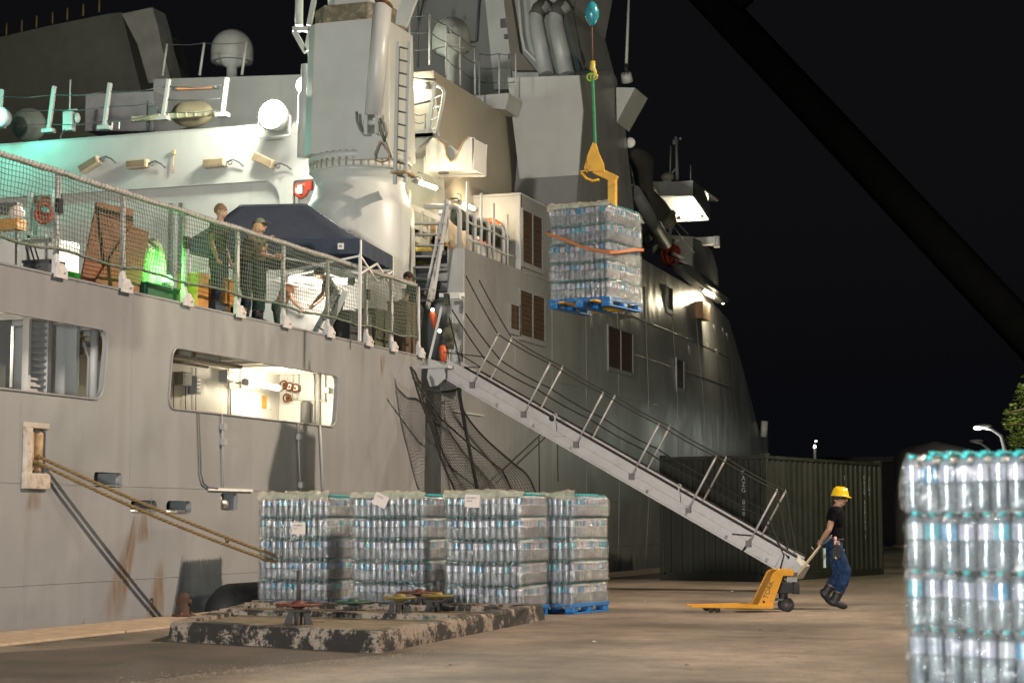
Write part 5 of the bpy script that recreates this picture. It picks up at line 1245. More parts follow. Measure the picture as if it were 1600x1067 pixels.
m = MB(); m.hexa([G(.955, .05, -.15), G(.965, .05, -.15), G(.965, .05, .15), G(.955, .05, .15)], [G(.955, .02, -.15), G(.965, .02, -.15), G(.965, .02, .15), G(.955, .02, .15)]); m.hexa([G(.985, .05, -.2), G(1.02, .05, -.16), G(1.02, .05, .1), G(.985, .05, .17)], [G(.985, -1, -.2), G(1.02, -1, -.16), G(1.02, -1, .1), G(.985, -1, .17)]); m.build('foot_end', GWP, gw)
for s_ in (-.1, -.9):
    c = G(1.0, s_, -.22); MB().lathe([(.03, -.03), (.10, -.025), (.10, .025), (.03, .03)], (c.x, c.y, .11), 18, axis='y').beam((c.x, c.y, .11), c, .05, .08).build('foot_wheel', BLACK, gw)
ts = [.09, .245, .40, .56, .72, .885]; tops = {}
up_l = un
for i, t_ in enumerate(ts):
    for s_ in (0, -1):
        b0 = G(t_, s_ + (.05 if s_ == 0 else -.02), -.02 if s_ == 0 else .1); b1 = G(t_, s_ + (.05 if s_ == 0 else -.02), 1.08)
        po = MB().tube([b0, b1], .021, 7).build('stanchion', mat('stanchion_alloy', (.50, .47, .44), .4, metal=.2), gw); tops[(i, s_)] = (b0, b1)
        MB().torus(b1, .03, .008, 'x', 10, 5).build('rope_eye', STEEL, po)
        if s_ == 0: m = MB(); m.obox(b0, (.05, .03, .06)); m.build('socket', mat('socket', (.12, .1, .1), .5), po)
# rope handrails
m = MB()
for s_ in (0, -1):
    for f in (1.0, .5):
        pts = []
        hd0 = G(-.045, s_, .35 + f * 1.2) + Vector((0, 0, .25 * f)); prev = hd0
        seq = [hd0] + [tops[(i, s_)][0].lerp(tops[(i, s_)][1], f) for i in range(6)] + [G(.985, s_, .1)]
        for a, b in zip(seq, seq[1:]):
            for k in range(7): g = k / 7; pts.append(a.lerp(b, g) - Vector((0, 0, .03 * 4 * g * (1 - g))))
        pts.append(seq[-1]); m.tube(pts, .014, 5)
m.build('rope_handrail', ROPEB, gw)
m = MB()
a, b = tops[(0, 0)][1], tops[(0, -1)][1]
m.tube([G(-.02, 0, .25), tops[(0, 0)][0].lerp(a, .55), a], .012, 5); m.tube([G(-.03, -1, .3), tops[(0, 0)][0].lerp(a, .35), G(.05, 0, .2)], .012, 5); m.tube([G(-.05, 0, .9), G(.03, 0, .25)], .016, 5)
m.tube([tops[(5, 0)][0].lerp(tops[(5, 0)][1], .1), G(.88, .06, -.28)], .02, 6); m.tube([G(.84, .06, -.02), tops[(5, 0)][0].lerp(tops[(5, 0)][1], .15)], .014, 5); m.tube([tops[(5, 0)][0].lerp(tops[(5, 0)][1], .6), G(.97, .06, .12), G(.98, .06, -.2)], .013, 5)
m.build_split('lashing_rope', ROPEB, gw)
m = MB(); 
for t_, o_ in ((.335, .0), (.69, .02)): m.beam(G(t_, .09, -.1), G(t_ + .03, .09, .02), .03, .02); m.beam(G(t_ + .005, .09, .02), G(t_ - .015, .09, .25), .03, .02); m.torus(G(t_ - .015, .09, .27), .035, .01, 'y', 10, 5)
m.build('hinged_bracket', GWP, gw)
m = MB(); k0 = at(866, 658, y=34.6); 
kn = G(.315, .08, .19); m.sphere(kn, .06, 8, 6); 
m.build('rope_knot', ROPEB, gw)
# head platform of the gangway
gp = thing('gangway_platform', 'white bracket platform with orange wrapped post at the gangway head', 'platform', at(690, 585, x=-13.1))
m = MB(); m.prism([[(at(u, v, y=33.4).x, at(u, v, y=33.4).z) for u, v in ((670, 560), (695, 572), (694, 592), (684, 602), (672, 604), (667, 590))]], lambda a, b: Vector((a, 33.4, b)), (0, 1, 0), .06)
m.prism([[(at(u, v, y=34.3).x, at(u, v, y=34.3).z) for u, v in ((697, 590), (722, 592), (712, 602), (698, 608))]], lambda a, b: Vector((a, 34.3, b)), (0, 1, 0), .06)
m.box(-13.3, -12.75, 33.3, 35.2, 4.2, 4.26); m.build('platform_bracket', LGREY, gp)
m = MB(); m.beam(at(671, 560, y=33.5), at(690, 480, y=33.6), .05, .05); m.beam(at(700, 565, y=34.6), at(706, 490, y=34.6), .05, .05); m.build('post', LGREY, gp)
m = MB(); m.tube([at(680, 512, y=33.6), at(676, 492, y=33.6), at(677, 486, y=33.6)], [.04, .08, .05], 10); m.tube([at(693, 565, y=33.9), at(692, 548, y=33.9), at(691, 540, y=33.9)], [.05, .08, .06], 10); m.build_split('orange_wrap', mat('dark_orange', (.5, .09, .02), .6), gp)
m = MB(); m.tube([at(705, 505, y=34.2), at(702, 545, y=34.2)], .1, 8); m.sphere(at(700, 522, y=34.0), .14, 10, 8); m.obox(at(698, 468, y=34.4), (.05, .05, .12)); m.build('net_bundle', mat('camouflage_cloth', (.075, .078, .052)), gp)
m = MB(); m.obox(at(706, 461, y=34.5), (.25, .06, .04)); m.obox(at(712, 463, y=34.4), (.1, .05, .05)); m.build('deck_light_arm', WHITE, gp)
MB().sphere(at(676, 484, y=33.5), .035, 10, 8).build('signal_lamp', glow('white_spark', (1, .98, .9), 9), gp); MB().sphere(at(687, 517, y=33.7), .035, 10, 8).build('signal_lamp', glow('white_spark', (1, .98, .9), 9), gp)
m = MB(); m.beam(at(703, 575, x=-12.85), at(745, 590, x=-12.8), .12, .03); m.build('yellow_plate', mat('ochre_plate', (.5, .33, .08), .6), gp)
MB().obox(at(742, 606, y=34.1), (.07, .01, .05), Matrix.Rotation(R(28), 3, 'Y')).build('orange_tag', mat('orange_tag', (.6, .27, .03), .6), gp)
# cargo net hung below the gangway head
cn = thing('cargo_net', 'black safety net hanging from the gangway head down beside the hull', 'net', at(680, 700, x=-12.9))
def curve(pts, t):
    n = len(pts) - 1; i = min(int(t * n), n - 1); f = t * n - i; a, b = Vector(pts[i]), Vector(pts[i + 1])
    p0 = Vector(pts[max(i - 1, 0)]); p3 = Vector(pts[min(i + 2, n)])
    return .5 * ((2 * a) + (b - p0) * f + (2 * p0 - 5 * a + 4 * b - p3) * f * f + (3 * a - p0 - 3 * b + p3) * f ** 3)
LE = [(641, 573), (655, 628), (672, 672), (690, 720), (712, 762), (726, 790)]; RE = [(717, 606), (724, 640), (755, 680), (800, 722), (822, 745), (838, 790)]
def cnet(s_, t_):     # s across, t down
    a = curve(LE, t_); b = curve(RE, t_); s2 = s_ ** (1.35 - .35 * t_)
    w = a.lerp(b, s2); sag = 22 * 4 * s_ * (1 - s_) * (1 - t_) ** 3
    p = at(w.x, w.y + sag, x=HX + .30 + .35 * t_); p.x += .07 * math.sin(s_ * 21) * (.3 + t_ * .4) + .05 * math.sin(s_ * 9 + t_ * 5); return p
m = MB(); NA, NB = 44, 46
for i in range(NA + 1): m.tube([cnet(i / NA, j / NB) for j in range(NB + 1)], .0048, 3, cap=False)
for j in range(NB + 1): m.tube([cnet(i / NA, j / NB) for i in range(NA + 1)], .0048, 3, cap=False)
m.build('mesh_net', ROPEB, cn, kind='stuff')
m = MB()
for s_ in (0, 1): m.tube([cnet(s_, j / 24) for j in range(25)], .022, 6)
m.tube([cnet(i / 24, 0) for i in range(25)], .02, 6); m.tube([at(u, v, x=HX + .5) for u, v in ((716, 606), (722, 640), (735, 710), (750, 785))], .04, 8); m.tube([at(u, v, x=HX + .5) for u, v in ((645, 590), (690, 655), (735, 695), (785, 735), (805, 775))], .018, 6)
m.tube([at(u, v, x=HX + .5) for u, v in ((785, 735), (842, 681), (866, 658))], .016, 6); m.tube([at(u, v, x=HX + .5) for u, v in ((808, 725), (850, 685), (868, 660))], .016, 6)
m.tube([at(u, v, x=HX + .6) for u, v in ((842, 681), (843, 770))], .015, 6); m.tube([at(u, v, x=HX + .6) for u, v in ((871, 690), (872, 752))], .013, 6)
m.build('border_rope', ROPEB, cn)
# ============================================================ QUAY, WATER
QX = -12.38
PAPER_ = mat('scrap_paper', (.55, .52, .48), .8)
GC = bpy.data.materials.new('quay_concrete'); GC.use_nodes = True; t = GC.node_tree; b = t.nodes['Principled BSDF']; N = t.nodes.new; L = t.links.new
tc = N('ShaderNodeTexCoord')
def nz(sc, det, vec=None, rough=.55, scale=None):
    n = N('ShaderNodeTexNoise'); n.inputs['Scale'].default_value = sc; n.inputs['Detail'].default_value = det; n.inputs['Roughness'].default_value = rough
    if scale: mp = N('ShaderNodeMapping'); mp.inputs['Scale'].default_value = scale; mp.inputs['Rotation'].default_value = (0, 0, .35); L(tc.outputs['Object'], mp.inputs[0]); L(mp.outputs[0], n.inputs['Vector'])
    else: L(tc.outputs['Object'], n.inputs['Vector'])
    return n.outputs[0]
def ramp(fac, p0, p1, c0, c1):
    r = N('ShaderNodeValToRGB'); r.color_ramp.elements[0].position = p0; r.color_ramp.elements[1].position = p1; r.color_ramp.elements[0].color = (*c0, 1); r.color_ramp.elements[1].color = (*c1, 1); L(fac, r.inputs[0]); return r.outputs[0]
def mul(a, c, f=1):
    m_ = N('ShaderNodeMix'); m_.data_type = 'RGBA'; m_.blend_type = 'MULTIPLY'; m_.inputs[0].default_value = f; L(a, m_.inputs[6]); L(c, m_.inputs[7]); return m_.outputs[2]
c = ramp(nz(.32, 5), .38, .60, (.10, .080, .060), (.27, .22, .170))
c = mul(c, ramp(nz(.16, 4, scale=(1, .28, 1)), .44, .58, (.42, .39, .36), (1.05, 1.05, 1.05)))
c = mul(c, ramp(nz(3.2, 9, rough=.7), .3, .62, (.66, .64, .62), (1.08, 1.06, 1.03)))
c = mul(c, ramp(nz(28, 4), .33, .5, (.7, .7, .7), (1, 1, 1)), .8)
c = mul(c, ramp(nz(1.1, 6, rough=.75), .60, .66, (1, 1, 1), (.40, .37, .34)), .8)
L(c, b.inputs['Base Color']); b.inputs['Roughness'].default_value = .82
bp = N('ShaderNodeBump'); bp.inputs['Strength'].default_value = .55; bp.inputs['Distance'].default_value = .02; L(nz(9, 10, rough=.7), bp.inputs['Height'])
b2 = N('ShaderNodeBump'); b2.inputs['Strength'].default_value = .5; b2.inputs['Distance'].default_value = .006; L(nz(90, 4), b2.inputs['Height']); L(bp.outputs[0], b2.inputs['Normal']); L(b2.outputs[0], b.inputs['Normal'])
m = MB(); m.add([(QX, -60, 0), (700, -60, 0), (700, 1500, 0), (QX, 1500, 0)], [(0, 1, 2, 3)]); m.build('ground', GC, kind='structure')
m = MB(); m.box(QX - .0, QX + .5, -60, 400, -3, -.004); o = m.build('quay_wall', GC, kind='structure')
m = MB()
y = -20
while y < 90:
    m2 = MB(); z0 = random.uniform(-.002, .002); m2.box(QX - .05, QX + 1.15, y + .01, y + 2.98, -.35, .024 + z0); o = m2.build('coping_stone', mat('coping_concrete', (.36, .27, .18), .8, var=.2, vscale=4, bump=.5, bscale=30, dirt=.35, grime=(.12, .09, .06)), bevel=.012); o['kind'] = 'structure'; y += 3.0
WT = mat('harbour_water', (.006, .010, .010), .06, var=.1, bump=.6, bscale=3)
m = MB(); m.add([(-900, -300, -1.9), (QX + .2, -300, -1.9), (QX + .2, 1500, -1.9), (-900, 1500, -1.9)], [(0, 1, 2, 3)]); m.build('water', WT, kind='structure')
# sand and grit swept along the joint in the foreground
m = MB(); GRIT = mat('grit', (.22, .17, .12), .9, var=.4)
for i in range(500):
    f = random.random(); p = at(200 + f * 480 + random.gauss(0, 14), 1062 - f * 44 + random.gauss(0, 5), z=0); s_ = random.uniform(.002, .007); m.obox((p.x, p.y, s_ * .5), (s_, s_ * .8, s_ * .6), Matrix.Rotation(random.random() * 3, 3, 'Z'))
for i in range(700):
    p = at(random.uniform(0, 1400), random.uniform(960, 1066), z=0); s_ = random.uniform(.002, .005); m.obox((p.x, p.y, s_ * .5), (s_, s_ * .8, s_ * .6), Matrix.Rotation(random.random() * 3, 3, 'Z'))
m.build('grit', GRIT, kind='stuff')
PATCH = [at(-260, 1032, z=0), at(262, 1003, z=0), at(600, 1021, z=0), at(380, 1044, z=0), at(150, 1072, z=0), at(-260, 1110, z=0)]
PATCH[0].x = max(PATCH[0].x, QX + 1.16)
m = MB(); pp = []
for a, b_ in zip(PATCH, PATCH[1:] + PATCH[:1]):
    for i in range(12): q = a.lerp(b_, i / 12); pp.append((q.x + .05 * noise.noise(q * 2.3), q.y + .07 * noise.noise(q * 3.1 + Vector((5, 0, 0)))))
m.prism([pp], lambda a, b: Vector((a, b, -.004)), (0, 0, 1), .008)
m.build('asphalt_patch', mat('worn_asphalt', (.062, .046, .034), .85, var=.4, vscale=1.2, bump=.7, bscale=60, dirt=.6, grime=(.05, .038, .028)), kind='structure')
# tar joints between the quay slabs, a stain sheet of spilled sand, scraps of litter
TAR = mat('tar_joint', (.03, .028, .025), .7, var=.3, vscale=12)
for y0 in (12.5, 20.5, 29, 38, 48):
    m = MB(); pts = [(QX + 1.2 + i * .5, y0 + .03 * noise.noise(Vector((i * .4, y0, 0)))) for i in range(90)]
    for (xa, ya), (xb, yb) in zip(pts, pts[1:]): m.add([(xa, ya - .012, .004), (xb, yb - .012, .004), (xb, yb + .012, .004), (xa, ya + .012, .004)], [(0, 1, 2, 3)])
    m.build('slab_joint', TAR, kind='structure')
for k, (u, v) in enumerate(((1145, 924), (930, 1003), (1010, 940), (1190, 985), (706, 1040), (1075, 1040))):
    p = at(u, v, z=0); m = MB(); a = k * 1.1; m.add([p + Vector((.04 * math.cos(a), .04 * math.sin(a), .004)), p + Vector((-.03, .02, .018)), p + Vector((-.02, -.03, .006)), p + Vector((.02, -.03, .012))], [(0, 1, 2, 3)])
    o = m.build('litter_scrap', PAPER_ if k < 3 else TAR); tag(o, ['small white scrap of litter between the gangway foot and the stacks', 'pale scrap lying on the open concrete right of the block', 'pale scrap near the rearmost water stack', 'dark scrap in front of the pallet jack', 'dark scrap on the foreground concrete below the block corner', 'dark scrap in the open foreground, right half'][k], 'litter')
rc_ = random.Random(11)
for k in range(16):      # hairline cracks wandering over the slabs
    p = at(rc_.uniform(80, 1380), rc_.uniform(930, 1062), z=0); a_ = rc_.uniform(-.5, .5) + (1.57 if k % 3 == 0 else 0); m = MB(); w = rc_.uniform(.006, .013); pts = [p]
    for i in range(rc_.randint(9, 22)): a_ += rc_.uniform(-.4, .4); p = p + Vector((math.cos(a_), math.sin(a_), 0)) * rc_.uniform(.08, .2); pts.append(p)
    for i, (q0, q1) in enumerate(zip(pts, pts[1:])): f0, f1 = w * (1 - i / len(pts)), w * (1 - (i + 1) / len(pts)); z_c = .0085; m.add([(q0.x, q0.y - f0, z_c), (q1.x, q1.y - f1, z_c), (q1.x, q1.y + f1, z_c), (q0.x, q0.y + f0, z_c)], [(0, 1, 2, 3)])
    m.build('ground_crack', TAR, kind='structure')
# --- fender, bollard
f = thing('rubber_fender', 'big black rubber fender squeezed between hull and quay', 'fender', (-12.86, 26, -.2))
MB().lathe([(.05, 24.3), (.25, 24.36), (.38, 24.7), (.38, 27.2), (.3, 27.6), (.05, 27.7)], (-12.86, 0, -.02), 28, axis='y').build('body', BLACK, f)
DRUST = mat('dark_rust', (.045, .020, .012), .85, var=.4, vscale=14, bump=.5, bscale=60)
bo = thing('bollard', 'small rusty bollard standing alone at the quay edge on the left', 'bollard', at(282, 966, z=0))
bp_ = at(283, 965, z=0); bp_ = Vector((max(bp_.x, QX + .2), bp_.y, 0.024))
MB().lathe([(.16, 0), (.16, .02), (.075, .035), (.07, .2), (.078, .23), (.072, .30), (.0, .31)], bp_, 16).build('post', DRUST, bo)
MB().tube([bp_ + Vector((-.10, -.03, .19)), bp_ + Vector((.10, .03, .19))], .032, 8).build('cross_pin', DRUST, bo)
for a in range(5): MB().lathe([(.018, 0), (.018, .03), (0, .035)], bp_ + Vector((.13 * math.cos(a * 1.26), .13 * math.sin(a * 1.26), .018)), 6).build('bolt', RUST, bo)
# --- mooring ropes
MR = mat('mooring_rope', (.17, .115, .045), .9, var=.4, vscale=30, bump=.9, bscale=140)
for k, (p0, p1, lb) in enumerate((((62, 714), (403, 860), 'upper of the two brown mooring ropes from the rusty fairlead'), ((58, 722), (403, 868), 'lower of the two brown mooring ropes from the rusty fairlead'))):
    A_ = at(*p0, x=HX + .02); B_ = at(*p1, x=-12.15); C2 = A_ + (B_ - A_) * 1.35 - Vector((-.15, 0, -.05)); C2.z = max(C2.z, .3)
    pts = [A_ - Vector((.3, .1 * k, 0))] + [A_.lerp(C2, i / 24) - Vector((0, 0, (.26 + .03 * k) * 4 * (i / 24) * (1 - i / 24))) + Vector((0, 0, .19 * 4 * (i / 24) * (1 - i / 24))) for i in range(25)]
    m = MB()
    for s_ in range(3):   # three laid strands
        q = []
        for a, b in zip(pts[1:], pts[2:]):
            for j in range(6):
                g = a.lerp(b, j / 6); w = ((g - pts[1]).length) * 22 + s_ * 2.094; q.append(g + Vector((math.cos(w), 0, math.sin(w))) * .012)
        m.tube(q, .014, 6)
    m.tube(pts[:2], .034, 8)
    o = m.build('mooring_rope', MR); tag(o, lb, 'rope', 'brown mooring ropes')
m = MB(); a = at(355, 843, x=-12.3); m.torus(a, .04, .014, 'x', 10, 5); o = m.build('rope_whipping', MR); tag(o, 'short frayed binding knotted on the upper mooring rope', 'rope')
mb_ = thing('bollard', 'iron mooring bollard hidden mostly behind the leftmost water stack', 'bollard', (-11.6, 27.6, 0))
MB().lathe([(.28, 0), (.28, .03), (.17, .06), (.15, .3), (.24, .38), (.25, .45), (.15, .5), (0, .51)], (-11.6, 27.6, 0), 20).build('post', RUST, mb_)

# --- valve pit: low concrete block with flaking paint, planks and hand wheels
PT = bpy.data.materials.new('flaking_painted_concrete'); PT.use_nodes = True; t = PT.node_tree; b = t.nodes['Principled BSDF']; N = t.nodes.new; L = t.links.new; tc = N('ShaderNodeTexCoord')
wd_ = N('ShaderNodeMath'); wd_.operation = 'ADD'; L(nz(5, 14, rough=.82), wd_.inputs[0])
w2_ = N('ShaderNodeMath'); w2_.operation = 'MULTIPLY_ADD'; L(nz(1.1, 3), w2_.inputs[0]); w2_.inputs[1].default_value = .6; w2_.inputs[2].default_value = -.31; L(w2_.outputs[0], wd_.inputs[1])
c = ramp(wd_.outputs[0], .485, .515, (.016, .014, .012), (.235, .19, .15))
gmx = N('ShaderNodeMix'); gmx.data_type = 'RGBA'; L(ramp(nz(3.1, 5), .62, .68, (0, 0, 0), (1, 1, 1)), gmx.inputs[0]); L(c, gmx.inputs[6]); gmx.inputs[7].default_value = (.02, .06, .035, 1)
L(mul(gmx.outputs[2], ramp(nz(40, 4), .3, .6, (.75, .73, .7), (1.05, 1.05, 1.05))), b.inputs['Base Color']); b.inputs['Roughness'].default_value = .85
bp = N('ShaderNodeBump'); bp.inputs['Strength'].default_value = .8; bp.inputs['Distance'].default_value = .02; L(nz(13, 12, rough=.74), bp.inputs['Height']); L(bp.outputs[0], b.inputs['Normal'])
pit = thing('valve_pit', 'low flaking black and white concrete block with planked top in the foreground', 'concrete block', at(560, 1000, z=0))
BH = .205
Pc = [at(263, 1001, z=0), at(592, 1020, z=0), at(852, 968, z=0), at(352, 955, z=0)]
Pc[3] = Vector((-11.6, 22.9, 0))
cen = sum(Pc, Vector()) / 4
def ring(k, z, jit=0):
    out = []
    for i in range(4):
        a, b_ = Pc[i], Pc[(i + 1) % 4]
        for j in range(16):
            p = a.lerp(b_, j / 16); d = (cen - p).normalized(); q = p + d * k; w = noise.noise(Vector((p.x * 3, p.y * 3, z * 9))) * jit; out.append(Vector((q.x + w, q.y + w, z + (noise.noise(Vector((p.x * 4, p.y * 4, 3))) * jit * .7 if z > 0 else 0))))
    return out
rings = [ring(0, -.02), ring(.0, .08, .03), ring(.015, BH - .03, .03), ring(.04, BH, .018), ring(.30, BH, .006), ring(.31, BH - .05), ring(.33, BH - .06)]
m = MB(); n = 64
for r_ in rings: m.v += r_
for i in range(len(rings) - 1):
    for j in range(n): j2 = (j + 1) % n; m.f.append([i * n + j, i * n + j2, (i + 1) * n + j2, (i + 1) * n + j]); m.m.append(0); m.smooth.append(False)
m.build('curb', PT, pit)
inn = [cen + (p - cen) * .90 for p in Pc]
PLK = mat('weathered_plank', (.15, .115, .07), .85, var=.35, vscale=5, bump=.7, bscale=40, streak=0, dirt=.5, grime=(.06, .075, .035))
n = 12
for i in range(n):
    f0, f1 = (i + .06) / n, (i + .92) / n; a0, a1 = inn[0].lerp(inn[3], f0), inn[0].lerp(inn[3], f1); b0, b1 = inn[1].lerp(inn[2], f0), inn[1].lerp(inn[2], f1)
    z0 = BH - .075 + random.uniform(-.006, .006); up_ = Vector((0, 0, 1))
    MB().hexa([a0 + up_ * z0, b0 + up_ * z0, b1 + up_ * z0, a1 + up_ * z0], [a0 + up_ * (z0 + .035), b0 + up_ * (z0 + .035), b1 + up_ * (z0 + .035), a1 + up_ * (z0 + .035)]).build('plank', PLK, pit)
for f in (.42, .78):
    a, b_ = inn[0].lerp(inn[3], f), inn[1].lerp(inn[2], f); MB().hexa([a + Vector((0, -.06, BH - .03)), b_ + Vector((0, -.06, BH - .03)), b_ + Vector((0, .06, BH - .03)), a + Vector((0, .06, BH - .03))], [a + Vector((0, -.05, BH + .035)), b_ + Vector((0, -.05, BH + .035)), b_ + Vector((0, .05, BH + .035)), a + Vector((0, .05, BH + .035))]).build('divider', PT, pit)
m = MB(); a, b_ = inn[1].lerp(inn[2], .02), inn[1].lerp(inn[2], .9); m.hexa([a + Vector((-.12, 0, BH - .04)), a + Vector((0, 0, BH - .04)), b_ + Vector((0, 0, BH - .04)), b_ + Vector((-.12, 0, BH - .04))], [a + Vector((-.12, 0, BH - .02)), a + Vector((0, 0, BH - .02)), b_ + Vector((0, 0, BH - .02)), b_ + Vector((-.12, 0, BH - .02))]); m.build('green_strip', mat('green_moss_paint', (.05, .11, .04), .85, var=.4, dirt=.4), pit)
def wheel(label, u, vw, vb, rpx, col, stem=0, zt=BH, feet=4):
    p = at(u, vb, z=zt - .04); dist = p.y / math.cos(YAW); r = rpx / (FPX / (dist * 1.0)) * .98
    zc = at(u, vw, y=p.y).z; c = Vector((p.x, p.y, zc)); t = thing('hand_valve', label, 'valve', (p.x, p.y, zt - .04))
    mt = mat('wheel_%02d%02d' % (int(col[0] * 99), int(col[1] * 99)), col, .6, var=.25, vscale=10, dirt=.5, grime=(.10, .04, .02))
    MB().torus(c, r, .015, 'z', 32, 8).build('rim', mt, t)
    for k in range(5): a = k * 1.2566 + .3; MB().beam(c + Vector((.05 * math.cos(a), .05 * math.sin(a), 0)), c + Vector((r * math.cos(a), r * math.sin(a), 0)), .035, .016).build('spoke', mt, t)
    MB().lathe([(.07, -.04), (.07, .03), (.03, .045)], c, 14).build('hub', mt, t)
    if stem: MB().tube([c, c + Vector((0, 0, stem))], .026, 8).build('stem', mat('dark_stem', (.022, .019, .017), .7), t)
    h = zc - (zt - .04) - .03
    if h > .06:
        m = MB(); m.lathe([(.045, zt - .04), (.045, zc - .02)], (p.x, p.y, 0), 10); m.box(p.x - .1, p.x + .1, p.y - .1, p.y + .1, zc - .075, zc - .055); m.build('spindle', mat('dark_stem', (.05, .045, .04)), t)
        for k in range(4):
            a = k * 1.5708 + .5; d = Vector((math.cos(a), math.sin(a), 0)); e = d.cross(Vector((0, 0, 1)))
            q = Vector((p.x, p.y, 0))
            MB().hexa([q + d * .06 - e * .012 + Vector((0, 0, zt - .04)), q + d * .16 - e * .012 + Vector((0, 0, zt - .04)), q + d * .16 + e * .012 + Vector((0, 0, zt - .04)), q + d * .06 + e * .012 + Vector((0, 0, zt - .04))],
                      [q + d * .06 - e * .012 + Vector((0, 0, zc - .075)), q + d * .11 - e * .012 + Vector((0, 0, zc - .075)), q + d * .11 + e * .012 + Vector((0, 0, zc - .075)), q + d * .06 + e * .012 + Vector((0, 0, zc - .075))]).build('bracket_leg', mat('dark_iron', (.035, .022, .016), .8, dirt=.6, grime=(.12, .10, .09)) if k % 2 else mat('dark_stem', (.05, .045, .04)), t)
    return t
wheel('red hand wheel with a tall black stem, nearest on the block', 466, 944, 976, 36, (.075, .014, .007), stem=.36)
wheel('green hand wheel low at the back of the block', 552, 940, 953, 29, (.006, .045, .02))
wheel('larger red hand wheel on dark ribbed stand between two yellow ones', 656, 925, 951, 35, (.06, .012, .006))
wheel('yellow hand wheel left of the larger red one', 624, 933, 966, 25, (.13, .09, .01))
wheel('yellow hand wheel right of the red one, with a short black stem', 683, 930, 955, 25, (.13, .085, .01), stem=.18)
wheel('small orange wheel lying flat at the right end of the block', 746, 950, 953, 17, (.14, .04, .01))

# ============================================================ WATER BOTTLE STACKS
PET = bpy.data.materials.new('bottle_plastic'); PET.use_nodes = True; t = PET.node_tree; b = t.nodes['Principled BSDF']; N = t.nodes.new; L = t.links.new
b.inputs['Base Color'].default_value = (.58, .70, .78, 1); b.inputs['Roughness'].default_value = .16; b.inputs['IOR'].default_value = 1.34; b.inputs['Transmission Weight'].default_value = .78
b.inputs['Coat Weight'].default_value = 1; b.inputs['Coat IOR'].default_value = 1.7; b.inputs['Coat Roughness'].default_value = .11; b.inputs['Specular IOR Level'].default_value = 1.0
LAB = bpy.data.materials.new('bottle_label'); LAB.use_nodes = True; t = LAB.node_tree; b = t.nodes['Principled BSDF']; N = t.nodes.new; L = t.links.new
oi = N('ShaderNodeObjectInfo'); r = N('ShaderNodeValToRGB'); cr = r.color_ramp; cr.interpolation = 'CONSTANT'
cr.elements[0].position = 0; cr.elements[0].color = (.26, .28, .35, 1); cr.elements[1].position = .42; cr.elements[1].color = (.03, .19, .36, 1)
for ps, cl_ in ((.58, (.34, .34, .42)), (.78, (.05, .30, .38)), (.9, (.42, .43, .45))): e = cr.elements.new(ps); e.color = (*cl_, 1)
L(oi.outputs['Random'], r.inputs[0]); L(r.outputs[0], b.inputs['Base Color']); b.inputs['Roughness'].default_value = .22; b.inputs['Coat Weight'].default_value = 1; b.inputs['Coat IOR'].default_value = 1.9; b.inputs['Coat Roughness'].default_value = .12
CAPM = mat('teal_cap', (.02, .33, .33), .4, var=.05)
def bottle_mesh(n=14, detail=True):
    m = MB(); m.sm = True; r = .0425
    pro = [(.020, 0), (.036, .002), (r, .016), (r - .003, .028), (r, .040), (r - .003, .055), (r, .070), (r - .003, .085), (r, .10), (r - .0035, .115), (r, .128), (r - .006, .146), (r, .165)] if detail else [(.03, 0), (r, .016), (r, .165)]
    m.lathe(pro, n=n, cap=True); m.cur = 1; m.lathe([(r, .165), (r, .250)], n=n, cap=False); m.cur = 0
    m.lathe([(r, .250), (r - .001, .260), (.037, .276), (.024, .289), (.0150, .293), (.0145, .299)], n=n, cap=False)
    m.cur = 2; m.lathe([(.0185, .293), (.0185, .313), (.0165, .315), (0, .3152)], n=n, cap=True)
    for v in m.v: v.z *= .945
    return m.mesh('bottle', [PET, LAB, CAPM])
BOT = bottle_mesh(); BOTN = bottle_mesh(24)
FILM = bpy.data.materials.new('shrink_film'); FILM.use_nodes = True; t = FILM.node_tree; t.nodes.clear(); N = t.nodes.new; L = t.links.new
o_ = N('ShaderNodeOutputMaterial'); tr = N('ShaderNodeBsdfTransparent'); gl_ = N('ShaderNodeBsdfGlossy'); df = N('ShaderNodeBsdfDiffuse'); tl = N('ShaderNodeBsdfTranslucent'); m1 = N('ShaderNodeMixShader'); m2 = N('ShaderNodeMixShader'); m3 = N('ShaderNodeMixShader')
tr.inputs[0].default_value = (.96, .97, .96, 1); gl_.inputs['Roughness'].default_value = .14; gl_.inputs[0].default_value = (1, 1, 1, 1); df.inputs[0].default_value = (.7, .66, .56, 1); tl.inputs[0].default_value = (.7, .66, .56, 1)
tc = N('ShaderNodeTexCoord'); n1 = N('ShaderNodeTexNoise'); n1.inputs['Scale'].default_value = 11; n1.inputs['Detail'].default_value = 9; n1.inputs['Distortion'].default_value = 1.4; L(tc.outputs['Object'], n1.inputs['Vector'])
bp = N('ShaderNodeBump'); bp.inputs['Strength'].default_value = 1; bp.inputs['Distance'].default_value = .09; L(n1.outputs[0], bp.inputs['Height']); L(bp.outputs[0], gl_.inputs['Normal']); L(bp.outputs[0], df.inputs['Normal'])
lw = N('ShaderNodeLayerWeight'); lw.inputs[0].default_value = .22; L(bp.outputs[0], lw.inputs['Normal'])
mr = N('ShaderNodeMapRange'); mr.inputs[1].default_value = 0; mr.inputs[2].default_value = 1; mr.inputs[3].default_value = .24; mr.inputs[4].default_value = .34; L(lw.outputs['Fresnel'], mr.inputs[0])
n2 = N('ShaderNodeTexNoise'); n2.inputs['Scale'].default_value = 3.3; n2.inputs['Detail'].default_value = 6; n2.inputs['Distortion'].default_value = .8; L(tc.outputs['Object'], n2.inputs['Vector'])
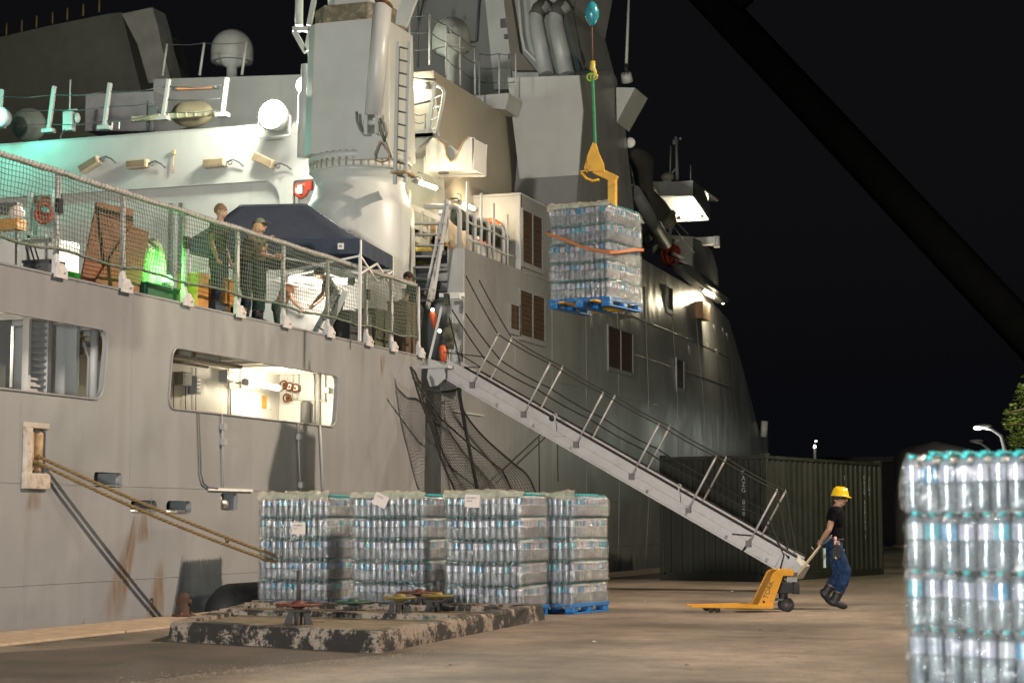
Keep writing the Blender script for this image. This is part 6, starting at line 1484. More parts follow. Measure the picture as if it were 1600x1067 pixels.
mr2 = N('ShaderNodeMapRange'); mr2.inputs[1].default_value = .45; mr2.inputs[2].default_value = .75; mr2.inputs[3].default_value = .0; mr2.inputs[4].default_value = .07; L(n2.outputs[0], mr2.inputs[0])
m3.inputs[0].default_value = .4; L(df.outputs[0], m3.inputs[1]); L(tl.outputs[0], m3.inputs[2])
L(mr.outputs[0], m1.inputs[0]); L(tr.outputs[0], m1.inputs[1]); L(gl_.outputs[0], m1.inputs[2]); L(mr2.outputs[0], m2.inputs[0]); L(m1.outputs[0], m2.inputs[1]); L(m3.outputs[0], m2.inputs[2]); L(m2.outputs[0], o_.inputs[0])
CORE = mat('shrink_pack_core', (.17, .18, .17), .25, var=.35, vscale=9, bump=.5, bscale=20)
PAPER = mat('paper', (.62, .54, .49), .7, var=.05)
BLUEP = mat('blue_pallet_plastic', (.008, .125, .36), .45, var=.15, vscale=6)
NX, NY, PITCH, LH = 12, 13, .0895, .300
def stack(label, corner, rot, group, layers=5, near=False, note=None, seed=0, green=0, z0=.0, pal_label=None, extra_pallet=0):
    """corner: ground position of the near-left corner (local origin); +x right along the face, +y away."""
    rnd = random.Random(seed); w, d = NX * PITCH, NY * PITCH
    def pallet(zb, lab):
        pt = thing('pallet', lab, 'pallet', (0, 0, 0), 'blue plastic pallets')
        for k in range(7): x0 = -.02 + k * (w + .04) / 7; MB().box(x0 + .008, x0 + (w + .04) / 7 - .008, -.02, d + .02, zb + .115, zb + .14).build('deck_board', BLUEP, pt, bevel=.004)
        for i in range(3):
            for j in range(3): x0 = (0, w / 2 - .07, w - .14)[i]; y0 = (0, d / 2 - .07, d - .14)[j]; MB().box(x0, x0 + .14, y0, y0 + .14, zb + .022, zb + .115).build('block', BLUEP, pt, bevel=.012)
        for i in range(3): x0 = (0, w / 2 - .07, w - .14)[i]; MB().box(x0 - .005, x0 + .145, -.01, d + .01, zb, zb + .022).build('runner', BLUEP, pt, bevel=.006)
        MB().box(-.015, w + .015, -.016, d + .016, zb + .095, zb + .114).build('edge_frame', BLUEP, pt, bevel=.004)
        pt.location = corner; pt.rotation_euler = (0, 0, rot); return pt
    base = z0
    if extra_pallet: pallet(base, pal_label + ', lower of the two under the near stack'); base += .25
    pallet(base, (pal_label or '') + (', upper of the two under the near stack' if extra_pallet else ''))
    zb = base + .142
    st = thing('water_bottle_stack', label, 'bottle stack', (0, 0, 0), group)
    me = BOTN if near else BOT
    rings_ = [(i, 0) for i in range(NX)] + [(NX - 1, j) for j in range(1, NY)] + [(i, NY - 1) for i in range(NX - 1)] + [(0, j) for j in range(1, NY - 1)]
    lay = []
    for l in range(layers):
        ox, oy = rnd.uniform(-.012, .012), rnd.uniform(-.012, .012); sag = rnd.uniform(-.004, .004); lay.append((ox, oy))
        for (i, j) in rings_:
            o = bpy.data.objects.new('bottle', me); link(o); o.parent = st
            o.location = ((i + .5) * PITCH + ox + rnd.uniform(-.004, .004), (j + .5) * PITCH + oy + rnd.uniform(-.004, .004), zb + l * LH + rnd.uniform(-.003, .003) + .006 * math.sin(i * .5 + l))
            o.rotation_euler = (rnd.uniform(-.018, .018), rnd.uniform(-.018, .018), rnd.random() * 6)
    m = MB(); rb = PITCH
    # the rows behind the outer ring, joined
    for l in range(layers):
        ox, oy = lay[l]
        for i in range(1, NX - 1):
            for j in range(1, NY - 1):
                if i in (1, NX - 2) or j in (1, NY - 2) or l == layers - 1:
                    m.cur = 0; x_, y_ = (i + .5) * PITCH + ox, (j + .5) * PITCH + oy; z_ = zb + l * LH
                    m.lathe([(.0425, .0), (.0425, .23), (.018, .285)], (x_, y_, z_), 8); m.cur = 1; m.lathe([(.0185, .29), (.0185, .315), (0, .316)], (x_, y_, z_), 8)
    m.build('inner_bottles', [CORE, CAPM], st, kind='stuff')
    m = MB()
    for l in range(layers): m.box(PITCH * 1.9, w - PITCH * 1.9, PITCH * 1.9, d - PITCH * 1.9, zb + l * LH, zb + l * LH + .24)
    for l in range(layers): m.box(.01 + lay[l][0], w - .01 + lay[l][0], .01 + lay[l][1], d - .01 + lay[l][1], zb + l * LH - .002, zb + l * LH + .0005)
    m.build('layer_board', CORE, st)
    # film pulled tight round every layer
    m = MB(); m.sm = True; nper = 230; nh = 22 * layers + 4; H_ = layers * LH
    def per(s_):
        P4 = 2 * (w + d); x = (s_ % 1) * P4; r_ = .035
        if x < w: p, nn_ = Vector((x, 0, 0)), Vector((0, -1, 0))
        elif x < w + d: p, nn_ = Vector((w, x - w, 0)), Vector((1, 0, 0))
        elif x < 2 * w + d: p, nn_ = Vector((w - (x - w - d), d, 0)), Vector((0, 1, 0))
        else: p, nn_ = Vector((0, d - (x - 2 * w - d), 0)), Vector((-1, 0, 0))
        return p, nn_
    for k in range(nh + 1):
        h = H_ * k / nh - .07; lz = ((h / LH) % 1); l = min(layers - 1, max(0, int(h / LH))); ox, oy = lay[l]
        bul = .010 + (-.040 * max(0, (lz - .76) / .24) ** 1.1 if lz > .76 else 0) - (.018 * (1 - lz / .06) if lz < .06 else 0)
        if h < 0: bul = .004
        for s_ in range(nper):
            p, nn_ = per(s_ / nper); q = Vector((p.x * 1 + ox, p.y + oy, zb + h))
            w_ = noise.noise(Vector((q.x * 3.2 + seed * 5, q.y * 3.2, q.z * 6))) * .016 + noise.noise(Vector((q.x * 11, q.y * 11 + seed, q.z * 16))) * .008 + (.5 - abs(noise.noise(Vector((q.x * 5 + q.z * 4, q.y * 5 - q.z * 3, q.z * 9 + seed * 3))) * 2)) * .014
            m.v.append(q + nn_ * (bul + .006 + w_ * .7))
    n = nper
    for k in range(nh):
        for j in range(n): j2 = (j + 1) % n; m.f.append([k * n + j, k * n + j2, (k + 1) * n + j2, (k + 1) * n + j]); m.m.append(0); m.smooth.append(True)
    # gathered film edge on the top
    top0 = len(m.v); 
    for s_ in range(nper):
        p, nn_ = per(s_ / nper); q = Vector((p.x, p.y, zb + H_ - .075)); m.v.append(q - nn_ * .10 + Vector((0, 0, .075 + .018 * noise.noise(Vector((s_ * .4, seed, 0))))))
    for j in range(n): j2 = (j + 1) % n; m.f.append([nh * n + j, nh * n + j2, top0 + j2, top0 + j]); m.m.append(0); m.smooth.append(True)
    m.build('plastic_wrap', FILM, st)
    # crumpled film gathered over the top edge
    if not near:
        m = MB(); m.sm = True; cols_ = 34; h1 = .05 + rnd.uniform(0, .03)
        for s_ in range(cols_ + 1):
            x = -.02 + (w + .04) * s_ / cols_; wv = 2.2 * noise.noise(Vector((x * 4, seed * 3.1, 0))) + 1.2 * noise.noise(Vector((x * 13, seed * 3.1, 5)))
            for k in range(6):
                f = k / 5; m.v.append(Vector((x + .01 * noise.noise(Vector((x * 20, f * 4, seed))), -.026 - .012 * math.sin(f * 3) + .10 * max(0, f - .5), zb + H_ - .07 + f * (h1 + .05 + .02 * wv) + (-.03 * wv if k == 0 else 0))))
        for s_ in range(cols_):
            for k in range(5): a = s_ * 6 + k; m.f.append([a, a + 6, a + 7, a + 1]); m.m.append(0); m.smooth.append(True)
        m.build('gathered_film', mat('crumpled_film', (.48, .44, .33), .3, var=.3, vscale=10, bump=1, bscale=22, alpha=.55), st)
    if note:
        fx, fz, a_, lines = note; c = Vector((fx * w, -.052, zb + fz)); rm = Matrix.Rotation(a_, 3, 'Y')
        nt_ = MB().obox(c, (.105, .002, .085), rm).build('paper_note', PAPER, st)
        m = MB(); rn = random.Random(seed + 5)
        for li, ln in enumerate(lines):
            x = -.075
            while x < -.075 + ln: 
                hh = rn.uniform(.008, .016); m.obox(c + rm @ Vector((x, -.004, .04 - li * .042)), (.0025, .001, hh), rm @ Matrix.Rotation(rn.uniform(-.5, .5), 3, 'Y')); m.obox(c + rm @ Vector((x + .006, -.004, .04 - li * .042 + rn.uniform(-.008, .008))), (.006, .001, .002), rm @ Matrix.Rotation(rn.uniform(-.5, .5), 3, 'Y')); x += rn.uniform(.013, .019)
        m.build('handwriting', mat('ink', (.16, .10, .11), .8), nt_)
    st.location = corner; st.rotation_euler = (0, 0, rot)
    return st
GRP = 'wrapped stacks of bottled water'
def gp_(u, v): return at(u, v, z=0)
s1 = gp_(404, 952); s3r = gp_(842, 972); 
stack('leftmost wrapped water bottle stack on the quay, small paper note low on its front', Vector((-12.24, 24.35, 0)), R(1.5), GRP, note=(.60, 1.03, 0, (.12, .05)), seed=1, pal_label='blue pallet under the leftmost water stack')
stack('second wrapped water bottle stack from the left with a tilted paper note near its top', Vector((-10.60, 23.95, 0)), R(1), GRP, note=(.42, 1.42, R(25), (.10,)), seed=2, pal_label='blue pallet under the second water stack')
stack('third wrapped water bottle stack, its square paper note just under the crumpled top', Vector((-8.93, 23.25, 0)), R(1), GRP, note=(.37, 1.40, R(3), (.13, .08)), seed=3, pal_label='blue pallet under the third water stack')
stack('rearmost wrapped water bottle stack, peeping out right of the third one', Vector((-8.62, 24.75, 0)), R(-8), GRP, seed=4, pal_label='blue pallet under the rearmost water stack')
# near stack at the right edge
nc = at(1413, 900, y=9.9); 
stack('big blurred water bottle stack close up at the right edge', Vector((nc.x, nc.y, 0)), R(-6), GRP, near=True, seed=5, pal_label='blue pallet under the near stack at the right edge')
# hanging stack
HC = at(952, 477, y=27.9); rotH = R(-11)
loc = HC - Matrix.Rotation(rotH, 3, 'Z') @ Vector((NX * PITCH, 0, 0))
hang = stack('water bottle stack hanging in mid air from the yellow lifting fork', Vector((loc.x, loc.y, 0)), rotH, GRP, seed=6, z0=HC.z, pal_label='blue pallet hanging in mid air under the lifted stack')
RM = Matrix.Rotation(rotH, 3, 'Z')
def HL(x, y, z): return Vector((loc.x, loc.y, HC.z)) + RM @ Vector((x, y, z))
w_, d_ = NX * PITCH, NY * PITCH
so_ = thing('ratchet_strap', 'orange strap looped slackly round the hanging stack', 'strap', HL(w_, 0, .9))
pts = [HL(-.03, .4, 1.32), HL(-.035, -.035, 1.22), HL(.3, -.055, 1.10), HL(.62, -.055, .95), HL(.92, -.05, .87), HL(w_ + .03, -.035, .83), HL(w_ + .045, .3, .88), HL(w_ + .045, .8, .98), HL(w_ + .04, d_, 1.02)]
m = MB(); wd2 = Vector((0, 0, .022)); 
for a, b_ in zip(pts, pts[1:]):
    nrm = (b_ - a).cross(Vector((0, 0, 1))).normalized() * .004; m.hexa([a - wd2, b_ - wd2, b_ + wd2, a + wd2], [a - wd2 + nrm, b_ - wd2 + nrm, b_ + wd2 + nrm, a + wd2 + nrm])
m.build('webbing', mat('orange_webbing', (.34, .10, .015), .7, var=.1), so_)
# lifting fork, sling, hook block
LF = mat('lifter_yellow', (.62, .32, .012), .45, var=.12, dirt=.35, grime=(.16, .07, .02))
fk = thing('lifting_fork', 'yellow crane fork carrying the hanging pallet', 'lifting fork', HL(w_ * .6, d_, 1.8))
YF = 28.9
def F_(u, v, y=YF): return at(u, v, y=y)
def prF(name, pts, d, y=YF, par=fk): m = MB(); m.prism([[(F_(u, v, y).x, F_(u, v, y).z) for u, v in pts]], lambda a, b: Vector((a, y, b)), (0, 1, 0), d); return m.build(name, LF, par, bevel=.006)
prF('side_plate', [(926, 222), (931, 224), (935, 238), (943, 256), (945, 270), (936, 268), (920, 268), (915, 262), (917, 244)], .03); prF('side_plate', [(926, 222), (931, 224), (935, 238), (943, 256), (945, 270), (936, 268), (920, 268), (915, 262), (917, 244)], .03, YF + .14)
m = MB(); m.beam(F_(930, 266, YF + .1), F_(963, 281, YF + .1), .14, .13); m.build('top_arm', LF, fk, bevel=.01)
m = MB(); m.beam(F_(957, 276, YF + .1), F_(957, 326, YF + .1), .13, .13); q = F_(957, 326, YF + .1); m.beam(q, (q.x, q.y, HC.z + .06), .13, .13); m.build('mast', LF, fk, bevel=.01)
for s_ in (-.28, .28):
    b_ = Vector((q.x, q.y, HC.z + .07)) + RM @ Vector((s_, 0, 0)); m = MB(); m.hexa([b_ + RM @ Vector((-.05, .05, -.03)), b_ + RM @ Vector((.05, .05, -.03)), b_ + RM @ Vector((.05, .05, .03)), b_ + RM @ Vector((-.05, .05, .03))], [b_ + RM @ Vector((-.05, -1.25, -.012)), b_ + RM @ Vector((.05, -1.25, -.012)), b_ + RM @ Vector((.05, -1.25, .012)), b_ + RM @ Vector((-.05, -1.25, .012))]); m.build('tine', LF, fk)
m = MB(); m.beam(Vector((q.x, q.y, HC.z + .07)) + RM @ Vector((-.35, 0, 0)), Vector((q.x, q.y, HC.z + .07)) + RM @ Vector((.35, 0, 0)), .1, .1); m.build('tine_bar', LF, fk)
m = MB(); m.beam(F_(907, 268, YF + .05), F_(938, 266, YF + .05), .035, .02); m.tube([F_(908, 270, YF - .05), F_(916, 279, YF - .05), F_(926, 283, YF - .05), F_(936, 281, YF - .05)], .022, 6); m.tube([F_(917, 252, YF), F_(914, 262, YF), F_(918, 270, YF)], .018, 6); m.build('latch_bar', LF, fk)
sl = thing('lifting_sling', 'green woven sling between the crane hook and the yellow fork', 'sling', F_(929, 170))
GSL = mat('green_webbing', (.02, .19, .07), .7, var=.15, vscale=12)
m = MB(); 
for a, b_ in (((926, 118), (928, 170)), ((928, 170), (930, 224))): m.beam(F_(*a), F_(*b_), .07, .03)
m.build('webbing', GSL, sl); MB().torus(F_(923, 121), .06, .02, 'y', 16, 6).build('loop', mat('yellow_green_sling', (.25, .42, .03), .7), sl)
hk = thing('crane_hook', 'yellow hook on thin wire below a teal striped weight ball', 'crane hook', F_(926, 105))
YH = mat('hook_yellow', (.42, .33, .05), .4, var=.2)
m = MB(); m.torus(F_(928, 120), .055, .016, 'y', 16, 6); m.tube([F_(926, 96), F_(926, 108), F_(930, 113), F_(930, 119), F_(926, 124), F_(922, 121)], [.045, .05, .03, .028, .022, .012], 8); m.build('hook', YH, hk)
c = F_(925, 22); m = MB(); m.lathe([(.02, -.21), (.06, -.17), (.115, -.06), (.118, .05), (.08, .15), (.03, .2)], c, 20); m.build('weight_ball', mat('teal_ball', (.02, .22, .27), .25, var=.2, vscale=3, dirt=.5, grime=(.10, .06, .02)), hk)
MB().tube([F_(926, 98), F_(925, 42)], .011, 6).build('wire', RUST, hk); MB().tube([F_(925, 5), F_(924, -200)], .011, 6).build('wire', mat('green_wire', (.05, .15, .08), .6), hk)

# ============================================================ CONTAINER
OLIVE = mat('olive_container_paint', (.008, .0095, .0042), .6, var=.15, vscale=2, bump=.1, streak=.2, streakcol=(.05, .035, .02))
cA = at(1200, 909, z=0); cB = at(1392, 896.5, z=0); dr = (cB - cA).normalized(); ang = math.atan2(dr.y, dr.x) - R(90)
Lc, Wc, Hc = 6.35, 2.55, 2.68
ct = thing('shipping_container', 'dark olive corrugated shipping container standing on the quay', 'shipping container', (0, 0, 0))
# local: origin at the near corner, +y along the long side (away), -x along the short end (to the left)
def corr(name, n, length, horiz, off):
    m = MB(); dpt = .036; zs = (.16, Hc - .12); pts = []; p_ = length / n
    for i in range(n):
        x = i * p_; pts += [(x, 0), (x + p_ * .26, 0), (x + p_ * .40, -dpt), (x + p_ * .78, -dpt), (x + p_ * .92, 0)]
    pts.append((length, 0)); b0 = len(m.v)
    for (a, dd) in pts:
        for z in zs: m.v.append(Vector((-.02 + dd, .08 + a, z)) if horiz == 'y' else Vector((-.08 - a, .02 - dd, z)))
    for i in range(len(pts) - 1): m.f.append([b0 + i * 2, b0 + i * 2 + 2, b0 + i * 2 + 3, b0 + i * 2 + 1]); m.m.append(0); m.smooth.append(False)
    return m.build(name, OLIVE, ct)
corr('side_panel', 22, Lc - .16, 'y', 0); corr('end_panel', 9, Wc - .16, 'x', 0)
m = MB(); m.box(-Wc + .02, -.05, .06, Lc - .02, Hc - .10, Hc - .06); m.build('roof', OLIVE, ct)
MB().box(-Wc + .02, -Wc + .06, .06, Lc, .15, Hc - .1).build('side_panel', OLIVE, ct); MB().box(-Wc + .05, -.05, Lc - .06, Lc - .02, .15, Hc - .1).build('door_panel', OLIVE, ct); MB().box(-Wc + .06, -.05, .07, Lc - .06, .1, .14).build('floor', OLIVE, ct)
for x, y in ((0, 0), (-Wc + .09, 0), (0, Lc - .09), (-Wc + .09, Lc - .09)):
    po = MB().box(x - .09, x, y, y + .09, .118, Hc - .118).build('corner_post', OLIVE, ct, bevel=.008)
    for z in (0, Hc - .118): MB().box(x - .165 if x == 0 else x - .09, x + .004 if x == 0 else x + .08, y - .004 if y == 0 else y - .08, y + .165 if y == 0 else y + .094, z, z + .118).build('corner_casting', OLIVE, po, bevel=.01)
for (a, b_, c, d, z0, z1) in ((-.06, 0, .166, Lc - .166, .0, .16), (-.06, 0, .166, Lc - .166, Hc - .12, Hc - .05), (-Wc + .17, -.166, 0, .06, .0, .16), (-Wc + .17, -.166, 0, .06, Hc - .12, Hc - .04)): MB().box(a, b_, c, d, z0, z1).build('rail', OLIVE, ct, bevel=.006)
MB().box(-.07, .001, 2.0, 2.36, .03, .13).box(-.07, .001, 4.0, 4.36, .03, .13).build_split('fork_pocket', BLACK, ct)
def text_mesh(s_, size, mt, M, parent, name='lettering', ext=.0015):
    cu = bpy.data.curves.new('t', 'FONT'); cu.body = s_; cu.size = size; cu.extrude = ext; cu.align_x = 'CENTER'; cu.resolution_u = 3
    o = bpy.data.objects.new('t', cu); link(o); dg = bpy.context.evaluated_depsgraph_get(); me = bpy.data.meshes.new_from_object(o.evaluated_get(dg)); bpy.data.objects.remove(o)
    me.materials.clear(); me.materials.append(mt); me.transform(M); oo = bpy.data.objects.new(name, me); link(oo); oo.parent = parent; return oo
LET = mat('worn_white_lettering', (.30, .31, .29), .7, var=.4, vscale=25)
def stacked(txt, x, z1, step, size, face):
    for i, ch in enumerate(txt):
        if ch == ' ': continue
        if face == 'end': M = Matrix.Translation((x, .0152, z1 - i * step)) @ Matrix.Rotation(R(90), 4, 'X')
        else: M = Matrix.Translation((-.0165, x, z1 - i * step)) @ Matrix.Rotation(R(90), 4, 'Z') @ Matrix.Rotation(R(90), 4, 'X')
        text_mesh(ch, size, LET, M, ct)
stacked('KAZG 808193 7', -.545, 2.24, .125, .14, 'end')
stacked('KAZG 808193 7', 5.29, 2.22, .115, .13, 'side'); stacked('22G1', 5.57, 2.20, .12, .13, 'side'); stacked('7', 4.15, 2.2, .12, .13, 'side')
ct.location = (cA.x, cA.y, 0); ct.rotation_euler = (0, 0, ang)
# lit silo wall, dark sheds and lamps in the distance
t = thing('storage_tank', 'pale cylindrical tank glimpsed between container and near stack', 'tank', at(1410, 857, z=0))
q = at(1415, 856, z=0); MB().lathe([(1.9, 0), (1.9, 4.2), (1.7, 4.5), (0, 4.9)], (q.x + 1.2, q.y + 2, 0), 40).build('shell', mat('tank_paint', (.32, .29, .27), .35, metal=.3, var=.15), t)
MB().lathe([(2.0, 0), (2.0, .12)], (q.x + 1.2, q.y + 2, 0), 40).build('plinth', mat('coping_concrete', (.36, .27, .18)), t)
t = thing('quay_shed', 'long dark shed along the quay far behind the container', 'building', (30, 120, 0))
a = at(1215, 702, y=120); b_ = at(1470, 712, y=120); z_ = 4.9
MB().box(a.x, b_.x + 60, 120, 140, 0, z_).build('wall', mat('shed_wall', (.015, .014, .013), .8), t); MB().box(a.x - 1, b_.x + 61, 119, 141, z_, z_ + .35).build('roof', mat('shed_roof', (.03, .028, .026), .7), t)
for k in range(9): x0 = a.x + 3 + k * 5; MB().box(x0, x0 + 3, 119.93, 119.99, .3, 4).build('door', mat('shed_door', (.01, .01, .01), .7), t)
def street_lamp(label, u, v_top, v_base, reach_u, y, on, group='curved street lamps'):
    t = thing('street_lamp', label, 'street lamp', (at(u, 811, y=y).x, y, 0), group); x = at(u, 811, y=y).x; zt_ = at(u, v_top, y=y).z; xr = at(reach_u, v_top, y=y).x
    MB().tube([(x, y, 0), (x, y, zt_ - .8), (x - .1, y, zt_ - .35), (x - .45, y, zt_ - .08), (x - .9, y, zt_), (xr + .5, y, zt_ + .06)], [.10, .08, .07, .06, .05, .05], 8).build('pole', mat('lamp_pole', (.35, .34, .32), .4, metal=.5), t)
    MB().sphere((xr + .3, y, zt_ + .05), .16, 12, 8, (2.2, .8, .5)).build('head', GREY, t)
    if on: MB().sphere((xr + .1, y, zt_ - .02), .12, 10, 8, (1.4, 1, .6)).build('lens', glow('street_lens', (.9, 1, .95), 14), t)
street_lamp('taller curved street lamp with its lamp lit, above the near water stack', 1572, 667, 790, 1524, 75, True)
street_lamp('lower street lamp arm just peeping over the near water stack', 1550, 690, 790, 1516, 95, False)
lamp('street_light', 'POINT', (at(1524, 667, y=75).x, 75, at(1524, 667, y=75).z - .3), 160, (.9, 1, .85), .2)
t = thing('distant_lamp', 'small bright lamp on a short post above the container roof', 'lamp', at(1273, 811, y=70)); p = at(1273, 700, y=70)
MB().tube([(p.x, p.y, 0), p], .05, 6).build('pole', GREY, t); MB().sphere(p + Vector((0, 0, .05)), .05, 10, 8, (1, 1, 1.4)).build('lens', glow('small_lens', (1, .95, .8), 14), t); MB().sphere(at(1275, 689, y=70), .035, 8, 6).build('spark', glow('small_lens', (1, .95, .8), 14), t)
tl = Vector((at(1690, 640, y=40).x, 40, 6.6)); lamp('tree_fill_light', 'POINT', tl - Vector((0, 0, .3)), 1600, (1, .95, .65), .15)  # lamp added out of view to brighten the tree
t = thing('street_lamp', 'added lamp post out of view at the right, brightening the tree', 'street lamp', (tl.x + 1.5, 40, 0)); MB().tube([(tl.x + 1.5, 40, 0), (tl.x + 1.5, 40, 6.2), (tl.x + 1.1, 40, 6.65), (tl.x, 40, 6.7)], .07, 8).build('pole', GREY, t); MB().sphere(tl + Vector((0, 0, .05)), .16, 10, 8, (2, 1, .5)).build('head', GREY, t)
# --- tree at the right edge
tr_ = thing('tree', 'yellow green leafy branch of a tree at the right edge', 'tree', at(1640, 811, y=45)); tp = at(1640, 700, y=45)
rt = Vector((tp.x, tp.y, 0)); rn = random.Random(3)
m = MB(); m.tube([rt, rt + Vector((.1, 0, 2)), rt + Vector((0, .1, 4.2)), rt + Vector((-.2, 0, 6))], [.22, .18, .12, .04], 10); tk = m.build('trunk', mat('bark', (.10, .075, .05), .9, bump=.8, bscale=30), tr_)
clus = []
for (u, v, r_) in ((1578, 662, .22), (1590, 650, .34), (1597, 678, .40), (1575, 645, .10), (1598, 608, .16), (1596, 622, .12), (1620, 640, .7), (1635, 670, .9), (1625, 605, .55), (1650, 620, .9), (1588, 690, .28), (1660, 650, 1.0)):
    p = at(u, v, y=45 + rn.uniform(-.5, .5)); clus.append((p, r_)); m = MB(); s0 = rt + Vector((0, 0, rn.uniform(2.2, 4))); m.tube([s0, s0.lerp(p, .5) + Vector((0, 0, .15)), p], [.06, .03, .012], 6); m.build('limb', mat('bark', (.1, .075, .05)), tr_)
m = MB(); LEAF = mat('leaf', (.10, .14, .02), .5, var=.5, vscale=2.5)
for p, r_ in clus:
    for i in range(int(90 + 900 * r_ * r_)):
        d = Vector((rn.gauss(0, 1), rn.gauss(0, 1), rn.gauss(0, 1))).normalized() * r_ * rn.random() ** .45 * .9; c = p + d; s_ = rn.uniform(.03, .055); rm = Matrix.Rotation(rn.random() * 6, 3, 'Z') @ Matrix.Rotation(rn.uniform(-1.2, 1.2), 3, 'X')
        m.add([c + rm @ Vector((-s_, 0, 0)), c + rm @ Vector((0, -s_ * .45, .01)), c + rm @ Vector((s_ * 1.3, 0, 0)), c + rm @ Vector((0, s_ * .45, .01))], [(0, 1, 2, 3)])
m.build('crown', LEAF, tr_, kind='stuff')

# ============================================================ PALLET JACK AND WORKER
YJ = mat('jack_yellow', (.62, .27, .008), .4, var=.08, vscale=5, dirt=.2, grime=(.2, .09, .02))
pj = thing('pallet_jack', 'yellow hand pallet jack with black wheels being pulled along the quay', 'pallet jack', (0, 0, 0))
# local: x to the right of the picture, y away, z up; origin under the steering wheels
m = MB()
for y0 in (-.26, .26):
    fk_ = MB().hexa([Vector((-1.42, y0 - .075, .075)), Vector((-.18, y0 - .075, .055)), Vector((-.18, y0 + .075, .055)), Vector((-1.42, y0 + .075, .075))], [Vector((-1.42, y0 - .075, .10)), Vector((-.18, y0 - .075, .125)), Vector((-.18, y0 + .075, .125)), Vector((-1.42, y0 + .075, .10))]).build('fork', YJ, pj, bevel=.008)
    MB().lathe([(.02, -.05), (.04, -.045), (.04, .045), (.02, .05)], (-1.12, y0, .042), 14, axis='y').lathe([(.02, -.05), (.04, -.045), (.04, .045), (.02, .05)], (-1.02, y0, .042), 14, axis='y').build('load_roller', BLACK, fk_)
bd = MB()
for y0 in (-.30, .28): bd.prism([[(-.44, .06), (-.20, .06), (-.02, .55), (.14, .55), (.14, .64), (-.10, .64), (-.17, .60)][::1]], lambda a, b, y0=y0: Vector((a, y0, b)), (0, 1, 0), .02)
bd.build_split('side_plate', YJ, pj, bevel=.006)
MB().hexa([Vector((-.42, -.28, .08)), Vector((-.42, .28, .08)), Vector((-.40, .28, .08)), Vector((-.40, -.28, .08))], [Vector((-.15, -.28, .60)), Vector((-.15, .28, .60)), Vector((-.13, .28, .60)), Vector((-.13, -.28, .60))]).box(-.12, .15, -.28, .28, .60, .64).build('back_plate', YJ, pj, bevel=.006)
MB().lathe([(.07, .18), (.07, .36), (.045, .38), (.045, .40)], (.0 + .03, 0, 0), 16).box(-.06, .22, -.16, .16, .28, .44).lathe([(.06, .27), (.06, .45)], (.2, -.13, 0), 14).lathe([(.05, .27), (.05, .42)], (.12, .12, 0), 14).build('pump', BLACK, pj, bevel=.01)
MB().lathe([(.022, .40), (.022, .60)], (.05, -.05, 0), 12).build('ram', mat('chrome', (.7, .7, .7), .12, metal=1), pj)
MB().box(-.12, .14, -.12, .12, .17, .20).tube([(.04, -.13, .1), (.04, .13, .1)], .02, 8).build('axle', DGREY, pj)
for y0 in (-.11, .11):
    wl_ = MB().lathe([(.035, -.03), (.085, -.03), (.105, -.022), (.105, .022), (.085, .03), (.035, .03)], (.07, y0, .105), 28, axis='y').build('wheel', BLACK, pj)
    MB().lathe([(.0, -.032), (.06, -.032), (.06, .032), (0, .032)], (.07, y0, .105), 18, axis='y').build('rim', mat('wheel_rim', (.06, .05, .045), .5), wl_)
hd_ = Vector((.62, .0, 1.00))
MB().tube([(.16, 0, .42), (.20, 0, .50), hd_], .021, 10).build('handle', mat('handle_cream', (.45, .36, .24), .5), pj)
MB().box(.08, .24, -.05, .05, .44, .60).build('handle_bracket', mat('handle_grey', (.30, .28, .24), .5, dirt=.3), pj, bevel=.012)
e = hd_; MB().tube([e, e + Vector((.04, -.11, .04)), e + Vector((.13, -.13, .12)), e + Vector((.16, 0, .15)), e + Vector((.13, .13, .12)), e + Vector((.04, .11, .04)), e], .014, 8).build('grip_loop', DGREY, pj)
MB().tube([hd_ + Vector((-.1, 0, -.08)), hd_ + Vector((-.15, -.02, -.02))], .008, 5).build('release_lever', STEEL, pj)
text_mesh('TORK', .105, mat('black_print', (.02, .015, .01), .6), Matrix.Translation((-.215, -.3035, .33)) @ Matrix.Rotation(-R(69), 4, 'Y') @ Matrix.Rotation(R(90), 4, 'X'), pj)
MB().lathe([(.02, -.003), (.02, 0)], (-.32, -.3005, .16), 12, axis='y').build('badge', BLACK, pj)
jp = at(1221, 955, z=0); pj.location = (jp.x, jp.y, 0); pj.rotation_euler = (0, 0, YAW + R(2)); pj.scale = (.93, .93, .93)
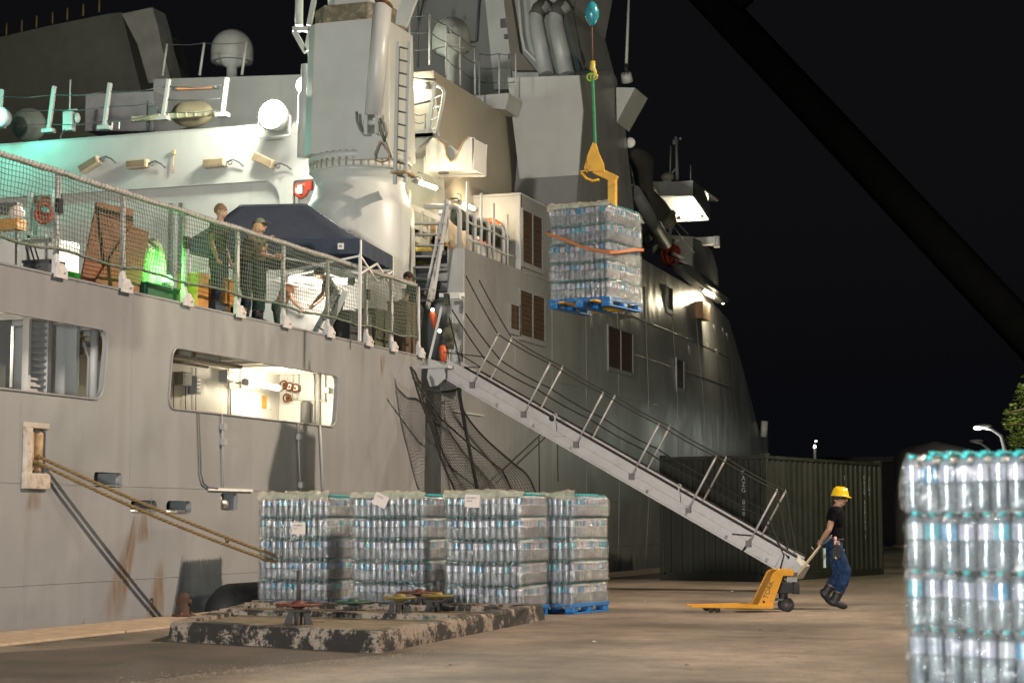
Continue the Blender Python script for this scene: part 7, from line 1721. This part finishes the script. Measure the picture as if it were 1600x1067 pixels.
# worker
def gearf(root, V_):
    m = MB(); h = V_['hr'] + Vector((0, -.13, -.02)); m.obox(h + Vector((.0, 0, -.05)), (.06, .03, .11)); m.build('tool_pouch', BLACK, root, bevel=.02)
    m = MB(); m.tube([h + Vector((-.01, 0, .0)), h + Vector((-.01, 0, .17))], .02, 8); m.obox(h + Vector((.035, 0, .08)), (.02, .02, .03)); m.build('tools', mat('pink_tool', (.6, .38, .32), .5), root)
    m = MB(); m.obox(V_['hr'] + Vector((-.14, .03, -.16)), (.015, .03, .14)); m.build('paper_roll', mat('mint_paper', (.4, .55, .5), .7), root)
    m = MB(); m.tube([h + Vector((-.03, -.03, -.12)), h + Vector((.0, -.035, -.16))], .016, 6); m.build('clip', STEEL, root)
wp = at(1303, 951, z=0)
J = dict(pelvis=(.02, 0, .93), chest=(.04, 0, 1.29), neck=(.055, 0, 1.47), head=(.12, 0, 1.60), face=(1, -.05, -.08), sl=(.05, .19, 1.41), sr=(-.02, -.19, 1.41),
         er=(-.10, -.24, 1.15), wr=(-.19, -.10, .99), gr=(.6, .5, -.3), el=(.02, .25, 1.13), wl=(.12, .22, .92),
         hr=(.0, -.09, .90), kr=(.17, -.10, .53), ar=(-.015, -.10, .10), tr=(.13, -.11, .05), hl=(.03, .09, .90), kl=(.09, .09, .50), al=(-.11, .09, .21), tl=(-.02, .10, .10))
person('man in yellow hard hat and black shirt pulling the pallet jack behind him', (wp.x, wp.y, 0), YAW + R(2), J, (.004, .004, .005), (.016, .036, .085), hat='helmet', hair=(.02, .015, .012), extra=gearf, vox=.009)

# --- the floodlight mast behind the camera that lights the quay
t = thing('floodlight_mast', 'tall quay floodlight mast standing right of the picture', 'light mast', (MAST[0] + .6, MAST[1] - .6, 0))
MB().tube([(MAST[0] + .6, MAST[1] - .6, 0), (MAST[0] + .6, MAST[1] - .6, MAST[2] + .5)], [.22, .12], 12).build('pole', GREY, t)
MB().tube([(MAST[0] + .6, MAST[1] - .6, MAST[2] + .3), (MAST[0] + .1, MAST[1] - .1, MAST[2] + .45)], .06, 8).obox((MAST[0] + .12, MAST[1] - .12, MAST[2] + .32), (.3, .3, .05), Matrix.Rotation(R(45), 3, 'Z')).build('head', GREY, t)

t = thing('fill_light', 'added fill light on a tripod, unseen beside the camera', 'work light', (FILL_NEAR[0], FILL_NEAR[1], 0))
q = Vector(FILL_NEAR) + Vector((0, -.32, 0))
for k in range(3): a = k * 2.094; MB().tube([(q.x, q.y, 1.1), (q.x + .55 * math.cos(a), q.y + .55 * math.sin(a), 0)], .014, 6).build('leg', BLACK, t)
MB().tube([(q.x, q.y, .8), q], .018, 8).build('pole', STEEL, t); MB().obox(q + Vector((0, .05, 0)), (.16, .05, .12)).build('head', GREY, t, bevel=.01)
t = thing('floodlight_mast', 'added fill light mast, unseen far behind the camera', 'light mast', (FILL_FAR[0], FILL_FAR[1] - .6, 0))
MB().tube([(FILL_FAR[0], FILL_FAR[1] - .8, 0), (FILL_FAR[0], FILL_FAR[1] - .8, 7.4)], [.16, .1], 12).build('pole', GREY, t); MB().obox((FILL_FAR[0], FILL_FAR[1] - .5, FILL_FAR[2]), (.4, .12, .4)).build('head', GREY, t, bevel=.01)

# dark diagonal band in the night sky, added as a black boom shape
t = thing('sky_band_boom', 'dark diagonal band across the sky to the right edge, added as a boom shape', 'sky band', at(1700, 811, y=46))
BB = mat('black_band_paint', (.002, .002, .002), .95, spec=.0)
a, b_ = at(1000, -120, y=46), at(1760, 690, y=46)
MB().tube([a, b_], [.44, .48], 8).build('band_section', BB, t)
MB().beam(a + Vector((.5, -.3, .4)), at(1165, 10, y=46), .4, .5).build('band_bracket', BB, t)
MB().box(b_.x - 1.5, b_.x + 3, b_.y - 2, b_.y + 2, 0, b_.z + 1).build('band_foot', BB, t)
